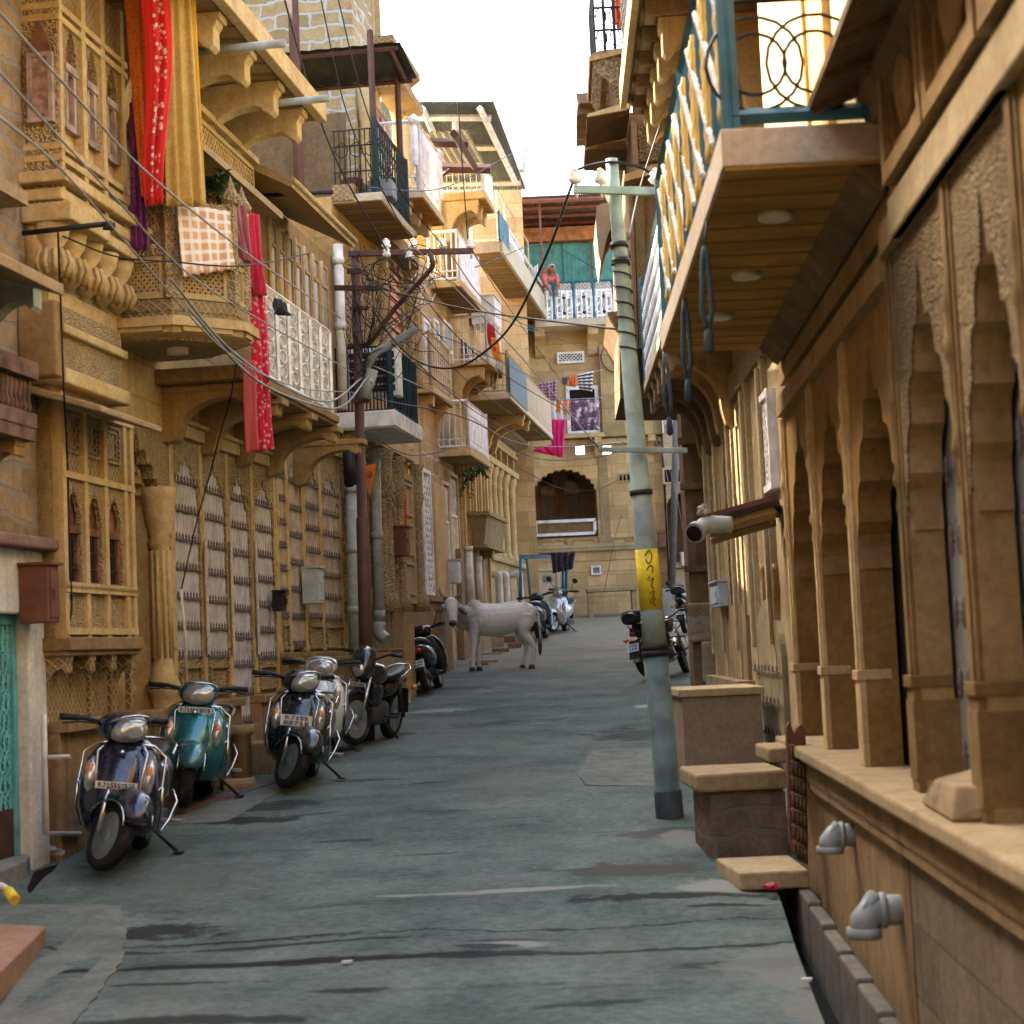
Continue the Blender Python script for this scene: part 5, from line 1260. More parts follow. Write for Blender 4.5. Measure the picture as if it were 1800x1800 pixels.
# arches: near pair carved with columns, far three plainer
nB = -.75
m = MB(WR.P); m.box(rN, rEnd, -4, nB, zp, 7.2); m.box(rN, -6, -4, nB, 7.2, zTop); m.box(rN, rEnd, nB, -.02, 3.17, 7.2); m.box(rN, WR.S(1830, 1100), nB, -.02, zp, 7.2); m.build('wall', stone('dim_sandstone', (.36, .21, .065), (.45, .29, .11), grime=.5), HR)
piers = [1391, 1439, 1501, 1593, 1702, 1830]
S_ = [WR.S(x, 1100) for x in piers]
zspr = WR.Z(1440, 960); 
PW = .075
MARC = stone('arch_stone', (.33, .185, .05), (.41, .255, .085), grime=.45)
for i in range(len(S_)-1):
    s1, s0 = S_[i], S_[i+1]
    near = i >= 3
    zt = 3.05 if near else 2.95
    zap = {0: WR.Z(1408, 735), 1: WR.Z(1465, 684), 2: WR.Z(1546, 606), 3: WR.Z(1640, 455), 4: WR.Z(1742, 345), 5: WR.Z(1742, 345)}[i]
    zsp = zap-.85
    dep = -.16 if near else -.19
    o0, o1 = s0+PW*1.05, s1-PW*1.05
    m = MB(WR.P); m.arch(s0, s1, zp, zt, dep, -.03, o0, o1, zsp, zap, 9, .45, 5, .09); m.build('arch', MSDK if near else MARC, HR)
    if near:
        m = MB(WR.P); m.arch(s0, s1, zsp, zt, -.029, -.02, o0, o1, zsp, zap, 9, .45, 5, .09); m.build('spandrel', MSFn, HR)
    m = MB(WR.P); m.frame(s0+.06, s1-.06, zp-.5, zt, -.03, .015, .05, 0) if 0 else m.box(s0, s1, -.03, .02, zt, zt+.12); m.build('lintel', MSDK, HR)
    # moulded impost on the reveal
    m = MB(WR.P); m.box(o0-.02, o0+.012, dep, -.04, zsp-.06, zsp+.04); m.build('impost', MSDK, HR); m = MB(WR.P); m.box(o1-.012, o1+.02, dep, -.04, zsp-.06, zsp+.04); m.build('impost', MSDK, HR)
    # metal leaf inside
    mm = MTAU if near else MDKW
    m = MB(WR.P); m.box(o0-.1, o1+.1, dep-.06, dep-.02, zp, zap+.1); lf = m.build('door', simple('grey_green_metal', (.24, .25, .2), .5, dirt=.3) if near else MDKW, HR)
    if near:
        m = MB(WR.P)
        for q in range(7):
            z = zp+.15+(zap-zp)*q/7
            for s in (o1-.14, o1-.3): m.lathe((s, dep+.0, z), [(.004, -.06), (.012, -.03), (.007, -.01), (.016, 0), (.007, .015), (.012, .035), (.002, .07)], 8)
        m.build('door_studs', MSPK, lf)
for j, s in enumerate(S_):
    near = j >= 3
    zt = 3.05 if near else 2.95
    z_ = zp+.42
    m = MB(WR.P); w_ = PW
    m.box(s-w_, s+w_, dep, .0, zp, z_); m.box(s-w_-.01, s+w_+.01, dep, .012, z_, z_+.05); m.box(s-w_*.85, s+w_*.85, dep, -.01, z_+.05, zt); m.box(s-w_*.45, s+w_*.45, -.01, .0, z_+.05, zt-.02)
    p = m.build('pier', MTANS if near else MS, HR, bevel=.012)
    m = MB(WR.P); zc = zt-(.95 if near else .8); m.lathe((s, -.01, zc), [(.005, -.15), (.022, -.1), (.012, -.02), (.028, 0), (.028, .03), (.018, .06), (.02, .3), (.03, .33), (.03, .36), (.017, .4), (.026, .5), (.013, .6), (.004, .7)], 10); m.build('colonnette', MTANS if near else MS, p)
    if near:
        m = MB(WR.P); m.box(s-w_-.004, s+w_+.004, -.2, .005, zp+.05, z_-.05); m.build('carved_base', MTANS, p)
# spandrel frieze panels above
zq0, zq1 = WR.Z(1583, 390)+.12, zbu+.0
m = MB(WR.P); m.box(rN, WR.S(1572, 350), -.02, .03, 3.05, 3.21); m.build('beam', MSP, HR, bevel=.01)
zf0 = 3.22; zf1 = WR.Z(1575, 200)
for a, b in ((1572, 1650), (1653, 1760), (1765, 1900)):
    s1, s0 = WR.S(a, 250), WR.S(b, 200)
    m = MB(WR.P); m.box(s0, s1, -.02, .0, zf0, zf1+.4); m.frame(s0+.02, s1-.02, zf0+.02, zf1+.4, 0, .06, .07); m.frame(s0+.13, s1-.13, zf0+.12, zf1+.3, 0, .03, .03)
    m.lathe(((s0+s1)/2, .0, (zf0+zf1)/2+.15), [(.03, .0), (.14, .005), (.17, .03), (.1, .05)], 14, 'y'); m.build('frieze_panel', MSDK, HR)
# sloping stone eave at the top right
ne = .29; se_ = WR.S(1420, 190, ne); zeo = WR.Z(1420, 190, ne); 
m = MB(WR.P); m.poly([(-.05, zeo+.2), (ne, zeo+.02), (ne, zeo-.02), (-.05, zeo+.12)], rN, se_, 0)
ee = m.build('eave', MBRN, HR)
m = MB(WR.P)
for i in range(14): s = se_-.03-i*.4; m.poly([(0.02, zeo+.1), (ne-.02, zeo-.015), (ne-.02, zeo-.045), (0.02, zeo+.05)], s-.03, s+.0, 0)
m.poly([(0, zeo+.1), (.1, zeo+.08), (.09, zeo+.02), (.05, zeo-.03), (.04, zeo-.1), (0, zeo-.12)], rN, se_+.02, 0)
m.build('eave_rib', MBRN, ee)
# the balcony with teal railing
pA, pB = WR.P((WR.S(1557, 290), .66, 0)), WR.P((WR.S(1365, 600), .763, 0))
nbk = 0.0; zs0 = 3.42; zs1 = zs0+.16; bs0 = 0.0; bs1 = (pB-pA).length
WB = Wall(pA.x, pA.y, 180/pi*atan2(pB.x-pA.x, pB.y-pA.y), 'R')      # runs along the outer edge of the balcony, n = 0 at its face
def slabB(m, a, b, n0, n1, z0, z1): m.box(a, b, n0, n1, z0, z1)
m = MB(WB.P); m.box(0, bs1, -.78, 0, zs0, zs1); bk = m.build('balcony', MCRM, HR, bevel=.008)
m = MB(WB.P); m.box(.01, bs1-.01, -.77, -.015, zs0-.012, zs0+.01); m.build('soffit', MORA, bk)
sA0, sA1 = WR.S(1557, 290)+.05, WR.S(1365, 600)
m = MB(WR.P); m.poly([(0, zs0-.013), (.12, zs0-.013), (.1, zs0-.04), (.07, zs0-.06), (.045, zs0-.1), (0, zs0-.13)], sA0, sA1, 0); m.build('soffit_moulding', MBRN, bk)
for px, py in ((1362, 376), (1312, 480), (1265, 553)):
    best = None
    s_, n_ = None, None
    d = ray(px, py); t_ = (zs0-.012-CZ)/d.z; p = V((0, 0, CZ))+d*t_; s_ = (p-WB.o).dot(WB.d); n_ = (p-WB.o).dot(WB.n)
    m = MB(WB.P); m.lathe((s_, n_, zs0), [(.072, -.04), (.078, -.028), (.078, -.012)], 20); m.build('ceiling_lamp', MLAMP, bk)
zrl = zs1+1.0
n_ = nbk-.05
m = MB(WB.P); m.bar((bs0+.04, n_, zrl), (bs1-.04, n_, zrl), .05); m.bar((bs0+.04, n_, zs1+.07), (bs1-.04, n_, zs1+.07), .035)
for s in (bs0+.05, bs1-.05, (bs0+bs1)/2): m.bar((s, n_, zs1), (s, n_, zrl), .055)
m.bar((bs0+.05, -.64, zs1+.06), (bs0+.05, n_, zs1+.06), .05); m.bar((bs0+.05, -.64, zs1+.0), (bs0+.05, -.64, zrl+.4), .06); m.box(bs0+.02, bs0+.09, n_-.035, n_+.035, zs1, zrl+.6)
rr = m.build('railing', MTEAL, bk)
m = MB(WB.P)
nbars = 60
for i in range(nbars):
    s = bs0+.1+(bs1-bs0-.2)*(i+.5)/nbars; m.bar((s, n_, zs1+.07), (s, n_, zrl), .016)
m.build('railing_bars', MTEAL, rr)
m = MB(WB.P)
for q in range(2):
    for i in range(110):
        u = i/110; s = bs0+.1+(bs1-bs0-.2)*u; ph = (u*4.0+q*.5) % 1.0; z = zs1+.12+(zrl-zs1-.2)*ph
        m.lathe((s, n_+.02, z), [(.004, -.02), (.017, -.006), (.017, .006), (.004, .02)], 6)
m.build('rosette_trim', MWHT, rr)
m = MB(WB.P)
for i in range(nbars):
    if (i//3) % 3 == 0:
        s = bs0+.1+(bs1-bs0-.2)*(i+.5)/nbars; m.tube([(s, n_+.012+.006*(j % 2), zs1+.1+(zrl-zs1-.2)*j/16) for j in range(17)], .014, 5)
m.build('gilt_twist', simple('gilt_paint', (.55, .36, .08), .45, dirt=.2), rr)
# scroll ironwork on the near end
m = MB(WB.P)
for k, c in enumerate((.25, .5)):
    for r_ in (.2, .13): m.tube([(bs0+.05, -.66+c+r_*cos(j*pi/9), zs1+.28+k*.0+r_*sin(j*pi/9)) for j in range(19)], .008, 5, True, False)
for k in range(4): m.tube([(bs0+.05, -.6+.12*k+.1*cos(j*.6)*(1-j/14), zs1+.75+.16*sin(j*.6)*(1-j/14)) for j in range(12)], .008, 5, True, False)
m.bar((bs0+.05, -.64, zs1+.55), (bs0+.05, n_, zs1+.55), .02); m.bar((bs0+.05, -.64, zs1+1.0), (bs0+.05, n_, zs1+1.0), .03)
m.build('scroll_panel', MIRON, rr)
# outward spear brackets above the railing
m = MB(WB.P)
for i in range(5): s = bs0+.06; z = zs1+.9+.22*i; m.tube([(s, n_, z), (s, n_+.28, z)], .009, 5); m.lathe((s, n_+.28, z), [(.02, 0), (.012, .03), (.002, .09)], 6, 'y')
m.build('spear_bracket', MTEAL, rr)
# lit upper wall piece behind the railing
m = MB(WR.P); m.box(sA0+.3, sA1, -.4, -.0, zs1, 7.0)
m.build('balcony_wall', MSP, HR)
m = MB(WR.P); a = WR.S(1440, 150); m.frame(a-.5, a+.3, zs1+.05, zs1+2.0, 0, .04, .08); m.box(a-.42, a+.22, 0, .02, zs1+.05, zs1+1.92); m.build('balcony_door', simple('amber_wood', (.5, .28, .07), .5, dirt=.2), HR)

# ------------------------------------------------------------------ next on the right: the corbelled house
WQ = Wall(2.32, 15.3, 1.5, 'R')
HQ = empty('corbelled_house', WQ.P((3, -.5, .2)), 'house with wavy stone corbels under a white scrolled balcony, behind the leaning pole', 'building')
q0 = WQ.S(1400, 900)-1.5; q1 = WQ.S(1248, 1000)
zQt = 9.5
m = MB(WQ.P); m.box(q0, q1, -5, 0, -.3, zQt); m.build('wall', MSP, HQ)
n2 = .75; z2 = WQ.Z(1140, 600, .75); 
s2a, s2b = WQ.S(1300, 610, .3)-2.5, WQ.S(1128, 612, .75)
zc0 = WQ.Z(1160, 600, .75)
m = MB(WQ.P); m.box(q0, s2b, -.02, n2, zc0-.02, zc0+.1); b2_ = m.build('balcony', MSP, HQ, bevel=.01)
for i, (px, py) in enumerate(((1245, 640), (1215, 655), (1192, 668), (1172, 680), (1155, 690))):
    s = s2b-.25-.8*(4-i)
    m = MB(WQ.P); corbel(m, s, .22, -.02, n2*.95, zc0-.02, .95); m.build('corbel', MBRN if i > 1 else MSDK, HQ, bevel=.01)
# the near corbel face that catches light, with the rendered beam above
m = MB(WQ.P)
zz = WQ.Z(1300, 690); m.box(q0, q1, -.02, .06, zz-.02, zz+.25); m.build('lintel', MSF, HQ)
for px in (1362, 1330, 1300, 1275, 1256):
    s = WQ.S(px, 950); m = MB(WQ.P); z0 = WQ.Z(px, 1190); m.box(s-.09, s+.09, -.02, .06, z0, zz-.02); m.box(s-.05, s+.05, .06, .1, z0+.3, zz-.1); m.build('pilaster', MSP, HQ, bevel=.01)
for a, b in ((1333, 1358), (1303, 1327), (1278, 1297)):
    s1, s0 = WQ.S(a, 950), WQ.S(b, 950); s0, s1 = min(s0, s1)+.1, max(s0, s1)-.1
    m = MB(WQ.P); m.box(s0, s1, 0, .02, WQ.Z(b, 1080), zz-.05); m.build('carved_panel', MSFf, HQ)
a, b = WQ.S(1366, 750), WQ.S(1350, 750); z0, z1 = WQ.Z(1355, 870), WQ.Z(1355, 690)
m = MB(WQ.P); m.frame(a, b, z0, z1, 0, .08, .06); w_ = m.build('window', MWHT, HQ)
m = MB(WQ.P); m.lattice(a+.06, b-.06, z0+.06, z1-.06, .04, .06, .12, .02); m.build('lattice', MWHT, w_); m = MB(WQ.P); m.box(a+.05, b-.05, 0, .02, z0+.05, z1-.05); m.build('pane', MDKW, w_)
m = MB(WQ.P); zr2 = zc0+1.35
m.bar((q0, n2-.05, zr2), (s2b-.05, n2-.05, zr2), .05)
m.box(q0, s2b-.08, n2-.06, n2-.05, zc0+.12, zr2-.04); rq = m.build('railing', simple('pale_blue_mesh', (.3, .38, .38), .6, var=.25, scale=20), b2_)
m = MB(WQ.P)
for i in range(24):
    s = s2b-.1-i*.17
    for k in range(5): z = zc0+.2+k*.23; m.tube([(s+.07*cos(j*.8), n2-.03, z+.08*sin(j*.8)) for j in range(7)], .012, 4, False, False)
m.build('scrollwork', MWHT, rq)
m = MB(WQ.P); m.bar((s2b-.06, n2-.05, zc0+.1), (s2b-.06, n2-.05, zr2+.1), .07); m.box(s2b-.05, s2b-.04, 0, n2-.05, zc0+.1, zr2-.02); m.build('rail_post', MTEAL, rq)
# spiked door leaf near the plinth end, and small tin porch over it
a, b = WQ.S(1385, 1180), WQ.S(1338, 1180); z0, z1 = WQ.Z(1350, 1340), WQ.Z(1350, 1055)
m = MB(WQ.P); m.poly(arch_curve(a, b, z1-.5, z1, 1, 14, 0, .2, False)+[(b, z0), (a, z0)], .0, .05); dg = m.build('door', simple('olive_metal', (.26, .22, .12), .5, dirt=.3), HQ)
m = MB(WQ.P); spiked_grille(m, a+.04, b-.04, z0, z1-.4, .075, 4, 7); m.build('spiked_grille', MSPK, dg)
for px in (1345, 1366): m = MB(WQ.P); s = WQ.S(px, 990); m.box(s-.08, s+.08, .0, .05, z1, WQ.Z(px, 1000)); m.lathe((s, .05, WQ.Z(px, 1005)), [(.08, -.05), (.08, 0)], 12, 'y'); m.build('fanlight_bar', MSDK, dg)
# slatted timber leaves on the pier facing us
m = MB(WQ.P); s0, s1 = WQ.S(1318, 1100), WQ.S(1262, 1100); z0, z1 = WQ.Z(1290, 1190), WQ.Z(1290, 760)
m.box(s0, s1, .0, .04, z0, z1); dw = m.build('door', stone('aged_timber', (.36, .24, .11), (.44, .3, .15), grime=.4, streak=.8), HQ)
m = MB(WQ.P)
for k in range(4): s = s0+(s1-s0)*(k+.3)/4; m.box(s-.03, s+.03, .04, .07, z0+.8, z1)
m.build('door_trim', MSFf, dw)
m = MB(WQ.P); m.box(s0-.2, s1+.1, .0, .18, .6, z0); m.build('plinth', MRB, HQ)

# ------------------------------------------------------------------ dark brown house beyond it
WX = Wall(2.32, 15.3, 1.5, 'R'); 
HX = empty('brown_house', WX.P((9, -.3, .6)), 'weathered brown house with deep stone eaves and ironwork high up on the right', 'building')
xs = q1+.03; y_ = WX.P((xs, 0, 0)).y
xn = 0.0
def xn_at(px, py):   # how far the pier face reaches out
    d = ray(px, py); t_ = y_/d.y; return (V((d.x*t_, y_, 0))-WX.o).dot(WX.n)
nx = xn_at(1208, 950)
zX = 11.5; xe = 21
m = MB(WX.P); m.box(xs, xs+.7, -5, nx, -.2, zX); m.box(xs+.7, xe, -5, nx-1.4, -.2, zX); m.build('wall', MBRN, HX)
m = MB(WX.P)
pn = xn_at(1215, 800); pm = xn_at(1250, 800)
def fz(py): d = ray(1230, py); return CZ+d.z*y_/d.y
for y0, y1 in ((855, 775), (1000, 868)): m.box(xs-.05, xs, pm, pn, fz(y0), fz(y1))
m.build('door_leaf', stone('dark_timber', (.13, .075, .035), (.19, .115, .055), grime=.5), HX)
m = MB(WX.P)
m.box(xs-.12, xs, xn_at(1250, 1100), nx+.05, fz(1128), fz(1060)); m.box(xs-.2, xs, xn_at(1260, 1100), nx-.1, fz(1200), fz(1128)); m.build('broken_brick', MRB, HX, bevel=.03)
m = MB(WX.P); zl_ = fz(760)
for zz_ in (fz(780), fz(860), fz(1005)): m.box(xs-.08, xs+.0, -.2, nx+.06, zz_, zz_+.08)
m.build('moulding', MBRN, HX)
# upper storeys of the brown house, read off on cross planes at their own distance
def XP(px, py, y):
    p = at(px, py, y); return (p-WX.o).dot(WX.n), p.z
def Sof(y): return (y-15.3)/cos(R(1.5))
def xpoly(name, pts, y, L, mat=None, bevel=0, parent=None):
    """outline read at distance y, carried back L metres along the street"""
    q = [XP(px, py, y) for px, py in pts]; m = MB(WX.P); m.poly(q, Sof(y), Sof(y)+L, 0); return m.build(name, mat or MBRN, parent or HX, bevel=bevel)
YX = WX.P((xs, 0, 0)).y
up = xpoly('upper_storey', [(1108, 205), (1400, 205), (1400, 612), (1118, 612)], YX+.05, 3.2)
xpoly('carved_panel', [(1120, 218), (1162, 216), (1166, 282), (1124, 284)], YX, .06, MBRF)
xpoly('pilaster', [(1108, 205), (1118, 205), (1124, 300), (1114, 300)], YX-.05, .2, MBRN)
xpoly('pilaster', [(1114, 318), (1131, 318), (1140, 610), (1124, 612)], YX-.06, .2, stone('brown_gold_floral', (.3, .19, .07), (.38, .25, .1), carve='diaper', cs=60))
xpoly('pilaster', [(1104, 318), (1112, 318), (1122, 612), (1116, 612)], YX-.03, .15, MBRN)
xpoly('moulding', [(1098, 306), (1150, 288), (1168, 288), (1168, 300), (1098, 318)], YX-.3, .5, MSDK)
xpoly('eave', [(1032, 200), (1108, 178), (1108, 190), (1032, 206)], YX-.15, 1.3, MBRN)
xpoly('eave_edge', [(1032, 199), (1100, 179), (1112, 184), (1100, 192), (1032, 204)], YX-.2, .05, MSP)
xpoly('eave', [(1027, 256), (1100, 246), (1104, 262), (1029, 262)], YX+1.2, 1.05, MBRN)
xpoly('eave_edge', [(1027, 255), (1052, 250), (1052, 258), (1029, 262)], YX+1.15, .05, MSP)
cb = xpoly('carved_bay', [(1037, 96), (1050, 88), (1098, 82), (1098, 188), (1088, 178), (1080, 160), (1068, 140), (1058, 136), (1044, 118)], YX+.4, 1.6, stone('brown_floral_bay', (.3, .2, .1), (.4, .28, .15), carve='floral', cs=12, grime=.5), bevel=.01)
xpoly('slab_edge', [(1035, 98), (1098, 83), (1098, 92), (1037, 106)], YX+.35, 1.7, MSDK)
for k, pts in enumerate(([(1013, 163), (1075, 158), (1075, 178), (1018, 180)], [(1033, 152), (1075, 148), (1078, 160), (1034, 164)], [(1016, 179), (1080, 176), (1080, 196), (1014, 200)])):
    xpoly('layered_cornice', pts, YX+2.4+.1*k, 1.6, stone('layered_%d' % k, (.3, .21, .12), (.4, .3, .18), grime=.6, lines=50))
xpoly('back_storey', [(1040, 200), (1300, 190), (1300, 700), (1090, 700), (1085, 300)], YX+3.6, 2.5)
# railing of the carved bay
m = MB(WX.P); n0, z0 = XP(1046, 92, YX+.45); n1, z1 = XP(1045, -40, YX+.45); sA_, sB_ = Sof(YX+.45), Sof(YX+1.95)
for k in range(14):
    s = sA_+(sB_-sA_)*k/13; m.bar((s, n0, z0), (s, n0, z1), .025)
for k in range(8):
    n_ = n0-.95*k/7; m.bar((sA_, n_, z0), (sA_, n_, z1), .03)
for q in (0, .3, .6, 1): m.bar((sA_, n0, z0+(z1-z0)*q), (sB_, n0, z0+(z1-z0)*q), .025); m.bar((sA_, n0, z0+(z1-z0)*q), (sA_, n0-.95, z0+(z1-z0)*q), .025)
for k in range(5):
    for q in range(4): m.tube([(sA_, n0-.1-.18*k+.07*cos(j*.7), z0+.2+.3*q+.12*sin(j*.7)) for j in range(10)], .01, 4, False, False)
m.build('iron_railing', MIRON, cb)
p = at(1098, -20, YX+.3); q_ = at(1096, 178, YX+.3); m = MB(); m.tube([p, q_], .03, 8); tag(m.build('rain_pipe', MPVCW), 'thin pale rain pipe running down beside the carved iron balcony high on the right', 'pipe')
# bowed hood and lower eaves beyond
hd = xpoly('bowed_hood', [(1049, 362), (1060, 356), (1074, 355), (1082, 368), (1086, 385), (1078, 392), (1070, 408), (1064, 428), (1060, 448), (1056, 459), (1052, 440), (1049, 410), (1047, 385)], YX+4.2, 1.6, stone('hood_stone', (.42, .34, .22), (.5, .41, .28), grime=.5))
xpoly('hood_tip', [(1100, 408), (1116, 400), (1112, 420), (1106, 444), (1101, 430)], YX+.8, .8, MSP)
xpoly('eave', [(1068, 548), (1096, 545), (1108, 620), (1090, 590)], YX+4.0, 3, MBRN)
# big corbelled soffit of the nearer house, high up
m = MB(WQ.P); n9 = 1.05; s9b, zs9 = WQ.hit(1097, 182, n9); s9a = s9b-4.2
m.box(s9a, s9b, -.02, n9, zs9, zs9+.15); m.box(s9a, s9b, -.02, n9-.05, zs9-.02, zs9+.01)
bq = m.build('upper_balcony', MBRN, HQ)
m = MB(WQ.P); m.box(s9a, s9b+.03, n9-.02, n9+.04, zs9-.05, zs9+.2); m.build('slab_edge', MSDK, bq)
for k in range(5):
    s = s9b-.22-.62*k; m = MB(WQ.P); corbel(m, s, .18, -.02, n9*.83, zs9-.16, 1.0); m.build('corbel', stone('corbel_%d' % k, (.4, .25, .09), (.5, .33, .14), grime=.4) if k == 0 else bpy.data.materials['corbel_0'], bq, bevel=.01)
    m = MB(WQ.P); m.box(s-.12, s+.12, -.02, n9*.93, zs9-.16, zs9-.02); m.build('corbel_cap', MBRN, bq, bevel=.01)
m = MB(WQ.P); m.lattice(s9a, s9b, zs9+.2, zs9+1.2, n9-.03, n9-.01, .2, .02); m.bar((s9a, n9-.02, zs9+1.2), (s9b, n9-.02, zs9+1.2), .05); m.build('railing', MIRON, bq)
# ------------------------------------------------------------------ two-wheelers (local axes: x forward, y left, z up)
def sring(c, hx, hy, axis, ex=2.6, k=20, top=None):
    """super-ellipse ring of half sizes hx, hy; axis 'x': ring in the (y,z) plane, 'z': ring in the (x,y) plane"""
    out = []
    for i in range(k):
        a = 2*pi*i/k; ca, sa = cos(a), sin(a)
        u = (abs(ca)**(2/ex))*(1 if ca >= 0 else -1)*hx; v = (abs(sa)**(2/ex))*(1 if sa >= 0 else -1)*hy
        out.append((c[0], c[1]+u, c[2]+v) if axis == 'x' else (c[0]+u, c[1]+v, c[2]))
    return out
def loftx(m, secs, ex=2.6, k=20):   # (x, half width, z low, z high)
    m.ring([sring((x, 0, (a+b)/2), w, (b-a)/2, 'x', ex, k) for x, w, a, b in secs])
def loftz(m, secs, ex=2.6, k=20):   # (z, x centre, half depth, half width)
    m.ring([sring((x, 0, z), d, w, 'z', ex, k) for z, x, d, w in secs])
MTYR = simple('tyre_rubber', (.014, .014, .014), .85, dirt=.35)
MCHR = simple('chrome', (.55, .55, .53), .22, metal=1, var=.1, dirt=.35)
MALY = simple('alloy_wheel', (.32, .34, .35), .4, metal=.7, dirt=.4)
MBLK = simple('black_plastic', (.018, .019, .02), .5, dirt=.15)
MSEAT = simple('seat_vinyl', (.015, .015, .016), .45, dirt=.2)
MLENS = simple('headlamp_lens', (.42, .42, .38), .1, metal=.55, var=.2, scale=14)
MLMPR = simple('red_lens', (.35, .02, .015), .15, coat=.8)
MLMPO = simple('amber_lens', (.6, .16, .02), .15, coat=.8)
MPLT = simple('plate_white', (.62, .62, .58), .5, dirt=.25)
MINK = simple('plate_ink', (.03, .03, .03), .6)
MENG = simple('engine_metal', (.11, .11, .11), .5, metal=.6, dirt=.4)
MMIR = simple('mirror_glass', (.8, .8, .8), .03, metal=1)
FONT = {'R': ['1110', '1001', '1110', '1010', '1001'], 'J': ['0111', '0010', '0010', '1010', '0100'], '1': ['010', '110', '010', '010', '111'], '5': ['111', '100', '111', '001', '111'],
        '0': ['111', '101', '101', '101', '111'], '2': ['111', '001', '111', '100', '111'], '7': ['111', '001', '010', '010', '010'], '6': ['111', '100', '111', '101', '111'], '9': ['111', '101', '111', '001', '111'],
        'S': ['111', '100', '111', '001', '111'], 'C': ['111', '100', '100', '100', '111'], 'K': ['1001', '1010', '1100', '1010', '1001'], 'F': ['111', '100', '110', '100', '100'], 'T': ['111', '010', '010', '010', '010'],
        '4': ['101', '101', '111', '001', '001'], '3': ['111', '001', '111', '001', '111'], '8': ['111', '101', '111', '101', '111'], ' ': ['0', '0', '0', '0', '0'], 'Y': ['101', '101', '010', '010', '010'], 'D': ['110', '101', '101', '101', '110'], 'P': ['111', '101', '111', '100', '100']}
def lettering(m, text, c, w, h, ux, uz, nrm):
    """block letters on a plate; c centre, ux right, uz up, nrm outwards (local vectors)"""
    cols = sum(len(FONT[t][0])+1 for t in text)-1; cw, chh = w/cols, h/5; x = -w/2
    for t in text:
        g = FONT[t]
        for r in range(5):
            for q in range(len(g[0])):
                if g[r][q] == '1':
                    a = x+q*cw; b = h/2-r*chh
                    P_ = [V(c)+V(ux)*(a+i*cw)+V(uz)*(b-j*chh)+V(nrm)*e for e in (0, .002) for (i, j) in ((0, 0), (1, 0), (1, 1), (0, 1))]
                    m.add([tuple(p) for p in P_], [(0, 1, 2, 3), (4, 5, 6, 7), (0, 1, 5, 4), (1, 2, 6, 5), (2, 3, 7, 6), (3, 0, 4, 7)])
        x += (len(g[0])+1)*cw
def wheel(parent, name, c, r, w, spokes=3, T=ident):
    m = MB(T); k = 8; prof = []
    for i in range(k+1):
        a = pi*i/k; prof.append((r-.045+.045*sin(a)*1.0 if 0 < i < k else r-.075, -w/2*cos(a)))
    full = [(r-.09, -w*.36)]+prof+[(r-.09, w*.36)]
    m.lathe(c, full, 28, 'y')
    o = m.build(name, MTYR, parent)
    m = MB(T)
    m.lathe(c, [(r-.075, -w*.34), (r-.072, -w*.38), (r-.1, -w*.3), (r-.105, w*.3), (r-.072, w*.38), (r-.075, w*.34)], 28, 'y')
    m.lathe(c, [(.05, -w*.5), (.055, -w*.2), (.055, w*.2), (.05, w*.5)], 14, 'y')
    for i in range(spokes):
        a = 2*pi*i/spokes+.4
        for e in (-.22, .22): m.bar((c[0]+.04*cos(a+e*2), c[1], c[2]+.04*sin(a+e*2)), (c[0]+(r-.09)*cos(a+e), c[1], c[2]+(r-.09)*sin(a+e)), .03)
    m.build('rim', MALY, o)
    m = MB(T); m.lathe((c[0], c[1]-w*.28, c[2]), [(.085, -.005), (.09, 0), (.085, .005)], 18, 'y'); m.build('brake_disc', MENG, o)
    return o
def paint(name, c, metal=.35):
    m, t, b = nodes(name); b.inputs['Base Color'].default_value = (*c, 1); b.inputs['Roughness'].default_value = .28; b.inputs['Metallic'].default_value = metal
    b.inputs['Coat Weight'].default_value = .8; b.inputs['Coat Roughness'].default_value = .05
    p = pos(t, ob=True); d = ramp(t, noise(t, p, 5, 8, .7), .48, .7)
    t.links.new(mixc(t, mathn(t, 'MULTIPLY', d, .4), c, (.2, .18, .14)), b.inputs['Base Color']); t.links.new(mathn(t, 'ADD', mathn(t, 'MULTIPLY', d, .3), .24), b.inputs['Roughness'])
    return m
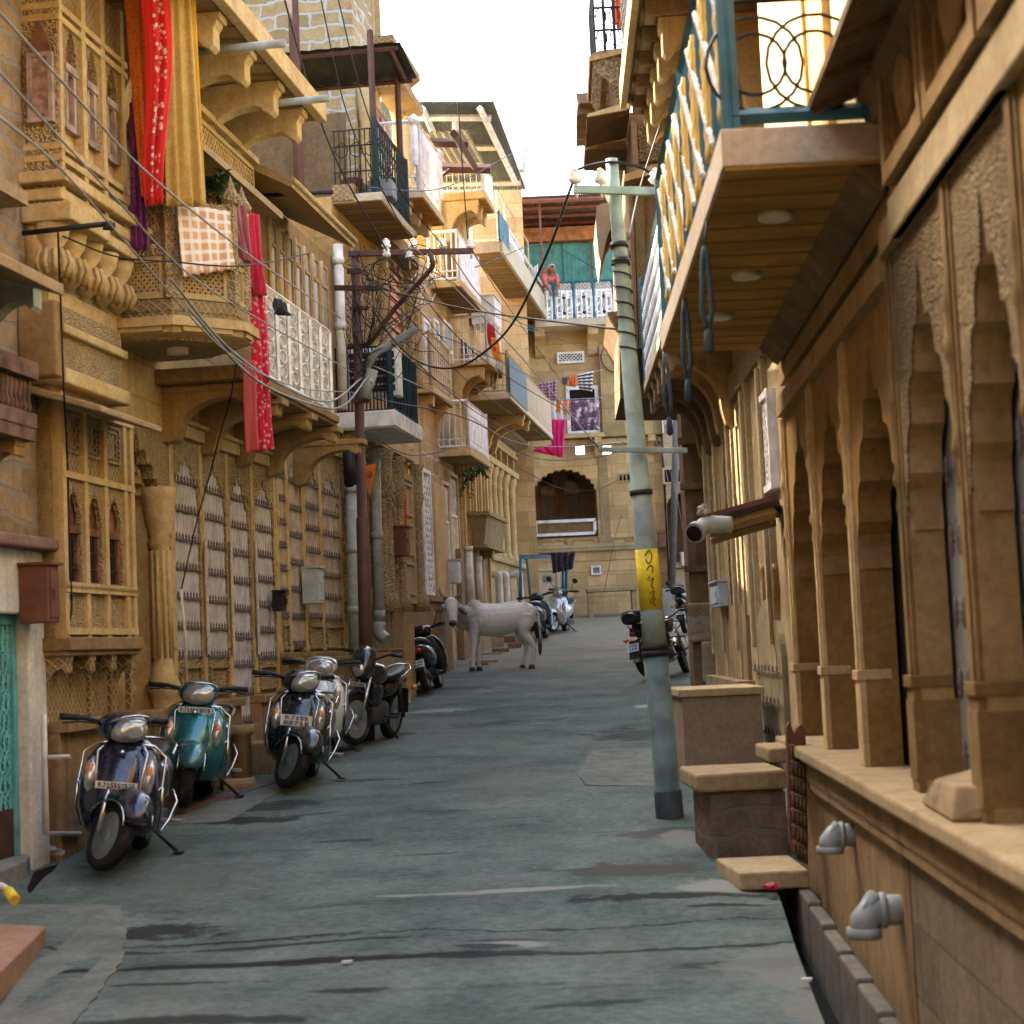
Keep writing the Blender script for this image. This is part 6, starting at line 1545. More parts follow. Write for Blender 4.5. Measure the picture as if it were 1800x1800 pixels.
def scooter(label, body, loc, head, lean=6, steer=0, guards=True, plate=('RJ15', None), style='access', mirrors=False, plate_front=True, rear_plate=True, pz=0, px_=0, group='scooters parked along the street'):
    """head: direction of travel in degrees from +x"""
    root = empty('parked_scooter', loc, label, 'scooter', group)
    root.rotation_mode = 'XYZ'
    root.rotation_euler = (R(-lean), 0, R(head))
    def bld(m, nm, mat, parent=root):
        me_v = m.v
        o = m.build(nm, mat, None, loc=(0, 0, 0)); o.parent = parent; return o
    W_ = lambda T: (lambda p: (lambda q: V((q[0], q[1]*1.16, q[2])))(T(p)))
    PB = lambda nm, mat, fn, parent=root, T=ident: (lambda m: (fn(m), bld(m, nm, mat, parent))[1])(MB(W_(T)))
    # steering frame
    sx, sa = .40, R(steer)
    def ST(p):
        x, y, z = p; ax = sx+(.75-z)*.42     # raked head: the axis passes further forward lower down
        dx = x-ax; return V((ax+dx*cos(sa)-y*sin(sa), dx*sin(sa)+y*cos(sa), z))
    fr = .245
    def wb(nm, c, T):
        m = MB(T); w = .115; r = fr; prof = [(r-.09, -w*.36)]+[((r-.045+.045*sin(pi*i/8)) if 0 < i < 8 else r-.075, -w/2*cos(pi*i/8)) for i in range(9)]+[(r-.09, w*.36)]
        m.lathe(c, prof, 28, 'y'); o = bld(m, nm, MTYR)
        m = MB(T); m.lathe(c, [(r-.07, -w*.42), (r-.075, -w*.36), (r-.11, -w*.2), (.06, -w*.1), (.05, -w*.42), (.02, -w*.45)], 24, 'y'); m.lathe(c, [(r-.07, w*.42), (r-.075, w*.36), (r-.11, w*.2), (.06, w*.1), (.05, w*.42), (.02, w*.45)], 24, 'y')
        for i in range(5):
            a = 2*pi*i/5; m.lathe((c[0]+.105*cos(a), c[1], c[2]+.105*sin(a)), [(.008, -w*.3), (.008, w*.3)], 8, 'y')
        bld(m, 'rim', MALY, o)
        m = MB(T)
        for i in range(5):
            a = 2*pi*i/5+.6
            for e in (-1, 1): m.lathe((c[0]+.112*cos(a), c[1]+e*w*.27, c[2]+.112*sin(a)), [(.027, -.004), (.027, .004)], 8, 'y')
        bld(m, 'rim_vent', MBLK, o)
    fx = sx+(.75-fr)*.42+.03
    wb('front_wheel', (fx, 0, fr), ST); wb('rear_wheel', (-.62, 0, fr), ident)
    # front fender and fork
    def fend(m):
        rings = []
        for i in range(11):
            a = R(22+i*14.5); rr = fr+.035; w = .08+.022*sin(pi*i/10)
            cx, cz = fx+rr*cos(a), fr+rr*sin(a)*1.05
            if i == 0 or i == 10: w *= .6
            rings.append([(cx+e*cos(a), v*w, cz+e*sin(a)) for v, e in ((-1, -.06), (-.9, .0), (-.5, .028), (0, .04), (.5, .028), (.9, 0), (1, -.06), (.9, -.05), (0, .0), (-.9, -.05))])
        m.ring(rings, True)
    fd = PB('front_fender', body, fend, T=ST)
    PB('fender_trim', MCHR, lambda m: [m.tube([(fx+(fr+.01)*cos(R(a)), e*.095, fr+(fr+.0)*sin(R(a))) for a in range(24, 160, 14)], .009, 5) for e in (-1, 1)], fd, ST)
    for e in (-1, 1): PB('fork', MCHR if style == 'access' else MBLK, lambda m: m.tube([(fx-.02, e*.085, fr), (fx-.1, e*.085, fr+.25), (fx-.16, e*.06, .58)], .02, 8), T=ST)
    # apron
    def apron(m):
        loftz(m, [(.22, .3, .09, .19), (.3, .36, .12, .225), (.45, .42, .115, .24), (.6, .40, .1, .245), (.74, .345, .085, .225), (.84, .29, .07, .17), (.9, .25, .05, .1)], 2.6, 24)
    ap = PB('front_apron', body, apron)
    def nose(m): # raised centre panel
        loftz(m, [(.36, .475, .05, .09), (.45, .505, .05, .12), (.6, .485, .05, .125), (.74, .425, .045, .105), (.85, .345, .04, .06)], 2.4, 18)
    PB('nose_panel', body, nose, ap)
    for e in (-1, 1):
        PB('indicator', MLENS, lambda m: m.ring([sring((.425-(z-.62)*.3+dx, e*(.175), z), .035*s_, .035*s_, 'z', 2.2, 10) for z, s_, dx in ((.5, .1, .02), (.55, .8, .05), (.63, 1.15, .055), (.7, 1, .05), (.76, .15, .02))]), ap)
        PB('amber_lamp', MLMPO, lambda m: m.ring([sring((.425-(z-.62)*.3+.075, e*(.178), z), .018*s_, .02*s_, 'z', 2.2, 8) for z, s_ in ((.63, .2), (.66, 1), (.7, 1), (.72, .2))]), ap)
    if style == 'teal':
        PB('apron_lamp', MLENS, lambda m: [m.hexa([(.5, 0, .56), (.44, e*.17, .63), (.43, e*.17, .63), (.49, 0, .56), (.5, 0, .62), (.43, e*.18, .73), (.42, e*.18, .73), (.49, 0, .62)]) for e in (-1, 1)], ap)
    PB('inner_shield', MBLK, lambda m: loftz(m, [(.28, .27, .06, .17), (.6, .27, .07, .2), (.85, .2, .05, .13)]))
    # badge: a small bright mark
    PB('badge', MCHR, lambda m: [m.lathe((.465, 0, .80), [(.004, -.02), (.02, -.004), (.02, .004), (.004, .02)], 6)], ap)
    PB('floorboard', MBLK, lambda m: loftx(m, [(.34, .15, .24, .3), (.2, .17, .24, .3), (-.05, .17, .24, .3), (-.15, .14, .25, .32)], 4))
    # handlebar cowl + headlamp
    def cowl(m): loftx(m, [(.08, .05, .93, 1.02), (.14, .13, .9, 1.06), (.22, .155, .87, 1.075), (.31, .135, .86, 1.04), (.36, .1, .88, .99)], 2.3)
    cw = PB('handlebar_cowl', body if style != 'dark' else MBLK, cowl, T=ST)
    PB('headlamp', MLENS, lambda m: loftx(m, [(.27, .10, .85, 1.04), (.34, .118, .855, 1.035), (.385, .1, .865, 1.01), (.41, .05, .9, .965)], 2.2), cw, ST)
    PB('headlamp_brow', MCHR, lambda m: m.tube([(.3+.085*cos(R(a))*.9, .125*sin(R(a)), 1.0+.055*cos(R(a))) for a in range(-100, 101, 20)], .011, 6), cw, ST)
    PB('neck', MBLK, lambda m: m.tube([(.2, 0, .95), (.27, 0, .8)], .06, 10), T=ST)
    for e in (-1, 1):
        PB('grip', MBLK, lambda m: [m.tube([(.17, e*.12, .985), (.13, e*.22, 1.01), (.1, e*.36, 1.01)], .018, 8), m.tube([(.11, e*.25, 1.01), (.1, e*.37, 1.01)], .024, 10), m.tube([(.2, e*.16, .98), (.17, e*.27, .985), (.14, e*.36, .97)], .007, 5)], T=ST)
        if mirrors:
            mr = PB('mirror', MBLK, lambda m: [m.tube([(.14, e*.2, 1.01), (.16, e*.27, 1.16), (.14, e*.3, 1.22)], .008, 6), m.lathe((.14, e*.33, 1.25), [(.01, -.02), (.06, -.01), (.062, .01), (.05, .015)], 14, 'x')], T=ST)
            PB('mirror_glass', MMIR, lambda m: m.lathe((.14, e*.33, 1.25), [(.054, -.024), (.054, -.021)], 14, 'x'), mr, ST)
    # tail body, seat, lamps
    PB('side_panels', body, lambda m: loftx(m, [(.0, .1, .34, .66), (-.1, .165, .33, .7), (-.3, .195, .36, .72), (-.55, .18, .43, .74), (-.75, .13, .53, .75), (-.88, .06, .62, .73)], 2.8))
    PB('seat', MSEAT, lambda m: loftx(m, [(.03, .08, .68, .74), (-.06, .13, .69, .775), (-.25, .15, .7, .79), (-.4, .145, .71, .80), (-.58, .14, .73, .83), (-.72, .1, .74, .83), (-.76, .05, .75, .80)], 3))
    PB('grab_rail', MALY if style != 'access' else MCHR, lambda m: m.tube([(-.5, .17, .74), (-.72, .16, .8), (-.86, .1, .83), (-.9, 0, .835), (-.86, -.1, .83), (-.72, -.16, .8), (-.5, -.17, .74)], .014, 7))
    PB('tail_lamp', MLMPR, lambda m: loftx(m, [(-.8, .09, .58, .7), (-.88, .085, .6, .69), (-.91, .05, .62, .67)]))
    rf = PB('rear_fender', MBLK, lambda m: [m.box(-.95, -.78, -.07, .07, .5, .53), m.hexa([(-.99, -.07, .34), (-.97, -.07, .34), (-.97, .07, .34), (-.99, .07, .34), (-.93, -.08, .53), (-.88, -.08, .53), (-.88, .08, .53), (-.93, .08, .53)])])
    if rear_plate:
        pl = PB('number_plate', MPLT, lambda m: m.hexa([(-1.0, -.1, .385), (-.994, -.1, .385), (-.994, .1, .385), (-1.0, .1, .385), (-.965, -.1, .5), (-.959, -.1, .5), (-.959, .1, .5), (-.965, .1, .5)]), rf)
        def rp(m):
            up = V((.035, 0, .115)).normalized(); nr = V((-up.z, 0, up.x))
            lettering(m, plate[0], (-.9925+.0175+.009, 0, .468) if 0 else tuple(V((-.984, 0, .442))+up*.026+nr*.002), .15, .035, (0, -1, 0), tuple(up), tuple(nr))
            if plate[1]: lettering(m, plate[1], tuple(V((-.984, 0, .442))-up*.026+nr*.002), .15, .035, (0, -1, 0), tuple(up), tuple(nr))
        PB('plate_number', MINK, rp, pl)
    PB('engine', MENG, lambda m: [loftx(m, [(.0, .06, .2, .34), (-.15, .1, .16, .36), (-.4, .1, .16, .36), (-.65, .07, .19, .33), (-.72, .03, .22, .3)], 3), m.box(-.7, -.1, .08, .15, .2, .32)])
    PB('exhaust', MBLK, lambda m: m.tube([(-.2, -.13, .2), (-.45, -.15, .22), (-.5, -.15, .24), (-.85, -.16, .3)], [.02, .025, .05, .05], 10))
    PB('side_stand', MBLK, lambda m: [m.tube([(-.12, .12, .24), (-.18, .3, .03+.3*sin(R(lean)))], .014, 6), m.box(-.23, -.14, .28, .34, .02+.3*sin(R(lean)), .035+.3*sin(R(lean)))])
    PB('footrest', MALY, lambda m: [m.box(-.3, -.18, .17, .3, .27, .29)])
    if plate_front:
        def fp(m): m.hexa([(.53, -.11, .47), (.536, -.11, .47), (.536, .11, .47), (.53, .11, .47), (.53, -.11, .47+(.05 if not plate[1] else .095)), (.536, -.11, .47+(.05 if not plate[1] else .095)), (.536, .11, .47+(.05 if not plate[1] else .095)), (.53, .11, .47+(.05 if not plate[1] else .095))])
        zoff = pz+(.06 if plate[1] else .05)
        def fp2(m):
            m.box(.548+px_, .554+px_, -.125, .125, .5+zoff, .5+zoff+(.05 if not plate[1] else .1))
        pl = PB('number_plate', MPLT, fp2, ap)
        def fl(m):
            if plate[1]: lettering(m, plate[0], (.556+px_, 0, .5+zoff+.073), .18, .034, (0, 1, 0), (0, 0, 1), (1, 0, 0)); lettering(m, plate[1], (.556+px_, 0, .5+zoff+.027), .2, .034, (0, 1, 0), (0, 0, 1), (1, 0, 0))
            else: lettering(m, plate[0], (.556+px_, 0, .5+zoff+.025), .22, .034, (0, 1, 0), (0, 0, 1), (1, 0, 0))
        PB('plate_number', MINK, fl, pl)
    if guards:
        for e in (-1, 1):
            PB('crash_guard', MCHR, lambda m: [m.tube([(.38, e*.1, .86), (.44, e*.15, .8), (.5, e*.13, .56), (.47, e*.19, .5), (.42, e*.255, .58), (.34, e*.25, .78), (.33, e*.17, .85), (.38, e*.1, .86)], .011, 6), m.tube([(.42, e*.255, .58), (.4, e*.26, .4), (.3, e*.24, .27), (.12, e*.22, .23), (-.1, e*.24, .3), (-.25, e*.26, .42), (-.3, e*.22, .5)], .012, 6)], ap)
    return root
def motorbike(label, body, loc, head, lean=6, steer=0, fairing=False, classic=False, plate=('RJ', '15'), box=False, group='motorcycles parked along the street'):
    root = empty('parked_motorcycle', loc, label, 'motorcycle', group)
    root.rotation_euler = (R(-lean), 0, R(head))
    def PB(nm, mat, fn, parent=root, T=ident):
        m = MB(T); fn(m); o = m.build(nm, mat, None, loc=(0, 0, 0)); o.parent = parent; return o
    sa = R(steer); r = .3
    def ST(p):
        x, y, z = p; ax = .42+(.85-z)*.45; dx = x-ax; return V((ax+dx*cos(sa)-y*sin(sa), dx*sin(sa)+y*cos(sa), z))
    def wb(nm, c, w, T):
        m = MB(T); prof = [(r-.09, -w*.36)]+[((r-.045+.045*sin(pi*i/8)) if 0 < i < 8 else r-.07, -w/2*cos(pi*i/8)) for i in range(9)]+[(r-.09, w*.36)]
        m.lathe(c, prof, 30, 'y'); o = m.build(nm, MTYR, None, loc=(0, 0, 0)); o.parent = root
        m = MB(T); m.lathe(c, [(r-.072, -w*.38), (r-.075, -w*.3), (r-.1, -w*.2), (r-.1, w*.2), (r-.075, w*.3), (r-.072, w*.38)], 30, 'y'); m.lathe(c, [(.03, -w*.6), (.06, -w*.4), (.06, w*.4), (.03, w*.6)], 14, 'y')
        n_ = 18 if classic else 5
        for i in range(n_):
            a = 2*pi*i/n_; m.bar((c[0]+.05*cos(a+.3), c[1], c[2]+.05*sin(a+.3)), (c[0]+(r-.09)*cos(a), c[1], c[2]+(r-.09)*sin(a)), .008 if classic else .045)
        q = m.build('rim', MCHR if classic else MALY, None, loc=(0, 0, 0)); q.parent = o
    fx = .42+(.85-r)*.45
    wb('front_wheel', (fx, 0, r), .1, ST); wb('rear_wheel', (-.62, 0, r), .12, ident)
    for e in (-1, 1): PB('fork', MCHR, lambda m: m.tube([(fx, e*.09, r), (.42, e*.09, .86)], .022, 8), T=ST)
    def fend(cx, T, nm, a0, a1, mat):
        def f(m):
            rings = []
            for i in range(9):
                a = R(a0+(a1-a0)*i/8); rr = r+.03; px, pz = cx+rr*cos(a), r+rr*sin(a)
                rings.append([(px+e*cos(a), v*.07, pz+e*sin(a)) for v, e in ((-1, -.03), (-.7, .01), (0, .025), (.7, .01), (1, -.03), (0, .005))])
            m.ring(rings)
        return PB(nm, mat, f, T=T)
    fend(fx, ST, 'front_fender', 10, 150, MCHR if classic else body)
    rf = fend(-.62, ident, 'rear_fender', 30, 190, MCHR if classic else MBLK)
    PB('fuel_tank', body, lambda m: loftx(m, [(.4, .06, .72, .84), (.32, .13, .68, .92), (.12, .155, .66, .93), (-.05, .11, .68, .84), (-.12, .07, .7, .8)], 2.4))
    PB('seat', MSEAT, lambda m: loftx(m, [(-.02, .09, .7, .77), (-.15, .13, .7, .79), (-.4, .135, .72, .82), (-.65, .11, .76, .87), (-.78, .06, .8, .87)], 3))
    PB('tail_panel', body if not classic else MBLK, lambda m: loftx(m, [(-.1, .08, .5, .7), (-.3, .13, .52, .71), (-.6, .11, .64, .77), (-.9, .05, .72, .8)], 2.6))
    PB('engine', MENG, lambda m: [loftx(m, [(.25, .08, .24, .44), (.1, .13, .2, .5), (-.15, .13, .2, .48), (-.28, .07, .26, .42)], 3), m.tube([(.1, 0, .4), (.2, 0, .66)], .09, 12)] + [m.lathe((.1+.022*i, 0, .45+.04*i), [(.115, -.006), (.115, .006)], 12) for i in range(5)])
    PB('frame', MBLK, lambda m: [m.tube([(.38, 0, .82), (.3, 0, .45), (.2, 0, .24), (-.2, 0, .24), (-.3, 0, .5), (-.25, 0, .7)], .02, 7), m.tube([(.36, 0, .8), (-.1, 0, .68), (-.8, 0, .76)], .02, 7)] + [m.tube([(-.62, e*.1, .3), (-.25, e*.09, .32)], .02, 6) for e in (-1, 1)] + [m.tube([(-.58, e*.12, .34), (-.45, e*.12, .68)], .03, 8) for e in (-1, 1)])
    PB('exhaust', MCHR if classic else MBLK, lambda m: m.tube([(.22, -.1, .45), (.28, -.13, .3), (.05, -.15, .22), (-.3, -.16, .25), (-.4, -.16, .27), (-.85, -.17, .33)], [.02, .02, .022, .03, .05, .05], 10))
    hb_ = PB('handlebar', MBLK, lambda m: [m.tube([(.28, e*.37, 1.03), (.32, e*.25, 1.04), (.36, e*.12, .98), (.37, 0, .95)], .013, 8) for e in (-1, 1)]+[m.tube([(.27, e*.4, 1.03), (.31, e*.27, 1.04)], .022, 8) for e in (-1, 1)], T=ST)
    for e in (-1, 1):
        mr = PB('mirror', MBLK, lambda m: [m.tube([(.33, e*.24, 1.04), (.35, e*.28, 1.16)], .007, 6), m.lathe((.34, e*.3, 1.2), [(.01, -.02), (.055, -.01), (.058, .01), (.05, .014)], 14, 'x')], hb_, ST) if classic or not fairing else None
    if fairing:
        PB('fairing', body, lambda m: m.ring([sring((x, 0, z), w, d, 'x', 2.2, 18) for x, z, w, d in ((.36, .9, .1, .15), (.44, .93, .14, .19), (.52, .9, .135, .17), (.58, .84, .09, .1), (.6, .8, .03, .04))]), T=ST)
        PB('headlamp', MLENS, lambda m: m.ring([sring((x, 0, z), w, d, 'x', 1.7, 16) for x, z, w, d in ((.52, .86, .09, .1), (.585, .85, .085, .09), (.61, .83, .05, .06))]), T=ST)
        PB('windscreen', MBLK, lambda m: m.ring([sring((x, 0, z), w, d, 'x', 2.2, 14) for x, z, w, d in ((.36, 1.02, .1, .08), (.42, 1.04, .12, .07), (.5, 1.0, .08, .04))]), T=ST)
        pl = PB('number_plate', MPLT, lambda m: m.box(.6, .606, -.12, .12, .66, .705), T=ST)
        PB('plate_number', MINK, lambda m: lettering(m, plate[0], (.608, 0, .6825), .21, .03, (0, 1, 0), (0, 0, 1), (1, 0, 0)), pl, ST)
        for e in (-1, 1): PB('plate_stay', MCHR, lambda m: m.bar((.585, e*.1, .5), (.6, e*.11, .66), .012), T=ST)
        PB('side_fairing', body, lambda m: loftx(m, [(.36, .1, .45, .74), (.22, .15, .4, .72), (.05, .12, .45, .7)], 2.6))
    else:
        hl = PB('headlamp', MCHR if classic else body, lambda m: m.lathe((.4, 0, .9), [(.02, 0), (.07, .02), (.09, .07), (.095, .12)], 18, 'x'), T=ST)
        PB('lens', MLENS, lambda m: m.lathe((.52, 0, .9), [(.09, 0), (.07, .02), (.02, .03)], 18, 'x'), hl, ST)
    PB('tail_lamp', MLMPR, lambda m: loftx(m, [(-.85, .05, .66, .75), (-.93, .05, .66, .74), (-.96, .03, .68, .72)]))
    for e in (-1, 1): PB('indicator', MLMPO, lambda m: [m.tube([(-.85, e*.05, .62), (-.86, e*.14, .62)], .008, 5), m.lathe((-.86, e*.17, .62), [(.01, -.04), (.035, -.02), (.035, .02), (.01, .03)], 12, 'x')])
    pl = PB('number_plate', MPLT, lambda m: m.hexa([(-.98, -.1, .42), (-.974, -.1, .42), (-.974, .1, .42), (-.98, .1, .42), (-.945, -.1, .55), (-.939, -.1, .55), (-.939, .1, .55), (-.945, .1, .55)]), rf)
    up = V((.035, 0, .13)).normalized(); nr = V((-up.z, 0, up.x)); c0 = V((-.9625, 0, .485))+nr*.003
    PB('plate_number', MINK, lambda m: [lettering(m, t_, tuple(c0+up*o_), .13, .042, (0, -1, 0), tuple(up), tuple(nr)) for t_, o_ in ((plate[0][:4], .03), (plate[1], -.03))], pl)
    PB('rear_guard', MBLK, lambda m: m.hexa([(-1.0, -.08, .3), (-.985, -.08, .3), (-.985, .08, .3), (-1.0, .08, .3), (-.9, -.09, .6), (-.86, -.09, .6), (-.86, .09, .6), (-.9, .09, .6)]))
    PB('grab_rail', MCHR, lambda m: m.tube([(-.5, .14, .76), (-.75, .14, .84), (-.9, .07, .88), (-.9, -.07, .88), (-.75, -.14, .84), (-.5, -.14, .76)], .012, 6))
    PB('side_stand', MBLK, lambda m: m.tube([(.0, .12, .26), (-.06, .3, .03+.3*sin(R(lean)))], .014, 6))
    PB('footrest', MBLK, lambda m: [m.box(-.05, .03, e*.14 if e > 0 else -.28, .28 if e > 0 else -.14, .3, .325) for e in (-1, 1)])
    if classic:
        PB('leg_guard', MBLK, lambda m: [m.tube([(.3, e*.05, .62), (.32, e*.3, .6), (.32, e*.34, .4), (.28, e*.05, .32)], .014, 6) for e in (-1, 1)]+[m.tube([(.32, e*.2, .6), (.3, e*.2, .36)], .01, 5) for e in (-1, 1)])
    if box:
        PB('backrest', MBLK, lambda m: [loftx(m, [(-.74, .12, .88, 1.06), (-.8, .17, .86, 1.1), (-.9, .16, .86, 1.09), (-.95, .1, .9, 1.04)], 2.8)])
        PB('backrest_trim', MCHR, lambda m: m.tube([(-.93, -.15, .98), (-.955, -.08, 1.03), (-.96, 0, 1.045), (-.955, .08, 1.03), (-.93, .15, .98)], .007, 5))
    return root
def gp(px, py):
    p = road_at(px, py); return p
BL_NAVY = paint('navy_paint', (.006, .01, .028)); BL_TEAL = paint('teal_metal_paint', (.012, .16, .18), .5); BL_BLK = paint('black_paint', (.012, .014, .016)); BL_WHT = paint('pearl_white_paint', (.62, .62, .58), .1)
BL_SIL = paint('silver_paint', (.5, .5, .47), .5); BL_GRY = paint('grey_black_paint', (.02, .022, .024))
def put(fn, label, body, fpx, fpy, head, foff=.62, **kw):
    """front (or rear, with negative offset) wheel contact read from the photo"""
    p = gp(fpx, fpy); h = R(head); q = p-V((cos(h), sin(h), 0))*foff
    slope = (rz(q.y+.3*sin(h)*2)-rz(q.y-.3*sin(h)*2))/1.2
    return fn(label, body, (q.x, q.y, rz(q.y)+.015), head, **kw)
put(scooter, 'dark navy scooter with chrome guards, nearest on the left', BL_NAVY, 186, 1545, -88, .64, lean=7, steer=38, plate=('RJ15SS7676', None))
put(scooter, 'teal scooter with its plate high on the nose, parked second from the left', BL_TEAL, 324, 1432, -88, .64, lean=6, steer=10, plate=('RJ15SK9276', None), style='teal', pz=.245, px_=-.115)
put(scooter, 'black scooter with a white two line front plate beside the carved shutters', BL_BLK, 508, 1396, -92, .64, lean=7, steer=36, plate=('RJ15S', '22716'))
put(scooter, 'white scooter half hidden behind the black one with the two line plate', BL_WHT, 550, 1342, -92, .64, lean=4, steer=5, plate=('RJ15', None), plate_front=False)
put(motorbike, 'black motorcycle with a pointed front fairing below the brown pole', BL_BLK, 618, 1318, -105, .66, lean=8, steer=-14, fairing=True, plate=('RJ15SK 2010', '1526'))
put(scooter, 'black scooter seen from behind with round mirrors, parked before the white cow', BL_BLK, 752, 1222, 84, -.62, lean=12, steer=0, plate=('RJ15', '9624'), mirrors=True, style='access', guards=False, plate_front=False)
put(scooter, 'dark scooter seen from behind beyond the tail of the cow', BL_GRY, 948, 1128, 82, -.62, lean=8, plate=('RJ15', '2211'), guards=False, mirrors=False, plate_front=False)
put(scooter, 'silver scooter facing down the street beyond the cow', BL_SIL, 970, 1117, -106, .64, lean=7, steer=-22, plate_front=False, guards=False, mirrors=True, style='dark')
put(motorbike, 'chrome trimmed motorcycle with a black padded backrest behind the leaning pole', BL_BLK, 1140, 1196, 58, -.62, lean=8, steer=20, classic=True, plate=('RJ15', '1F4'), box=True)
put(motorbike, 'black motorcycle further up on the right against the brown pier', BL_BLK, 1205, 1118, 78, -.62, lean=6, steer=10, classic=False, plate=('RJ15', '5421'), box=True)
# ------------------------------------------------------------------ the white cow, the woman
def remesh(o, vox, sm=6):
    r = o.modifiers.new('remesh', 'REMESH'); r.mode = 'VOXEL'; r.voxel_size = vox; r.use_smooth_shade = True
    s = o.modifiers.new('smooth', 'SMOOTH'); s.factor = .5; s.iterations = sm
    dg = bpy.context.evaluated_depsgraph_get(); me = bpy.data.meshes.new_from_object(o.evaluated_get(dg)); o.modifiers.clear()
    old = o.data; o.data = me
    for p in me.polygons: p.use_smooth = True
    return o
def ovals(m, secs, k=16):
    """loft along x: (x, y, z, half width y, half height z)"""
    m.ring([[(x, y+w*cos(2*pi*i/k), z+h*sin(2*pi*i/k)) for i in range(k)] for x, y, z, w, h in secs])
def cow():
    p = road_at(880, 1178); root = empty('white_cow', (p.x-.02, p.y, p.z), 'white humped cow standing across the street, head turned to the camera', 'cow')
    root.rotation_euler = (0, 0, R(188))
    def PB(nm, mat, fn, parent=root):
        m = MB(); fn(m); o = m.build(nm, mat, None, loc=(0, 0, 0)); o.parent = parent; return o
    m, t, b = nodes('cow_hide'); sp = t.nodes.new('ShaderNodeSeparateXYZ'); t.links.new(pos(t, ob=True), sp.inputs[0])
    f = mathn(t, 'ADD', sp.outputs[0], mathn(t, 'MULTIPLY', noise(t, pos(t, ob=True), 5, 6), .6)); f = mathn(t, 'MULTIPLY', ramp(t, f, .5, .8), mathn(t, 'SUBTRACT', 1.0, ramp(t, sp.outputs[0], .74, .84)))
    lowf = ramp(t, sp.outputs[2], .62, .9)
    col = mixc(t, mathn(t, 'MULTIPLY', f, mathn(t, 'MULTIPLY', lowf, .75)), (.55, .55, .49), (.15, .155, .15))
    dirt = ramp(t, noise(t, pos(t, 2, 2, 4, ob=True), 3, 8, .7), .5, .68); col = mixc(t, mathn(t, 'MULTIPLY', dirt, .5), col, (.3, .26, .2))
    hr = ramp(t, noise(t, pos(t, 6, 6, 2, ob=True), 4, 8, .75), .42, .62); col = mixc(t, mathn(t, 'MULTIPLY', hr, mathn(t, 'MULTIPLY', ramp(t, sp.outputs[2], .85, 1.15), .4)), col, (.27, .27, .26))
    col = mixc(t, mathn(t, 'MULTIPLY', mathn(t, 'SUBTRACT', 1.0, ramp(t, sp.outputs[2], .0, .35)), .3), col, (.3, .24, .17))
    t.links.new(col, b.inputs['Base Color']); b.inputs['Roughness'].default_value = .75; bump(t, b, noise(t, pos(t, 40, 40, 40, ob=True), 1, 4, .7), .3, .006)
    def body(m):
        ovals(m, [(-.72, 0, 1.0, .06, .1), (-.68, 0, 1.0, .17, .2), (-.55, 0, 1.0, .235, .255), (-.35, 0, .97, .25, .27), (-.1, 0, .93, .275, .3), (.15, 0, .93, .275, .3), (.38, 0, .95, .25, .29), (.55, 0, .97, .2, .25), (.66, 0, .98, .12, .17)])
        m.lathe((.42, 0, 1.12), [(.02, .22), (.09, .2), (.15, .12), (.19, 0), (.15, -.1)], 14)   # hump
        m.tube([(-.62, 0, 1.12), (-.52, .1, 1.2), (-.45, .14, 1.12)], [.06, .07, .05], 10); m.tube([(-.62, 0, 1.12), (-.52, -.1, 1.2), (-.45, -.14, 1.12)], [.06, .07, .05], 10); m.tube([(-.4, 0, 1.24), (0, 0, 1.2), (.3, 0, 1.22)], .05, 8)
        # neck turning to the camera side (left)
        m.tube([(.48, 0, 1.0), (.66, .06, 1.05), (.82, .15, 1.13), (.88, .24, 1.2)], [.23, .19, .145, .11], 14)
        m.tube([(.55, .02, .82), (.68, .07, .84), (.8, .15, .96), (.86, .22, 1.08)], [.07, .06, .05, .05], 8)  # dewlap
        # head, turned to the camera, face held down
        m.tube([(.87, .2, 1.3), (.885, .29, 1.27), (.89, .38, 1.13), (.893, .455, .98), (.893, .5, .88), (.893, .51, .84)], [.105, .14, .12, .09, .075, .05], 14)
        for e in (-1, 1):
            m.tube([(.885+e*.08, .26, 1.24), (.885+e*.18, .28, 1.2), (.885+e*.26, .31, 1.1), (.885+e*.28, .32, 1.04)], [.035, .068, .05, .015], 10)
            m.tube([(.888+e*.08, .35, 1.2), (.888+e*.1, .37, 1.17)], [.035, .03], 8)
        # legs
        for x, y, fl in ((.46, .14, 1), (.4, -.13, 1)):
            dx = .05 if y > 0 else -.03
            m.tube([(x, y*.8, .95), (x+.01, y, .7), (x+dx*.3, y, .52), (x+dx*.6, y, .44), (x+dx, y, .22), (x+dx*1.1, y, .1), (x+dx*1.3, y, .04)], [.14, .1, .066, .06, .038, .046, .05], 10)
        for x, y in ((-.52, .14), (-.5, -.14)):
            dx = -.06 if y > 0 else .05
            m.tube([(x+.02, y*.7, 1.0), (x+.03, y, .8), (x+.06, y, .66), (x-.06+dx*.5, y, .48), (x-.085+dx*.7, y, .4), (x-.05+dx, y, .2), (x-.03+dx, y, .1), (x-.01+dx, y, .04)], [.17, .15, .105, .065, .052, .038, .046, .05], 10)
        m.tube([(-.7, 0, 1.12), (-.78, 0, 1.02), (-.8, 0, .75), (-.79, .01, .5)], [.045, .032, .02, .018], 8)
    o = PB('body', m, body)
    remesh(o, .018, 5); o.data.materials.clear(); o.data.materials.append(m)
    MH = simple('horn', (.2, .18, .15), .5); MN = simple('cow_nose', (.05, .045, .045), .4); MHF = simple('hoof', (.06, .05, .04), .6)
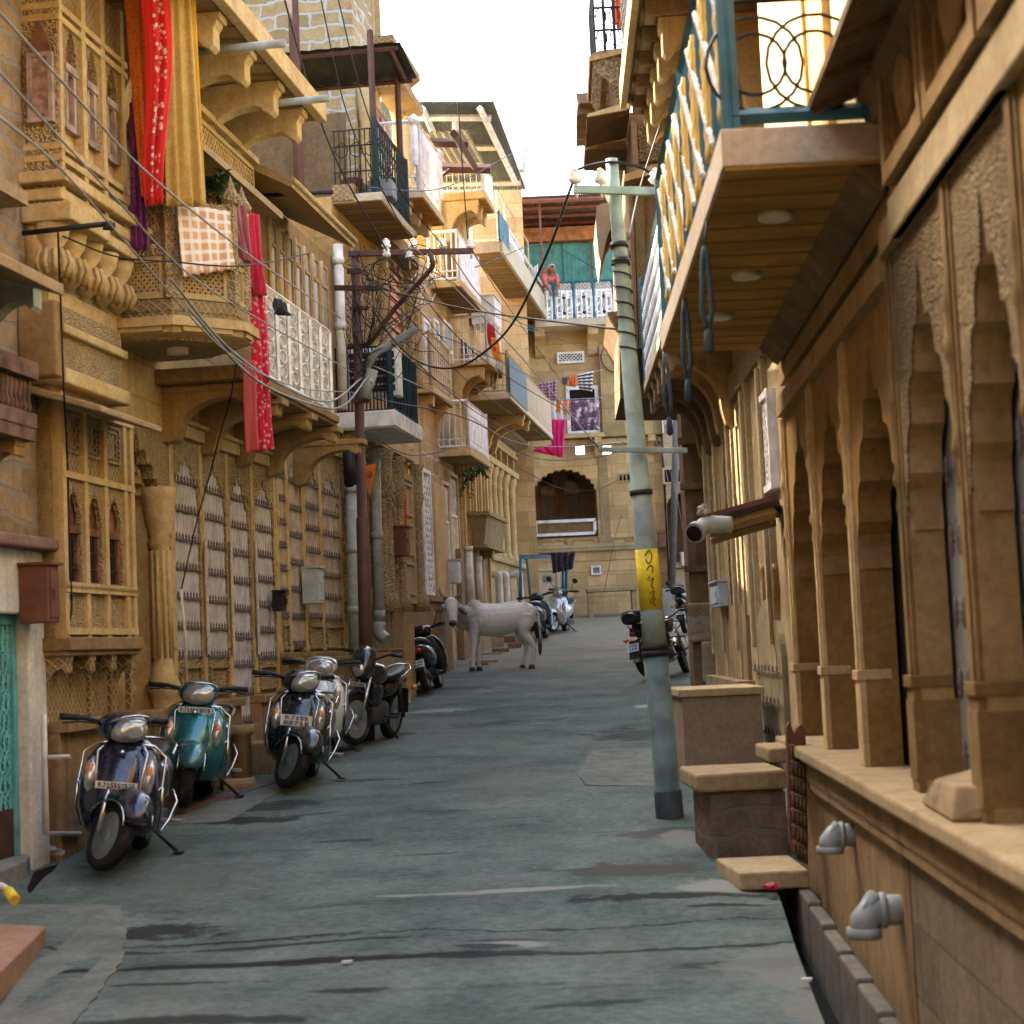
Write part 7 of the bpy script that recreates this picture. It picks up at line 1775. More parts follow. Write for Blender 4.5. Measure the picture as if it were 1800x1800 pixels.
    for e in (-1, 1):
        PB('horn', MH, lambda m: m.tube([(.88+e*.08, .25, 1.36), (.88+e*.16, .25, 1.42), (.88+e*.21, .26, 1.52), (.88+e*.2, .27, 1.62)], [.045, .04, .028, .005], 9))
        PB('eye', MN, lambda m: m.lathe((.888+e*.112, .385, 1.17), [(.002, -.024), (.02, -.014), (.026, 0), (.02, .014), (.002, .024)], 10))
        PB('inner_ear', simple('ear_skin', (.26, .13, .1), .7), lambda m: m.tube([(.885+e*.14, .335, 1.2), (.885+e*.2, .352, 1.15), (.885+e*.255, .35, 1.07)], [.006, .04, .006], 8))
    PB('muzzle', MN, lambda m: m.tube([(.893, .5, .92), (.893, .535, .88), (.893, .54, .845)], [.07, .07, .035], 12))
    for x, y in ((.525, .14), (.36, -.13), (-.59, .14), (-.46, -.14)): PB('hoof', MHF, lambda m: m.lathe((x, y, 0), [(.062, 0), (.058, .05), (.045, .085)], 12))
    PB('tail_tuft', MN, lambda m: m.tube([(-.79, .01, .56), (-.785, .015, .45), (-.78, .02, .32), (-.78, .02, .24)], [.02, .042, .035, .006], 8))
    PB('halter_rope', simple('rope', (.4, .3, .22), .8), lambda m: m.tube([(.81, .44, 1.03), (.893, .5, 1.0), (.97, .44, 1.03), (.9, .38, .86), (.8, .25, .74), (.68, .1, .74)], .011, 6))
    root.scale = (.96, .96, .96)
cow()
def woman():
    y = YE-.62; a = at(960, 530, y); zf = WE.Z(1000, 560, 1.0)
    root = empty('person', (a.x, y, zf), 'person in a coral headscarf and top leaning over the far upper balcony', 'person'); root.rotation_euler = (0, 0, R(-68))
    def PB(nm, mat, fn, parent=root):
        m = MB(); fn(m); o = m.build(nm, mat, None, loc=(0, 0, 0)); o.parent = parent; return o
    SK = simple('skin', (.24, .125, .07), .6); CO = cloth('coral_cloth', (.62, .14, .11)); SC_ = cloth('coral_scarf', (.62, .24, .2), (.7, .5, .42), 'dots', 40); SKT = cloth('dark_skirt', (.14, .06, .12), (.3, .2, .25), 'dots', 30)
    # x forward (over the rail), z up
    def body(m):
        m.tube([(0, 0, .9), (.08, 0, 1.05), (.26, 0, 1.2), (.36, 0, 1.27)], [.15, .14, .16, .13], 14)
        m.tube([(.36, 0, 1.28), (.45, 0, 1.33)], [.055, .05], 10)
        m.tube([(.43, 0, 1.40), (.49, 0, 1.37), (.55, 0, 1.31), (.57, 0, 1.27)], [.085, .1, .085, .05], 14); m.lathe((.6, 0, 1.33), [(.004, -.025), (.016, -.01), (.01, .03)], 8)
        for e in (-1, 1):
            m.tube([(.33, e*.17, 1.25), (.4, e*.21, 1.02), (.5, e*.14, .82), (.53, e*.1, .74)], [.055, .045, .035, .028], 10)
            m.tube([(.53, e*.1, .75), (.545, e*.09, .69), (.55, e*.08, .66)], [.03, .036, .028], 8)
            for k in range(4): m.tube([(.545+.012*k, e*.09-.03+.018*k, .68), (.555+.012*k, e*.085-.03+.018*k, .63), (.545+.01*k, e*.08-.03+.018*k, .6-.008*(k % 2))], [.011, .01, .008], 6)
            m.tube([(.53, e*.06, .71), (.56, e*.04, .67), (.57, e*.045, .64)], [.012, .011, .008], 6)
            m.tube([(0, e*.09, .9), (.01, e*.1, .5), (-.02, e*.1, .08)], [.1, .065, .045], 10); m.tube([(-.03, e*.1, .04), (.14, e*.1, .03)], [.045, .03], 8)
    o = PB('body', SK, body); remesh(o, .012, 3); o.data.materials.clear(); o.data.materials.append(SK)
    PB('top', CO, lambda m: [m.tube([(-.02, 0, .86), (.08, 0, 1.06), (.26, 0, 1.21), (.35, 0, 1.27)], [.18, .17, .19, .15], 16)]+[m.tube([(.33, e*.16, 1.25), (.38, e*.2, 1.08), (.45, e*.17, .92)], [.085, .07, .065], 10) for e in (-1, 1)])
    PB('headscarf', SC_, lambda m: [m.tube([(.34, 0, 1.33), (.4, 0, 1.43), (.47, 0, 1.41), (.505, 0, 1.38)], [.1, .115, .118, .1], 14), m.tube([(.36, 0, 1.36), (.24, 0, 1.33), (.08, 0, 1.2), (-.04, 0, 1.0)], [.1, .15, .16, .12], 10)])
    PB('hair', simple('black_hair', (.015, .012, .01), .5), lambda m: m.tube([(.47, 0, 1.43), (.53, 0, 1.405), (.56, 0, 1.37)], [.07, .07, .04], 10))
    for e in (-1, 1): PB('eye', simple('eye_%d' % e, (.02, .015, .012), .3), lambda m: m.lathe((.605, e*.035, 1.345), [(.002, -.01), (.011, 0), (.002, .01)], 8))
    PB('skirt', SKT, lambda m: m.ring([[(x+w*cos(2*pi*i/20)*(1+.06*sin(5*i)), w*1.1*sin(2*pi*i/20)*(1+.06*sin(5*i)), z) for i in range(20)] for x, w, z in ((0, .17, .95), (.0, .2, .7), (0, .25, .35), (0, .28, .1))]))
woman()
# ------------------------------------------------------------------ poles, lamps, cables
def cat(pts, n=10):
    P_ = [V(p) for p in pts]; out = []
    for i in range(len(P_)-1):
        a = P_[i-1] if i else P_[i]*2-P_[i+1]; b, c = P_[i], P_[i+1]; d = P_[i+2] if i+2 < len(P_) else P_[i+1]*2-P_[i]
        for k in range(n):
            t_ = k/n; out.append(.5*((2*b)+(c-a)*t_+(2*a-5*b+4*c-d)*t_*t_+(3*b-a-3*c+d)*t_**3))
    out.append(P_[-1]); return out
def insulator(m, c, h=.14):
    m.lathe(c, [(.012, -.12), (.012, 0), (.04, .0), (.06, .03), (.04, .06), (.052, .08), (.03, .1), (.035, h), (.01, h+.02)], 12)
# leaning grey steel pole
b = road_at(1178, 1440); yp = b.y; top = at(1075, 280, yp)
GP = empty('utility_pole', b, 'leaning grey green steel pole with a yellow lettered band', 'utility pole')
def along(t_): return b.lerp(top, t_)
def tat(py): return (1440-py)/(1440-280)
sc = yp/FPX
secs = [(1440, 48), (1390, 47), (1389, 43), (1150, 43), (1080, 40), (860, 36), (859, 34), (500, 27), (330, 22), (280, 22)]
m = MB(); m.tube([along(tat(py)) for py, w_ in secs[3:]], [w_*sc/2 for py, w_ in secs[3:]], 18); m.build('shaft', MGPOLE, GP)
m = MB(); m.tube([along(tat(py)) for py, w_ in secs[:4]], [w_*sc/2+.002 for py, w_ in secs[:4]], 18); m.build('lower_shaft', simple('dark_pole_green', (.1, .145, .13), .55, dirt=.6, scale=4, var=.25), GP)  # lower length of the shaft drawn in a darker tone
m = MB(); m.tube([along(-.05), along(tat(1392))], .5*49*sc, 18); m.build('base_sleeve', simple('dark_sleeve', (.03, .04, .04), .6, dirt=.3), GP)
m = MB(); m.tube([along(tat(1080)), along(tat(975))], [.5*41.5*sc, .5*39.5*sc], 20); yb = m.build('painted_band', MYEL, GP)
gl = [[(1134, 1000), (1142, 992), (1147, 1002), (1141, 1012), (1136, 1005)], [(1137, 1022), (1143, 1015), (1149, 1018), (1147, 1026)], [(1139, 1036), (1143, 1031)], [(1142, 1038), (1150, 1034), (1146, 1044), (1150, 1050)], [(1143, 1056), (1151, 1053), (1148, 1063)], [(1143, 1072), (1147, 1066), (1153, 1064), (1149, 1072), (1155, 1075)]]
m = MB()
for g in gl:
    q = []
    for px, py in g:
        py2 = 975+(py-990)*1.16; t_ = tat(py2); c = along(t_); rr = (41*sc/2)
        d = ray(px-2, py2); x_ = d.x*yp/d.y-c.x; x_ = max(-rr*.9, min(rr*.9, x_)); q.append(V((c.x+x_, c.y-sqrt(rr*rr-x_*x_)-.001, c.z)))
    m.tube(cat(q, 4), .0042, 5)
m.build('painted_letters', MINK, yb)
for py in (1160, 1150, 880, 468, 440):
    m = MB(); t_ = tat(py); w_ = 46 if py > 1000 else (38 if py > 600 else 30); m.tube([along(t_), along(t_+.008)], .5*w_*sc+.006, 16); m.build('clamp', MIRON, GP)
def arm(y, pa, pb, h, nm='crossarm', mat=MGPOLE, root=None, d=.05, off=-.05):
    a, b_ = at(*pa, y+off), at(*pb, y+off); m = MB(); m.hexa([a+V((0, -d/2, -h/2)), b_+V((0, -d/2, -h/2)), b_+V((0, d/2, -h/2)), a+V((0, d/2, -h/2)), a+V((0, -d/2, h/2)), b_+V((0, -d/2, h/2)), b_+V((0, d/2, h/2)), a+V((0, d/2, h/2))]); return m.build(nm, mat, root, bevel=.004)
arm(yp, (1008, 333), (1162, 337), 14*sc, root=GP, off=-.09); arm(yp, (1052, 790), (1208, 792), 9*sc, root=GP, off=-.13)
for px, py in ((1012, 322), (1056, 322), (1153, 322)): m = MB(); insulator(m, tuple(at(px, py, yp-.09)), .1); m.build('insulator', MCER, GP)
m = MB(); q = cat([at(1010, 300, yp), at(1040, 290, yp), at(1076, 285, yp-.06), at(1120, 292, yp), at(1148, 306, yp)], 6); m.tube(q, .012, 6); m.build('jumper_cable', MCABL, GP)
m = MB(); q = []
for k in range(60): t_ = tat(470-k*.2) if k < 12 else tat(440+k*3.2); c = along(t_); rr = 30*sc/2+.006; q.append(c+V((rr*cos(k*.75), rr*sin(k*.75), .0)))
m.tube(q, .007, 5); m.build('wrapped_wire', MCABL, GP)
# rusty brown pole with two arms and a bundle of wiring
y2 = 20.2; p0 = at(642, 1160, y2); p1 = at(624, 436, y2); p0.z = rz(y2)-.05; sc2 = y2/FPX
BP = empty('utility_pole', p0, 'rusty brown steel pole with white insulators and a tangle of cables', 'utility pole')
m = MB(); m.tube([p0, p0.lerp(p1, .45), p0.lerp(p1, .451), p1], [16*sc2*.75, 15*sc2*.72, 13*sc2*.7, 11*sc2*.7], 14); m.build('shaft', MRUST, BP)
arm(y2, (612, 446), (832, 441), 10*sc2, root=BP, mat=MRUST); arm(y2, (588, 506), (668, 507), 9*sc2, root=BP, mat=MRUST); arm(y2, (616, 542), (648, 542), 6*sc2, root=BP, mat=MRUST); arm(y2, (618, 705), (650, 705), 6*sc2, root=BP, mat=MRUST); arm(y2, (610, 477), (636, 476), 9*sc2, root=BP, mat=MRUST)
m = MB(); m.tube(cat([at(612, 608, y2), at(640, 606, y2-.05), at(655, 597, y2-.2), at(700, 535, y2-.5), at(756, 474, y2-.9), at(759, 455, y2-.95), at(755, 446, y2-.95)], 6), .03, 9); m.build('bracket_pipe', MRUST, BP)
for px, py in ((679, 436), (727, 436), (778, 436), (828, 437), (680, 452), (720, 456)): m = MB(); insulator(m, tuple(at(px, py, y2-.05)), .1); m.build('insulator', MCER, BP)
m = MB(); m.tube([at(642, 650, y2-.1), at(660, 620, y2-.15), at(690, 603, y2-.25)], .05, 10); m.build('lamp_arm', MPVC, BP)
a, c = at(688, 606, y2-.25), at(733, 578, y2-.45); d = (c-a).normalized(); u = d.cross(V((0, 1, 0))).normalized()
m = MB(); m.hexa([a-u*.04+V((0, -.05, 0)), c-u*.03+V((0, -.07, 0)), c-u*.03+V((0, .07, 0)), a-u*.04+V((0, .05, 0)), a+u*.05+V((0, -.05, 0)), c+u*.03+V((0, -.07, 0)), c+u*.03+V((0, .07, 0)), a+u*.05+V((0, .05, 0))])
lh = m.build('lamp_head', MPVC, BP, bevel=.015)
m = MB(); m.box(0, 1, 0, 1, 0, 1); m.v = []; m.f = []; m.hexa([a.lerp(c, .35)-u*.046+V((0, -.05, 0)), c-u*.036+V((0, -.06, 0)), c-u*.036+V((0, .06, 0)), a.lerp(c, .35)-u*.046+V((0, .05, 0)), a.lerp(c, .35)-u*.03+V((0, -.05, 0)), c-u*.03+V((0, -.06, 0)), c-u*.03+V((0, .06, 0)), a.lerp(c, .35)-u*.03+V((0, .05, 0))]); m.build('lamp_lens', MLENS, lh)
m = MB(); q0, q1 = at(640, 700, y2-.12), at(655, 650, y2-.12); m.tube([q0, q1], .07, 10); m.build('junction_box', MPVC, BP)
m = MB(); random.seed(3)
for k in range(40):
    a = at(random.uniform(610, 660), random.uniform(450, 700), y2-random.uniform(.05, .3)); c = at(random.uniform(600, 790), random.uniform(440, 620), y2-random.uniform(0, .4)); mid = (a+c)/2+V((random.uniform(-.2, .2), random.uniform(-.1, .1), random.uniform(-.35, .15)))
    m.tube(cat([a, mid, c], 6), .005, 4)
for k in range(10):
    cx, cy, r_ = random.uniform(655, 760), random.uniform(455, 520), random.uniform(.1, .22)
    c = at(cx, cy, y2-.15); m.tube([c+V((r_*cos(j*.5), .02*j/12, r_*sin(j*.5)*1.1)) for j in range(13)], .006, 4)
m.build('wire_tangle', MCABL, BP)
# thin dark pole and stay at the far right end
yq = YE-3.2; m = MB(); p0 = at(1181, 1030, yq); m.tube([at(1181, 1040, yq), at(1192, 620, yq)], .09, 12)
o = m.build('utility_pole', simple('dark_grey_pole', (.1, .1, .1), .6)); tag(o, 'slim dark grey pole in a concrete block before the annex at the far end', 'utility pole'); 
m = MB(); z0 = rz(yq)-.1; m.box(p0.x-.3, p0.x+.3, yq-.3, yq+.3, z0, at(1181, 1035, yq).z); tag(m.build('pole_footing', MGREY, bevel=.03), 'square concrete footing of the slim dark pole at the far end', 'footing')
CAB = 'overhead cables across the street'
def cable(label, pts, r=.008, mat=MCABL):
    m = MB(); q = cat([at(*p) for p in pts], 10); m.tube(q, r, 5); return tag(m.build('cable', mat), label, 'cable', CAB)
cable('thick black cable sagging from the leaning pole down to the brown pole', [(1012, 306, yp), (998, 345, 14), (962, 445, 15), (905, 562, 16.5), (860, 612, 17.5), (805, 645, 18.3), (745, 640, 19), (695, 600, 19.6), (655, 545, 20.1)], .013)
cable('long blurred cable crossing the upper left bay to the far balconies', [(-20, 0, 7), (120, 155, 9), (255, 300, 11), (420, 435, 13.3), (520, 505, 16), (600, 560, 19.5)], .008, MCABG)
cable('second blurred cable running lower across the upper left bay', [(-20, 105, 7), (80, 215, 8.5), (200, 345, 10.3), (330, 480, 12.4), (470, 570, 14.8), (560, 620, 17.5), (620, 655, 20)], .007, MCABG)
cable('third blurred cable crossing the lattice balcony towards the brown pole', [(-20, 190, 7), (110, 300, 9), (260, 470, 11.6), (400, 620, 13.6), (520, 680, 16), (625, 690, 20)], .007, MCABG)
cable('grey cable sagging under the lattice balcony to the brown pole', [(300, 490, 12.4), (400, 610, 13.7), (500, 680, 15.6), (580, 705, 17.6), (635, 665, 20)], .012, MCABG)
cable('pale twin cable looping low behind the long red cloth', [(330, 540, 12.7), (440, 660, 14.2), (530, 705, 16.2), (600, 715, 18.4), (648, 660, 20)], .012, MCABG)
cable('dark cable hanging down over the small lower left bay', [(102, 405, 12.2), (108, 560, 12.4), (112, 680, 12.3), (118, 800, 12.7), (122, 960, 12.7), (125, 1080, 12.7), (100, 1110, 12.7)], .008)
cable('dark cable hanging from the corbel past the lilac shutters', [(415, 640, 14.8), (405, 700, 15), (385, 770, 15.6), (370, 830, 16), (345, 920, 16), (318, 1040, 15.7)], .007)
cable('thin cable along the lattice balcony parapet', [(110, 415, 12.5), (200, 450, 12.7), (300, 460, 13.1), (430, 467, 13.9), (545, 445, 18)], .007)
k_ = 0
far = [('cable from the second insulator to the crossarm of the leaning pole', (727, 432, 20.1), (900, 610, 17), (1055, 790, yp)), ('cable from the first insulator passing before the plaid laundry', (680, 432, 20.1), (860, 640, 24), (1100, 780, 40)),
       ('cable from the third insulator to the corner of the end house', (778, 432, 20.1), (900, 560, 28), (1110, 640, 44)), ('cable from the last insulator to the long cream balcony', (828, 436, 20.1), (880, 520, 28), (1000, 690, 40)),
       ('dark cable running level from the pole arm to the leaning pole', (668, 507, 20.1), (830, 545, 18), (1095, 580, yp)), ('dark cable low across the arch of the end house', (655, 700, 20.1), (830, 740, 26), (940, 805, 34), (1040, 805, 40), (1100, 790, 44)),
       ('pale cable slung low between the brown pole and the loggia', (650, 640, 20.1), (780, 700, 24), (900, 775, 34), (1000, 785, 38), (1110, 775, 44)), ('slack cable in front of the arch parapet', (915, 825, 39), (985, 858, 43), (1050, 860, 44), (1110, 830, 46)),
       ('cable to the upper rail of the black balcony', (640, 480, 20.1), (720, 560, 21), (790, 640, 24), (860, 700, 30), (960, 770, 38)), ('cable climbing from the insulators to the dark awning', (680, 440, 20.1), (600, 300, 18.5), (545, 160, 17), (495, -20, 16)),
       ('cable climbing to the top of the tall house', (727, 436, 20.1), (670, 330, 19), (610, 200, 18), (560, -20, 16)), ('cable rising to the frame top left of centre', (778, 432, 20.1), (700, 330, 19), (640, 180, 17), (590, -20, 15)),
       ('long straight cable dropping past the sheet canopy', (792, -20, 20), (805, 180, 20.1), (822, 420, 20.2)), ('cable from the small canopy to the leaning pole', (640, 330, 20), (780, 330, 24), (900, 270, 30)),
       ('cable across the balconies to the mid laundry', (650, 560, 20.1), (800, 600, 24), (940, 665, 36)), ('cable from the black balcony to the columned house', (735, 640, 21), (830, 720, 26), (900, 760, 34)),
       ('dark cable over the green shutters', (835, 470, 30), (960, 430, 42), (1060, 480, 46)), ('cable from the pole to the right corbels', (1105, 420, yp), (1125, 330, 15), (1160, 220, 15.5)),
       ('thin stay wire slanting before the end house', (1092, 905, YE-1), (1080, 950, YE-1.5), (1062, 1040, YE-2)), ('grey wire bundle down the right hand pole', (1150, 770, 40), (1165, 800, 42), (1185, 850, 43), (1200, 930, 44)),
       ('pale wire hanging at the far right corner', (1160, 770, 44), (1175, 850, 44.5), (1188, 905, 45)), ('cable from the lamp to the railing of the balcony house', (690, 605, 19.8), (740, 650, 21), (800, 690, 25)),
       ('thin cable under the white slab', (640, 760, 20), (720, 800, 21), (790, 790, 25)), ('cable over the white sheet balcony', (720, 457, 20.1), (800, 500, 24), (880, 560, 30), (990, 600, 42))]
for f_ in far: cable(f_[0], f_[1:], .007 if 'dark' not in f_[0] else .01, MCABL if 'pale' not in f_[0] and 'grey' not in f_[0] else MCABG)
# ------------------------------------------------------------------ washing and hangings
def hang(name, label, quad, mat, folds=3, amp=.03, nu=22, nv=26, group=None, cat_='cloth', fringe=0, sway=.0, droop=0, ph=0):
    """cloth hanging between four photo points (top left, top right, bottom right, bottom left), each with its own distance"""
    tl, tr, br, bl = [at(*q) for q in quad]; vs = []; uv = []; fs = []
    nrm = (tr-tl).cross(bl-tl).normalized(); W_ = (tr-tl).length; L = (bl-tl).length
    for j in range(nv+1):
        v = j/nv
        for i in range(nu+1):
            u = i/nu; p = tl.lerp(tr, u).lerp(bl.lerp(br, u), v)
            a = amp*(.35+.65*v)
            p = p+nrm*(a*sin(2*pi*folds*u+ph+.8*sin(3*v+ph))+a*.5*sin(2*pi*folds*1.7*u+1.3+2*v))
            p = p+(tr-tl).normalized()*(sway*W_*sin(5*v+ph))
            p.z -= droop*sin(pi*u)*(1 if v < .02 or 1 else 0)
            if j == nv and fringe: p.z -= fringe*random.random()
            vs.append(p); uv.append((u, v))
    for j in range(nv):
        for i in range(nu): k = j*(nu+1)+i; fs.append((k, k+1, k+nu+2, k+nu+1))
    m = MB(); m.add(vs, fs, True, True); o = m.build(name, mat, None)
    l = o.data.uv_layers.new(name='UVMap')
    for lp in o.data.loops: l.data[lp.index].uv = uv[lp.vertex_index]
    s = o.modifiers.new('solid', 'SOLIDIFY'); s.thickness = .006
    return tag(o, label, cat_, group)
RED = (.62, .018, .012)
def sari_red():
    m = cloth('red_floral', RED); t = m.node_tree; b = t.nodes['Principled BSDF']
    tc = t.nodes.new('ShaderNodeTexCoord'); q = t.nodes.new('ShaderNodeSeparateXYZ'); t.links.new(tc.outputs['UV'], q.inputs[0])
    band = mathn(t, 'MULTIPLY', ramp(t, q.outputs[0], .3, .36), mathn(t, 'SUBTRACT', 1.0, ramp(t, q.outputs[0], .74, .8)))
    vo = N(t, 'ShaderNodeTexVoronoi', Scale=1.0); mp = t.nodes.new('ShaderNodeMapping'); t.links.new(tc.outputs['UV'], mp.inputs[0]); mp.inputs['Scale'].default_value = (7, 42, 1); t.links.new(mp.outputs[0], vo.inputs['Vector'])
    f = mathn(t, 'MULTIPLY', band, ramp(t, vo.outputs['Distance'], .42, .3))
    old = b.inputs['Base Color'].links[0].from_socket; t.links.new(mixc(t, f, old, (.66, .5, .42)), b.inputs['Base Color']); return m
SG = 'saris hung from the upper floor'
hang('sari', 'orange dotted sari strip hanging at the left edge of the bright red one', [(216, -30, 13.5), (256, -30, 13.55), (280, 352, 13.8), (248, 345, 13.75)], cloth('orange_dotted', (.65, .17, .015), (.4, .05, .01), 'dots', 50), 2, .02, group=SG)
hang('sari', 'bright red sari with a white floral border beside the lattice balcony', [(243, -30, 13.25), (295, -30, 13.35), (293, 358, 13.6), (262, 362, 13.55)], sari_red(), 2, .035, group=SG, sway=.15)
hang('sari', 'olive yellow sari with a golden edge, rightmost of the hanging saris', [(286, -30, 13.45), (334, -30, 13.6), (362, 364, 13.9), (293, 362, 13.75)], cloth('olive_yellow', (.5, .36, .1), (.5, .22, .06), 'dots', 34), 3, .03, group=SG)
hang('sari', 'narrow golden sari edge hanging right beside the olive yellow one', [(333, -30, 13.62), (341, -30, 13.65), (361, 345, 13.95), (350, 362, 13.92)], cloth('golden', (.6, .33, .02)), 1, .015, nu=8, group=SG)
hang('sari', 'purple sari hanging behind the orange and red ones', [(229, 180, 13.75), (250, 180, 13.8), (262, 440, 13.9), (231, 440, 13.85)], cloth('purple', (.12, .015, .12), (.25, .05, .2), 'x', 40), 3, .03, group=SG)
j_ = at(360, 400, 14.2)
hang('towel', 'peach and white checked towel over the lattice balcony parapet', [(311, 356, 13.95), (407, 372, 14.35), (413, 470, 14.33), (322, 482, 13.93)], cloth('checked', (.62, .36, .17), (.72, .7, .64), 'check', 38), 3, .012, fringe=.03, nu=40)
hang('shirt', 'dusty pink shirt drooping from the end of the lattice balcony', [(394, 352, 14.4), (432, 362, 14.55), (440, 462, 14.7), (424, 458, 14.6)], cloth('dusty_pink', (.4, .14, .16)), 3, .05, nu=18)
hang('towel', 'crimson towel hanging between the pink shirt and the long red sari', [(434, 372, 14.75), (455, 378, 14.9), (465, 520, 15), (446, 520, 14.9)], cloth('crimson', (.5, .02, .05), (.3, .01, .03), 'dots', 60), 2, .03)
hang('sari', 'long crimson sari hanging past the white railing down to the brackets', [(437, 500, 14.9), (464, 510, 15.05), (480, 790, 15.1), (452, 796, 15)], cloth('crimson_print', (.55, .015, .05), (.5, .3, .25), 'dots', 22), 2, .035, nv=40, sway=.08)
hang('sari', 'brown bordered red sari end hanging left of the long crimson sari', [(428, 630, 14.85), (448, 635, 14.95), (456, 790, 14.98), (433, 798, 14.9)], cloth('brown_border', (.32, .1, .07), (.5, .03, .04), 'vstripe', 22), 1, .02)
hang('cloth', 'dark maroon cloth hanging over the haveli eave at the top', [(382, -20, 15.6), (432, -20, 16.2), (425, 35, 16.2), (388, 38, 15.6)], cloth('maroon', (.1, .02, .03), (.2, .08, .08), 'dots', 30), 3, .04)
hang('cloth', 'black cloth knotted over the white sheet railing', [(484, 522, 15.9), (502, 535, 16.2), (504, 556, 16.2), (487, 550, 15.9)], cloth('black_cloth', (.015, .016, .02)), 2, .05)
hang('cloth', 'orange cloth tied in the iron railing high on the right', [(1074, -15, 23.8), (1094, -15, 23.8), (1093, 58, 23.8), (1076, 40, 23.8)], cloth('orange', (.75, .1, .015)), 2, .04)
hang('cloth', 'red cloth hanging on the bracketed balcony railing beside the orange one', [(857, 568, 29), (868, 572, 29.2), (874, 618, 29.3), (862, 612, 29.1)], cloth('deep_red', (.35, .015, .02)), 2, .05)
hang('cloth', 'orange cloth with a red hem on the bracketed balcony', [(864, 592, 29), (876, 598, 29.2), (882, 636, 29.3), (868, 630, 29.1)], cloth('marigold', (.68, .26, .03), (.5, .03, .02), 'dots', 8), 2, .04)
LG = 'washing in front of the end house'
ly = 44.5
for lab, q, mt in (('dark green cloth at the left end of the far washing', [(933, 694), (947, 692), (946, 716), (934, 716)], cloth('green', (.02, .12, .06))),
                   ('purple plaid shirt on the far washing line', [(945, 674), (980, 668), (980, 704), (948, 702)], cloth('plaid', (.12, .03, .09), (.4, .28, .32), 'check', 36)),
                   ('small grey cloth between the plaid shirt and the orange one', [(987, 664), (999, 662), (997, 677), (989, 675)], cloth('grey', (.16, .1, .12))),
                   ('small orange cloth on the far washing line', [(998, 662), (1014, 659), (1012, 681), (1001, 678)], cloth('orange2', (.75, .16, .02))),
                   ('black and white striped shirt on the far washing line', [(1014, 658), (1043, 652), (1041, 688), (1018, 684)], cloth('stripes', (.05, .05, .05), (.6, .58, .54), 'hstripe', 34)),
                   ('white sheet below the yellow and red cloth', [(963, 706), (1005, 704), (1003, 739), (966, 738)], cloth('white', (.7, .68, .66))),
                   ('yellow and red striped cloth over the white sheet', [(977, 704), (1005, 703), (1004, 728), (978, 725)], cloth('yellow_red', (.7, .36, .03), (.6, .03, .02), 'hstripe', 26)),
                   ('purple and white patterned sheet hung over the end house window', [(1003, 705), (1053, 701), (1053, 756), (1005, 755)], cloth('purple_pattern', (.13, .06, .11), (.5, .42, .42), 'x', 4)),
                   ('long magenta cloth hanging beside the patterned sheet', [(967, 738), (994, 737), (990, 802), (971, 800)], cloth('magenta', (.6, .015, .14))),
                   ('magenta cloth stretched sideways above the arch', [(932, 792), (990, 776), (990, 805), (960, 798)], cloth('magenta2', (.58, .015, .13))),
                   ('white cloth with a red hem beside the person at the upper balcony', [(932, 474), (946, 464), (945, 490), (934, 492)], cloth('white_red', (.72, .7, .7)))):
    hang('cloth', lab, [(*p, ly-(.3 if 'white sheet' in lab else .5)) for p in q], mt, 3, .05, 16, 12, group=LG)
for i, (a, c) in enumerate((((925, 672), (1060, 650)), ((925, 706), (1060, 699)))):
    m = MB(); m.tube([at(*a, ly-.45), at(*c, ly-.45)], .012, 5); tag(m.build('washing_line', MCABG), ('upper washing line before the end house', 'lower washing line before the end house')[i], 'line')
# pennant on the brown pole
m = MB(); A = [at(640, 820, 20), at(662, 814, 19.95), at(655, 850, 19.97), at(650, 874, 20), at(644, 850, 20)]
m.add([p+V((0, e, 0)) for e in (0, .01) for p in A], [(0, 1, 2, 3, 4), (5, 6, 7, 8, 9)]+[(i, (i+1) % 5, 5+(i+1) % 5, 5+i) for i in range(5)])
fl = tag(m.build('pennant', cloth('saffron', (.6, .16, .02))), 'orange triangular pennant with a dark ring emblem tied to the brown pole', 'flag')
m = MB(); c = at(649, 834, 19.94); m.tube([c+V((.035*cos(j*.524), 0, .035*sin(j*.524))) for j in range(13)], .005, 5)
m.tube(cat([c+V(p) for p in ((-.015, 0, .015), (.005, 0, .012), (-.005, 0, 0), (.01, 0, -.012), (-.015, 0, -.012))], 4), .004, 4); m.tube([c+V((.008, 0, 0)), c+V((.02, 0, .006)), c+V((.02, 0, -.01))], .004, 4)
m.build('emblem', MINK, fl)
# cord tassels under the right balcony
TG = 'cord tassels hanging from the right balcony edge'
for i, (x0, y0, x1, y1, yd, lab) in enumerate(((1238, 432, 1247, 622, 7.7, 'nearest blue grey cord tassel under the teal railed balcony'), (1203, 525, 1211, 708, 9.4, 'middle blue grey cord tassel under the teal railed balcony'), (1168, 620, 1178, 766, 11.5, 'farthest looped blue grey cord tassel under the teal railed balcony'))):
    a, c = at(x0, y0, yd), at(x1, y1, yd); m = MB()
    for e in (-1, 1): m.tube([a, a.lerp(c, .15)+V((e*.012, 0, 0)), a.lerp(c, .6)+V((e*.024, 0, 0)), a.lerp(c, .8)], .012, 7)
    m.tube([a.lerp(c, .76), a.lerp(c, .82), a.lerp(c, .97), c], [.01, .02, .025, .006], 9)
    m.tube([a, a+V((.02, 0, .12))], .006, 5)
    tag(m.build('tassel', simple('cord_%d' % i, (.055, .075, .075), .85, bs=.5)), lab, 'tassel', TG)
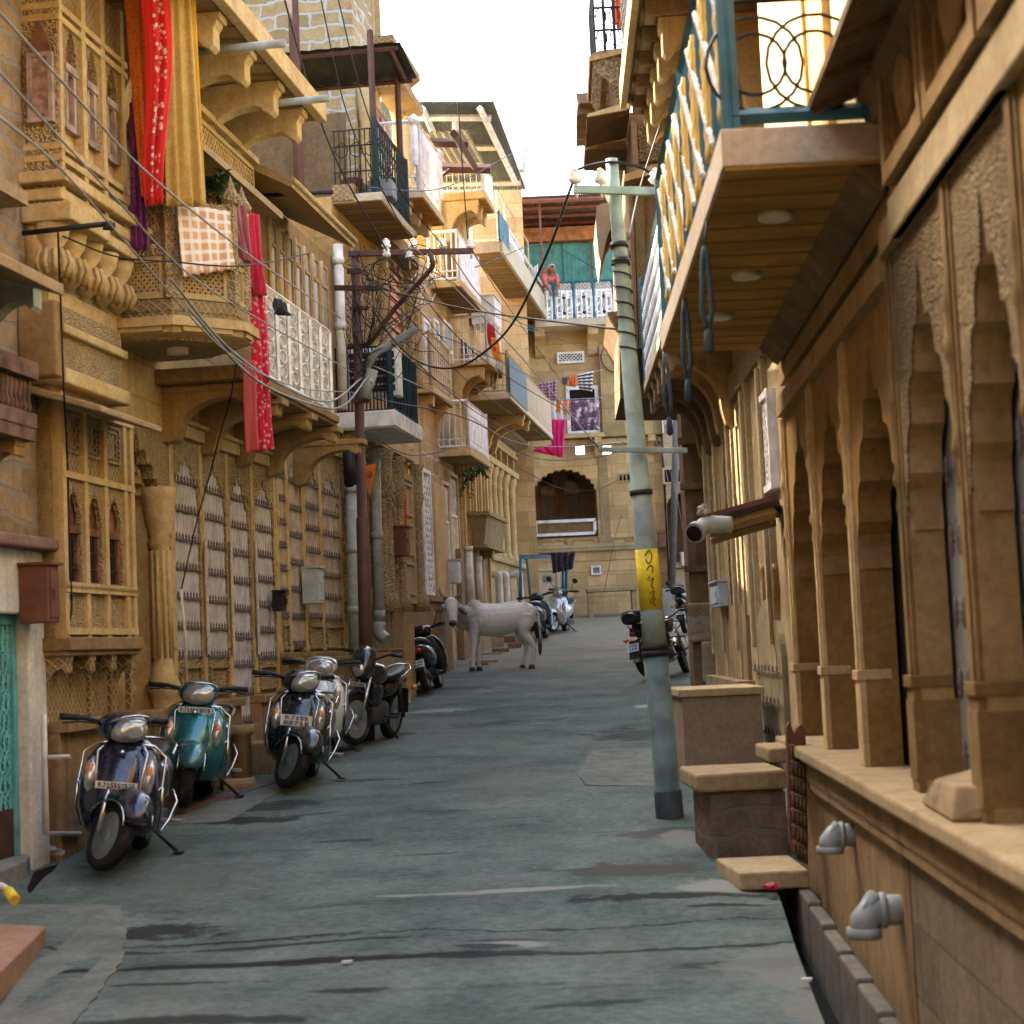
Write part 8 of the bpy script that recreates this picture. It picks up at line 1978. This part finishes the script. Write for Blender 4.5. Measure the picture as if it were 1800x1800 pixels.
# ------------------------------------------------------------------ boxes and pipes on the left walls
def wbox(name, label, cat_, W, x0, x1, yt, yb, n0, d, mat, lid=True, door=None):
    a, b, z0, z1 = W.q(x0, yt, yb, x1, n0+d); m = MB(W.P); m.box(a, b, n0, n0+d, z0, z1); o = tag(m.build(name, mat, bevel=.008), label, cat_)
    m = MB(W.P); m.box(a+.03, b-.03, n0+d, n0+d+.012, z0+.04, z1-.04); m.box(a+.06, a+.09, n0+d+.012, n0+d+.03, (z0+z1)/2-.03, (z0+z1)/2+.03); m.build('box_door', door or mat, o)
    m = MB(W.P); m.box(a-.02, b+.02, n0-.0, n0+d+.03, z1, z1+.02); m.build('box_lid', mat, o); return o
wbox('meter_box', 'rust brown meter box on the flaking white plaster wall', 'meter box', WL, 84, 104, 992, 1094, .03, .22, MBOX)
wbox('meter_box', 'pale grey meter box on the taupe shutters', 'meter box', WL, 560, 569, 998, 1060, .02, .2, MMET)
wbox('meter_box', 'brown box with a yellow cord beside the red strip door', 'meter box', WL, 712, 720, 926, 976, .08, .2, MBOX)
wbox('meter_box', 'grey meter box on the wall behind the cow', 'meter box', W2, 803, 810, 984, 1024, .1, .22, MMET)
wbox('switch_box', 'small black box on the pilaster between the two shuttered arcades', 'switch box', WL, 497, 503, 1040, 1074, .04, .12, MBLK)
wbox('air_conditioner', 'white air conditioner high behind the bracketed balcony', 'air conditioner', W2, 868, 880, 520, 566, .05, .5, MACW)
wbox('stone_cabinet', 'low brown stone box below the drain pipe behind the black motorcycle', 'cabinet', WL, 690, 708, 1142, 1205, .1, .5, MCAP)
def wpipe(label, W, pts, n, r, mat, collars=(), elbow=None):
    P_ = [W.P((W.S(x, y, n), n, W.Z(x, y, n))) for x, y in pts]; m = MB(); m.tube(P_, r, 12)
    for t_ in collars: c = P_[0].lerp(P_[-1], t_); d = (P_[-1]-P_[0]).normalized()*.05; m.tube([c-d, c+d], r*1.18, 12)
    if elbow: m.tube(cat([P_[-1], P_[-1]+V((.0, -.03, -.14)), P_[-1]+V((.1, -.1, -.24))], 5), r*1.15, 12)
    return tag(m.build('drain_pipe', mat), label, 'pipe')
wpipe('grey drain pipe left of the brown pole, reaching the ground', WL, [(617, 860), (624, 1165)], .18, .075, MPVC, (.0, .35, .7))
wpipe('black upper drain pipe left of the brown pole', WL, [(612, 790), (617, 862)], .18, .08, MIRON)
wpipe('grey drain pipe right of the brown pole with a bend at its foot', WL, [(658, 790), (667, 1095)], .2, .075, MPVC, (.03, .5, .95), True)
wpipe('pale grey drain pipe at the end of the white sheet balcony', WL, [(594, 430), (603, 720)], .1, .065, MPVCW, (.1, .5))
wpipe('white conduit beside the first lilac shutter', WL, [(318, 1036), (325, 1110), (330, 1225)], .06, .012, MPVCW)
wpipe('cream pipe standing behind the cow, left one', W2, [(823, 962), (826, 1062)], .2, .08, MPVCW, (.03,))
wpipe('grey topped cream pipe behind the cow, right one', W2, [(840, 980), (843, 1062)], .2, .075, MPVCW, (.03,))
for i, x in enumerate((862, 875, 900)):
    P_ = [W2.P((W2.S(x, 1000, .1), .02, W2.Z(x, 1012, .1))), W2.P((W2.S(x, 1000, .1), .25, W2.Z(x, 1010, .1))), W2.P((W2.S(x, 1000, .1), .28, W2.Z(x, 1024, .1))), W2.P((W2.S(x, 1000, .1), .28, W2.Z(x, 1075, .1)))]
    m = MB(); m.tube(cat(P_, 5), .08, 10); tag(m.build('drain_pipe', MPVCW), ('first', 'second', 'third')[i]+' cream bent pipe along the plinth of the columned house', 'pipe', 'bent pipes on the gallery plinth')
m = MB(WL.P); q = [WL.hit(x, y, .12) for x, y in ((77, 1255), (80, 1465), (140, 1466))]; m.tube([(s, .12, z) for s, z in q], .022, 8); m.tube([(WL.S(79, 1330, .12), .12, WL.Z(79, 1332, .12)), (WL.S(79, 1330, .12)+.02, .3, WL.Z(79, 1332, .12))], .018, 8)
tag(m.build('water_pipe', MPVCW), 'cream water pipe with a tap at the corner of the plaster wall', 'pipe')
m = MB(); a = gp(437, 1368); h = at(440, 1322, a.y).z-a.z; m.tube([a, a+V((0, 0, h)), a+V((-.15, .05, h))], .022, 8); tag(m.build('water_pipe', MPVC), 'grey bent standpipe beside the round stone post', 'pipe')
# ------------------------------------------------------------------ stones, steps, small things
def block(name, label, cat_, c4, z0, z1, mat, bevel=.015, group=None, rough=0):
    m = MB(); P0 = [V((p.x, p.y, z0)) for p in c4]; P1 = [V((p.x, p.y, z1)) for p in c4]
    if rough:
        for p in P0+P1: p += V((random.uniform(-rough, rough), random.uniform(-rough, rough), random.uniform(-rough, rough)))
    m.hexa(P0+P1); return tag(m.build(name, mat, bevel=bevel), label, cat_, group)
a = gp(425, 1382); m = MB(); h = at(428, 1275, a.y).z-a.z
m.lathe((a.x, a.y, a.z), [(.1, -.05), (.1, h-.1), (.13, h-.08), (.13, h)], 14); tag(m.build('stone_post', MCAP), 'round cream stone post under the door sill behind the teal scooter', 'post')
a, b = gp(392, 1392), gp(447, 1386); block('step', 'low rounded stone step beside the round post', 'step', [a, b, b+V((-.05, .45, 0)), a+V((-.1, .4, 0))], a.z-.05, a.z+.1, MCAP, .04)
# left foreground slab, kerb stones, hose, bag
a, b, c = gp(-40, 1735), gp(78, 1628), gp(82, 1598)
z = a.z; block('stone_slab', 'pinkish stone slab lying at the lower left corner', 'slab', [V((-2.6, 6.9, 0)), at(0, 1722, 8.35), at(80, 1592, 9.75), V((-3.2, 10.0, 0))], rz(9)-.02, rz(9)+.13, stone('pink_slab', (.42, .24, .15), (.5, .31, .2), grime=.2), .01)
m = MB(); m.tube(cat([at(-20, 1556, 9.9), at(2, 1557, 9.9), at(14, 1566, 9.85), at(22, 1580, 9.8)], 6), .02, 8); hs = tag(m.build('hose', MPVCW), 'pale hose with a yellow end beside the pinkish slab', 'hose')
m = MB(); m.tube([at(14, 1566, 9.85), at(26, 1582, 9.78)], .032, 8); m.build('hose_end', MYEL, hs)
a = gp(2, 1565); b = gp(46, 1540); block('kerb_stone', 'grey kerb stone at the foot of the turquoise gate', 'kerb', [a, b, b+V((-.1, .5, 0)), a+V((-.3, .5, 0))], a.z-.1, a.z+.14, MGREY, .02)
pts = [(48, 1562), (60, 1530), (105, 1512), (98, 1522), (72, 1545), (52, 1572)]
sheet('drain_hole', pts, MDKW)
def crumple(name, label, cat_, c, r, mat, sq=.5):
    m = MB(); random.seed(hash(label) % 1000 if 0 else len(label)); n = 9; rings = []
    for j in range(7):
        a = pi*j/6; rings.append([(c.x+r*sin(a)*cos(2*pi*i/n)*random.uniform(.6, 1.2), c.y+r*sin(a)*sin(2*pi*i/n)*random.uniform(.6, 1.2), c.z+max(.005, r*sq*(1-cos(a))*random.uniform(.8, 1.1))) for i in range(n)])
    m.ring(rings, True, False); return tag(m.build(name, mat), label, cat_)
crumple('plastic_bag', 'crumpled clear plastic bag at the foot of the plaster wall', 'bag', gp(92, 1508), .14, simple('plastic_film', (.45, .45, .42), .2, dirt=.3), .45)
crumple('wrapper', 'red and white wrapper caught in the drain by the stone step', 'wrapper', at(1355, 1566, 10.3), .05, simple('wrapper_red', (.5, .02, .03), .35, var=.4, scale=30), .5)
for i, (x, y) in enumerate(((1408, 1732), (1038, 1076), (600, 1700))):
    c = gp(x, y); block('paper_scrap', ('white scrap of paper on the road by the drain', 'white scrap of paper far up the street', 'white scrap of paper on the road in the foreground')[i], 'litter', [c, c+V((.05, 0, 0)), c+V((.06, .03, 0)), c+V((.01, .03, 0))], c.z+.012, c.z+.025, MPLT, 0)
# right: plinth box, rubble block with slab, step, barricade, shelf, rock
p = gp(1206, 1374); yb_ = p.y; zt_ = at(1206, 1226, yb_).z; x1 = at(1342, 1300, yb_).x
bx = block('stone_box', 'large plain stone box with a lid beside the leaning pole', 'stone box', [V((p.x, yb_, 0)), V((x1, yb_, 0)), V((x1, yb_+1.1, 0)), V((p.x, yb_+1.1, 0))], p.z-.1, zt_, stone('box_stone', (.36, .26, .17), (.42, .31, .21), grime=.35), .01)
m = MB(); m.box(p.x-.03, x1+.03, yb_-.03, yb_+1.13, zt_+.002, zt_+.07); m.build('lid', MSP, bx, bevel=.01)
p = gp(1250, 1512); y3 = p.y; zt_ = at(1235, 1392, y3).z; xa, xb = at(1234, 1450, y3).x, at(1385, 1450, y3).x
rb = block('rubble_block', 'rough rubble block topped with a thick sandstone slab beside the plinth', 'stone block', [V((xa+.06, y3, 0)), V((xb, y3, 0)), V((xb, y3+.75, 0)), V((xa+.02, y3+.75, 0))], p.z-.3, zt_-.002, stone('block_rubble', (.2, .14, .1), (.3, .22, .16), block=(.5, .17, 0), face='E', mortar=(.14, .125, .1), grime=.7), .03)
m = MB(); m.hexa([(xa-.03, y3-.06, zt_), (xb, y3-.05, zt_), (xb, y3+.8, zt_), (xa-.06, y3+.8, zt_), (xa-.03, y3-.06, zt_+.12), (xb, y3-.05, zt_+.13), (xb, y3+.8, zt_+.12), (xa-.06, y3+.8, zt_+.12)]); m.build('top_slab', MCAP, rb, bevel=.02)
y4 = gp(1290, 1545).y-.35; zs_ = at(1300, 1540, y4).z; xa, xb = at(1300, 1530, y4).x, at(1422, 1530, y4).x
block('step_slab', 'thin sandstone slab bridging the drain below the rubble block', 'slab', [V((xa, y4, 0)), V((xb, y4, 0)), V((xb, y4+.75, 0)), V((xa-.06, y4+.75, 0))], zs_-.09, zs_+.02, MSP, .015)
m = MB(); yb2 = 10.5; q = [at(1352, 1342, yb2), at(1402, 1342, yb2)]; z_ = q[0].z; m.box(q[0].x, q[1].x+.1, yb2, yb2+.6, z_, z_+.09); tag(m.build('stone_shelf', MCAP, bevel=.015), 'small stone shelf behind the red brown carved barrier', 'shelf')
m = MB(); q = [at(x, y, 10.25) for x, y in ((1383, 1278), (1388, 1268), (1396, 1290), (1402, 1278), (1409, 1272), (1416, 1282), (1418, 1340), (1421, 1520), (1402, 1512), (1388, 1480))]
m.add([v+V((0, e, 0)) for e in (0, .07) for v in q], [tuple(range(10)), tuple(range(19, 9, -1))]+[(i, (i+1) % 10, 10+(i+1) % 10, 10+i) for i in range(10)])
ga = tag(m.build('carved_barrier', simple('red_brown_wood', (.13, .05, .028), .6, dirt=.2, bs=.4), bevel=.006), 'red brown carved wooden barrier with rounded tops at the end of the plinth', 'barrier')
m = MB()
for k in range(7):
    a, c = at(1388+k*.8, 1310+k*28, 10.22), at(1415+k*.6, 1318+k*29, 10.22); m.tube([a, c], .012, 5)
    for j in range(4): m.tube([a.lerp(c, (j+.5)/4), a.lerp(c, (j+.5)/4)+V((.0, 0, -.07))], .01, 5)
m.build('barrier_rail', MBRN, ga)
s_, z_ = WR.hit(1660, 1412, .0); rn_ = -.02
m = MB(WR.P); zt_ = zp+.005; s0, s1 = WR.S(1698, 1400, .05), WR.S(1630, 1400, .05)
m.hexa([(s0, -.12, zt_), (s1, -.1, zt_), (s1, .08, zt_), (s0+.03, .1, zt_), (s0, -.1, zt_+.1), (s1-.12, -.1, zt_+.13), (s1-.16, .05, zt_+.1), (s0+.06, .07, zt_+.12)]); tag(m.build('loose_rock', MRB, bevel=.012), 'chipped loose rock on the plinth ledge against the carved pier', 'rock')
def elbow(label, px, py, r, k):
    s, z = WR.hit(px, py, .1*k); m = MB(lambda p: WR.P((s+(p[0]-s)*k, p[1]*k, z+(p[2]-z)*k)))
    m.tube([(s, -.05, z), (s, .05, z), (s, .1, z)], r, 14); m.tube([(s, .085, z), (s, .12, z)], r*1.18, 14)
    m.tube([(s, .11, z), (s, .16, z-.01), (s, .2, z-.05), (s, .21, z-.13)], [r, r*1.02, r, r], 14); m.tube([(s, .21, z-.09), (s, .21, z-.15)], r*1.15, 14); m.tube([(s, .14, z+.02), (s+.0, .2, z+.06)], r*.8, 12)
    return tag(m.build('pipe_elbow', MPVC), label, 'pipe', 'grey pipe elbows on the plinth')
elbow('farther grey plastic elbow pipe on the high plinth', 1480, 1468, .06, .6); elbow('nearer grey plastic elbow pipe low on the plinth', 1552, 1600, .066, .78)
# tin porch with a pipe stub and the fan of pale pipe beside it
ya = 14.2; A = [at(1236, 905, ya-.6), at(1368, 868, ya-.6), at(1372, 890, ya+.5), at(1245, 925, ya+.5)]
m = MB(); m.hexa([p-V((0, 0, .04)) for p in A]+A); po = tag(m.build('porch_roof', simple('porch_tin', (.11, .04, .035), .6, dirt=.3)), 'small dark red tilted tin porch roof on the right', 'porch roof')
m = MB(); q0, q1 = at(1246, 935, ya-.5), at(1362, 900, ya-.5); m.bar(q0, q1, .07); m.bar(at(1248, 948, ya+.2), at(1362, 915, ya+.2), .07); m.build('porch_beam', MSDK, po)
for x in (1262, 1352): m = MB(); m.bar(at(x, 925-(x-1262)*.28, ya-.2), at(x, 945-(x-1262)*.28, ya-.2), .05); m.bar(at(x, 925-(x-1262)*.28, ya-.2), at(x+25, 930-(x-1262)*.28, ya+1.0), .05); m.build('porch_bracket', MSDK, po)
dn_ = V((.054, .08, .035)).normalized(); m = MB(); c = at(1222, 932, 13.4); d = V((.18, .2, .05)); m.tube(cat([c+V((-.0, -.02, -.02)), c+d*.3, c+V((.12, .1, .05)), c+V((.3, .14, .04))], 5), .068, 16); m.tube([c-V((0, .02, .02))-dn_*.02, c-V((0, .02, .02))+dn_*.03], .084, 16); pe = tag(m.build('waste_pipe', MPVC), 'open ended pale waste pipe poking out under the tin porch', 'pipe')
m = MB(); dn = V((.054, .08, .035)).normalized(); m.tube([c-V((0, .02, .02))-dn*.035, c-V((0, .02, .02))-dn*.022], .064, 16); m.build('pipe_mouth', MDKW, pe)
crumple('rag', 'small frayed grey rag on top of the pale waste pipe', 'rag', at(1236, 908, 13.5), .06, simple('rag_cloth', (.3, .25, .2), .9, var=.3, scale=25), .8)
wbox('meter_box', 'grey meter box on the brown pier behind the stone box', 'meter box', WX, 1262, 1250, 1022, 1066, .0, .15, MMET)
# far end: teal frame with a dark bundle, bricks and planks, plants
yf = 40.5; TP = [at(915, 1055, yf), at(915, 978, yf), at(990, 972, yf), at(990, 1050, yf)]
m = MB(); m.tube(TP, .045, 7); m.tube([TP[0]+V((.25, 1.0, 0)), TP[1]+V((.15, 1.0, 0)), TP[2]+V((.1, 1, 0))], .035, 7); m.tube([TP[1], TP[1]+V((.15, 1, 0))], .035, 7); m.tube([TP[2], TP[2]+V((.1, 1, 0)), TP[3]+V((.1, 1, 0))], .035, 7); tag(m.build('drying_rack', MBLU), 'blue pipe frame standing before the low cream door', 'frame')
hang('cloth', 'dark bundle of cloth thrown over the blue pipe frame', [(968, 972, yf-.1), (1012, 970, yf-.1), (1008, 1000, yf-.1), (972, 1008, yf-.1)], cloth('dark_bundle', (.025, .022, .03), (.1, .06, .09), 'x', 20), 4, .12, 24, 14)
BR = 'loose bricks and slabs behind the cow'
for i, (x, y, w_, d_, h_) in enumerate(((880, 1148, .35, .2, .1), (862, 1152, .5, .3, .06), (905, 1140, .3, .2, .12), (850, 1165, .55, .3, .05), (890, 1130, .4, .3, .15), (1010-140, 1138, .4, .2, .2), (845, 1170, .3, .15, .05))):
    c = gp(x, y); lab = ('reddish brick nearest the belly of the cow', 'broad flat slab behind the front legs of the cow', 'small brick before the hind legs of the cow', 'thin pale slab left of the cow hind legs', 'square block under the wall behind the cow', 'upright brick against the plinth behind the cow', 'little stone chip beside the cow front hoof')[i]
    block('brick', lab, 'brick', [c+V((-w_/2, 0, 0)), c+V((w_/2, .05, 0)), c+V((w_/2, d_, 0)), c+V((-w_/2, d_, 0))], c.z-.02, c.z+h_, stone('brick_%d' % i, (.3, .15, .09) if i % 2 == 0 else (.4, .3, .2), (.38, .22, .14) if i % 2 == 0 else (.48, .38, .27), grime=.4), .012, BR)
a, b = gp(737, 1210), at(712, 1178, gp(720, 1200).y+.5); m = MB(); m.hexa([a+V((-.06, 0, 0)), a+V((.06, 0, 0)), b+V((.06, 0, 0)), b+V((-.06, 0, 0)), a+V((-.06, 0, .05)), a+V((.06, 0, .05)), b+V((.06, 0, .05)), b+V((-.06, 0, .05))]); tag(m.build('plank', MWOODP), 'pale plank leaning beside the scooter seen from behind', 'plank')
def plant(label, px, py, y, n, L, drop):
    c = at(px, py, y); root = empty('plant', c, label, 'plant'); m = MB(); random.seed(px)
    lv = MB()
    for k in range(n):
        a = random.uniform(0, 2*pi); e = c+V((cos(a)*L*random.uniform(.5, 1), sin(a)*L*.6*random.uniform(.5, 1), random.uniform(-drop, .4*L))); mid = (c+e)/2+V((0, 0, .3*L)); q = cat([c, mid, e], 5); m.tube(q, .006, 4)
        for p in q[2:]:
            for s_ in range(3):
                d = V((random.uniform(-1, 1), random.uniform(-1, 1), random.uniform(-1, .3))).normalized()*.09; u = d.cross(V((.2, .3, 1))).normalized()*.02; lv.add([p, p+d*.5+u, p+d, p+d*.5-u], [(0, 1, 2, 3)])
    m.build('stem', MLEAF, root); lv.build('leaves', MLEAF, root)
plant('leafy green plant behind the olive sari on the haveli balcony', 368, 330, 14.6, 12, .3, .3)
plant('dark green sprig hanging above the gallery columns', 833, 842, 32, 12, .5, .4)
m = MB(WL.P)
for (x, y0, y1) in ((712, 860, 960), (716, 930, 945)): s, z = WL.hit(x, y0, .12); s2, z2_ = WL.hit(x, y1, .12); m.tube([(s, .12, z), (s2, .12, z2_)], .025, 6)
tag(m.build('garland', simple('red_garland', (.5, .02, .03), .8)), 'thin red garland hanging on the carved door left of the lattice window', 'garland')
# bits of hardware
m = MB(WL.P)
s, z = WL.hit(40, 410, .3); s2, z2_ = WL.hit(114, 410, .9); m.tube([(s, .3, z), (s, .95, z+.02)], .02, 8); m.tube([(s-.02, .9, z), (s+.02, .97, z)], .03, 8); m.build('iron_arm', MIRON, HB)
s, z = WL.hit(470, 345, .2); m = MB(WL.P); s1, z1_ = WL.hit(578, 338, .95); m.tube([(s1-.1, .05, z1_), (s1, 1.0, z1_)], .025, 6); m.build('iron_arm', MIRON, HD1)
m = MB(WE.P); s, z = WE.hit(1083, 628, .35); m.tube([(s+.42*cos(j*pi/14), .35, z+.42*sin(j*pi/14)) for j in range(29)], .022, 6); tag(m.build('iron_hoop', MRUST), 'rusty iron hoop hanging on the pale projecting wall of the end house', 'hoop')
def lampm():
    m, t, b = nodes('lit_panel'); b.inputs['Emission Color'].default_value = (1, .97, .9, 1); b.inputs['Emission Strength'].default_value = 1.2; return m
LMP = lampm()
for i, px in enumerate((1020, 1067)):
    s, z = WE.hit(px, 791, .5); m = MB(WE.P); m.box(s-.13, s+.13, .36, .44, z-.13, z+.13); m.box(s-.02, s+.02, .0, .36, z-.02, z+.02); o = tag(m.build('flood_lamp', MIRON, bevel=.02), ('left lit white flood lamp above the cusped arch', 'right lit white flood lamp above the cusped arch, nearer the leaning pole')[i], 'lamp', 'flood lamps on the end house')
    m = MB(WE.P); m.box(s-.115, s+.115, .441, .455, z-.115, z+.115); m.build('lamp_face', LMP, o)
wbox('air_conditioner', 'white air conditioner on the wall of the annex', 'air conditioner', WE, 1198, 1214, 972, 994, .5, .4, MACW)
wbox('fuse_box', 'red brown fuse box at the corner between the end house and the annex', 'fuse box', WE, 1156, 1170, 937, 962, .5, .15, MBOX)
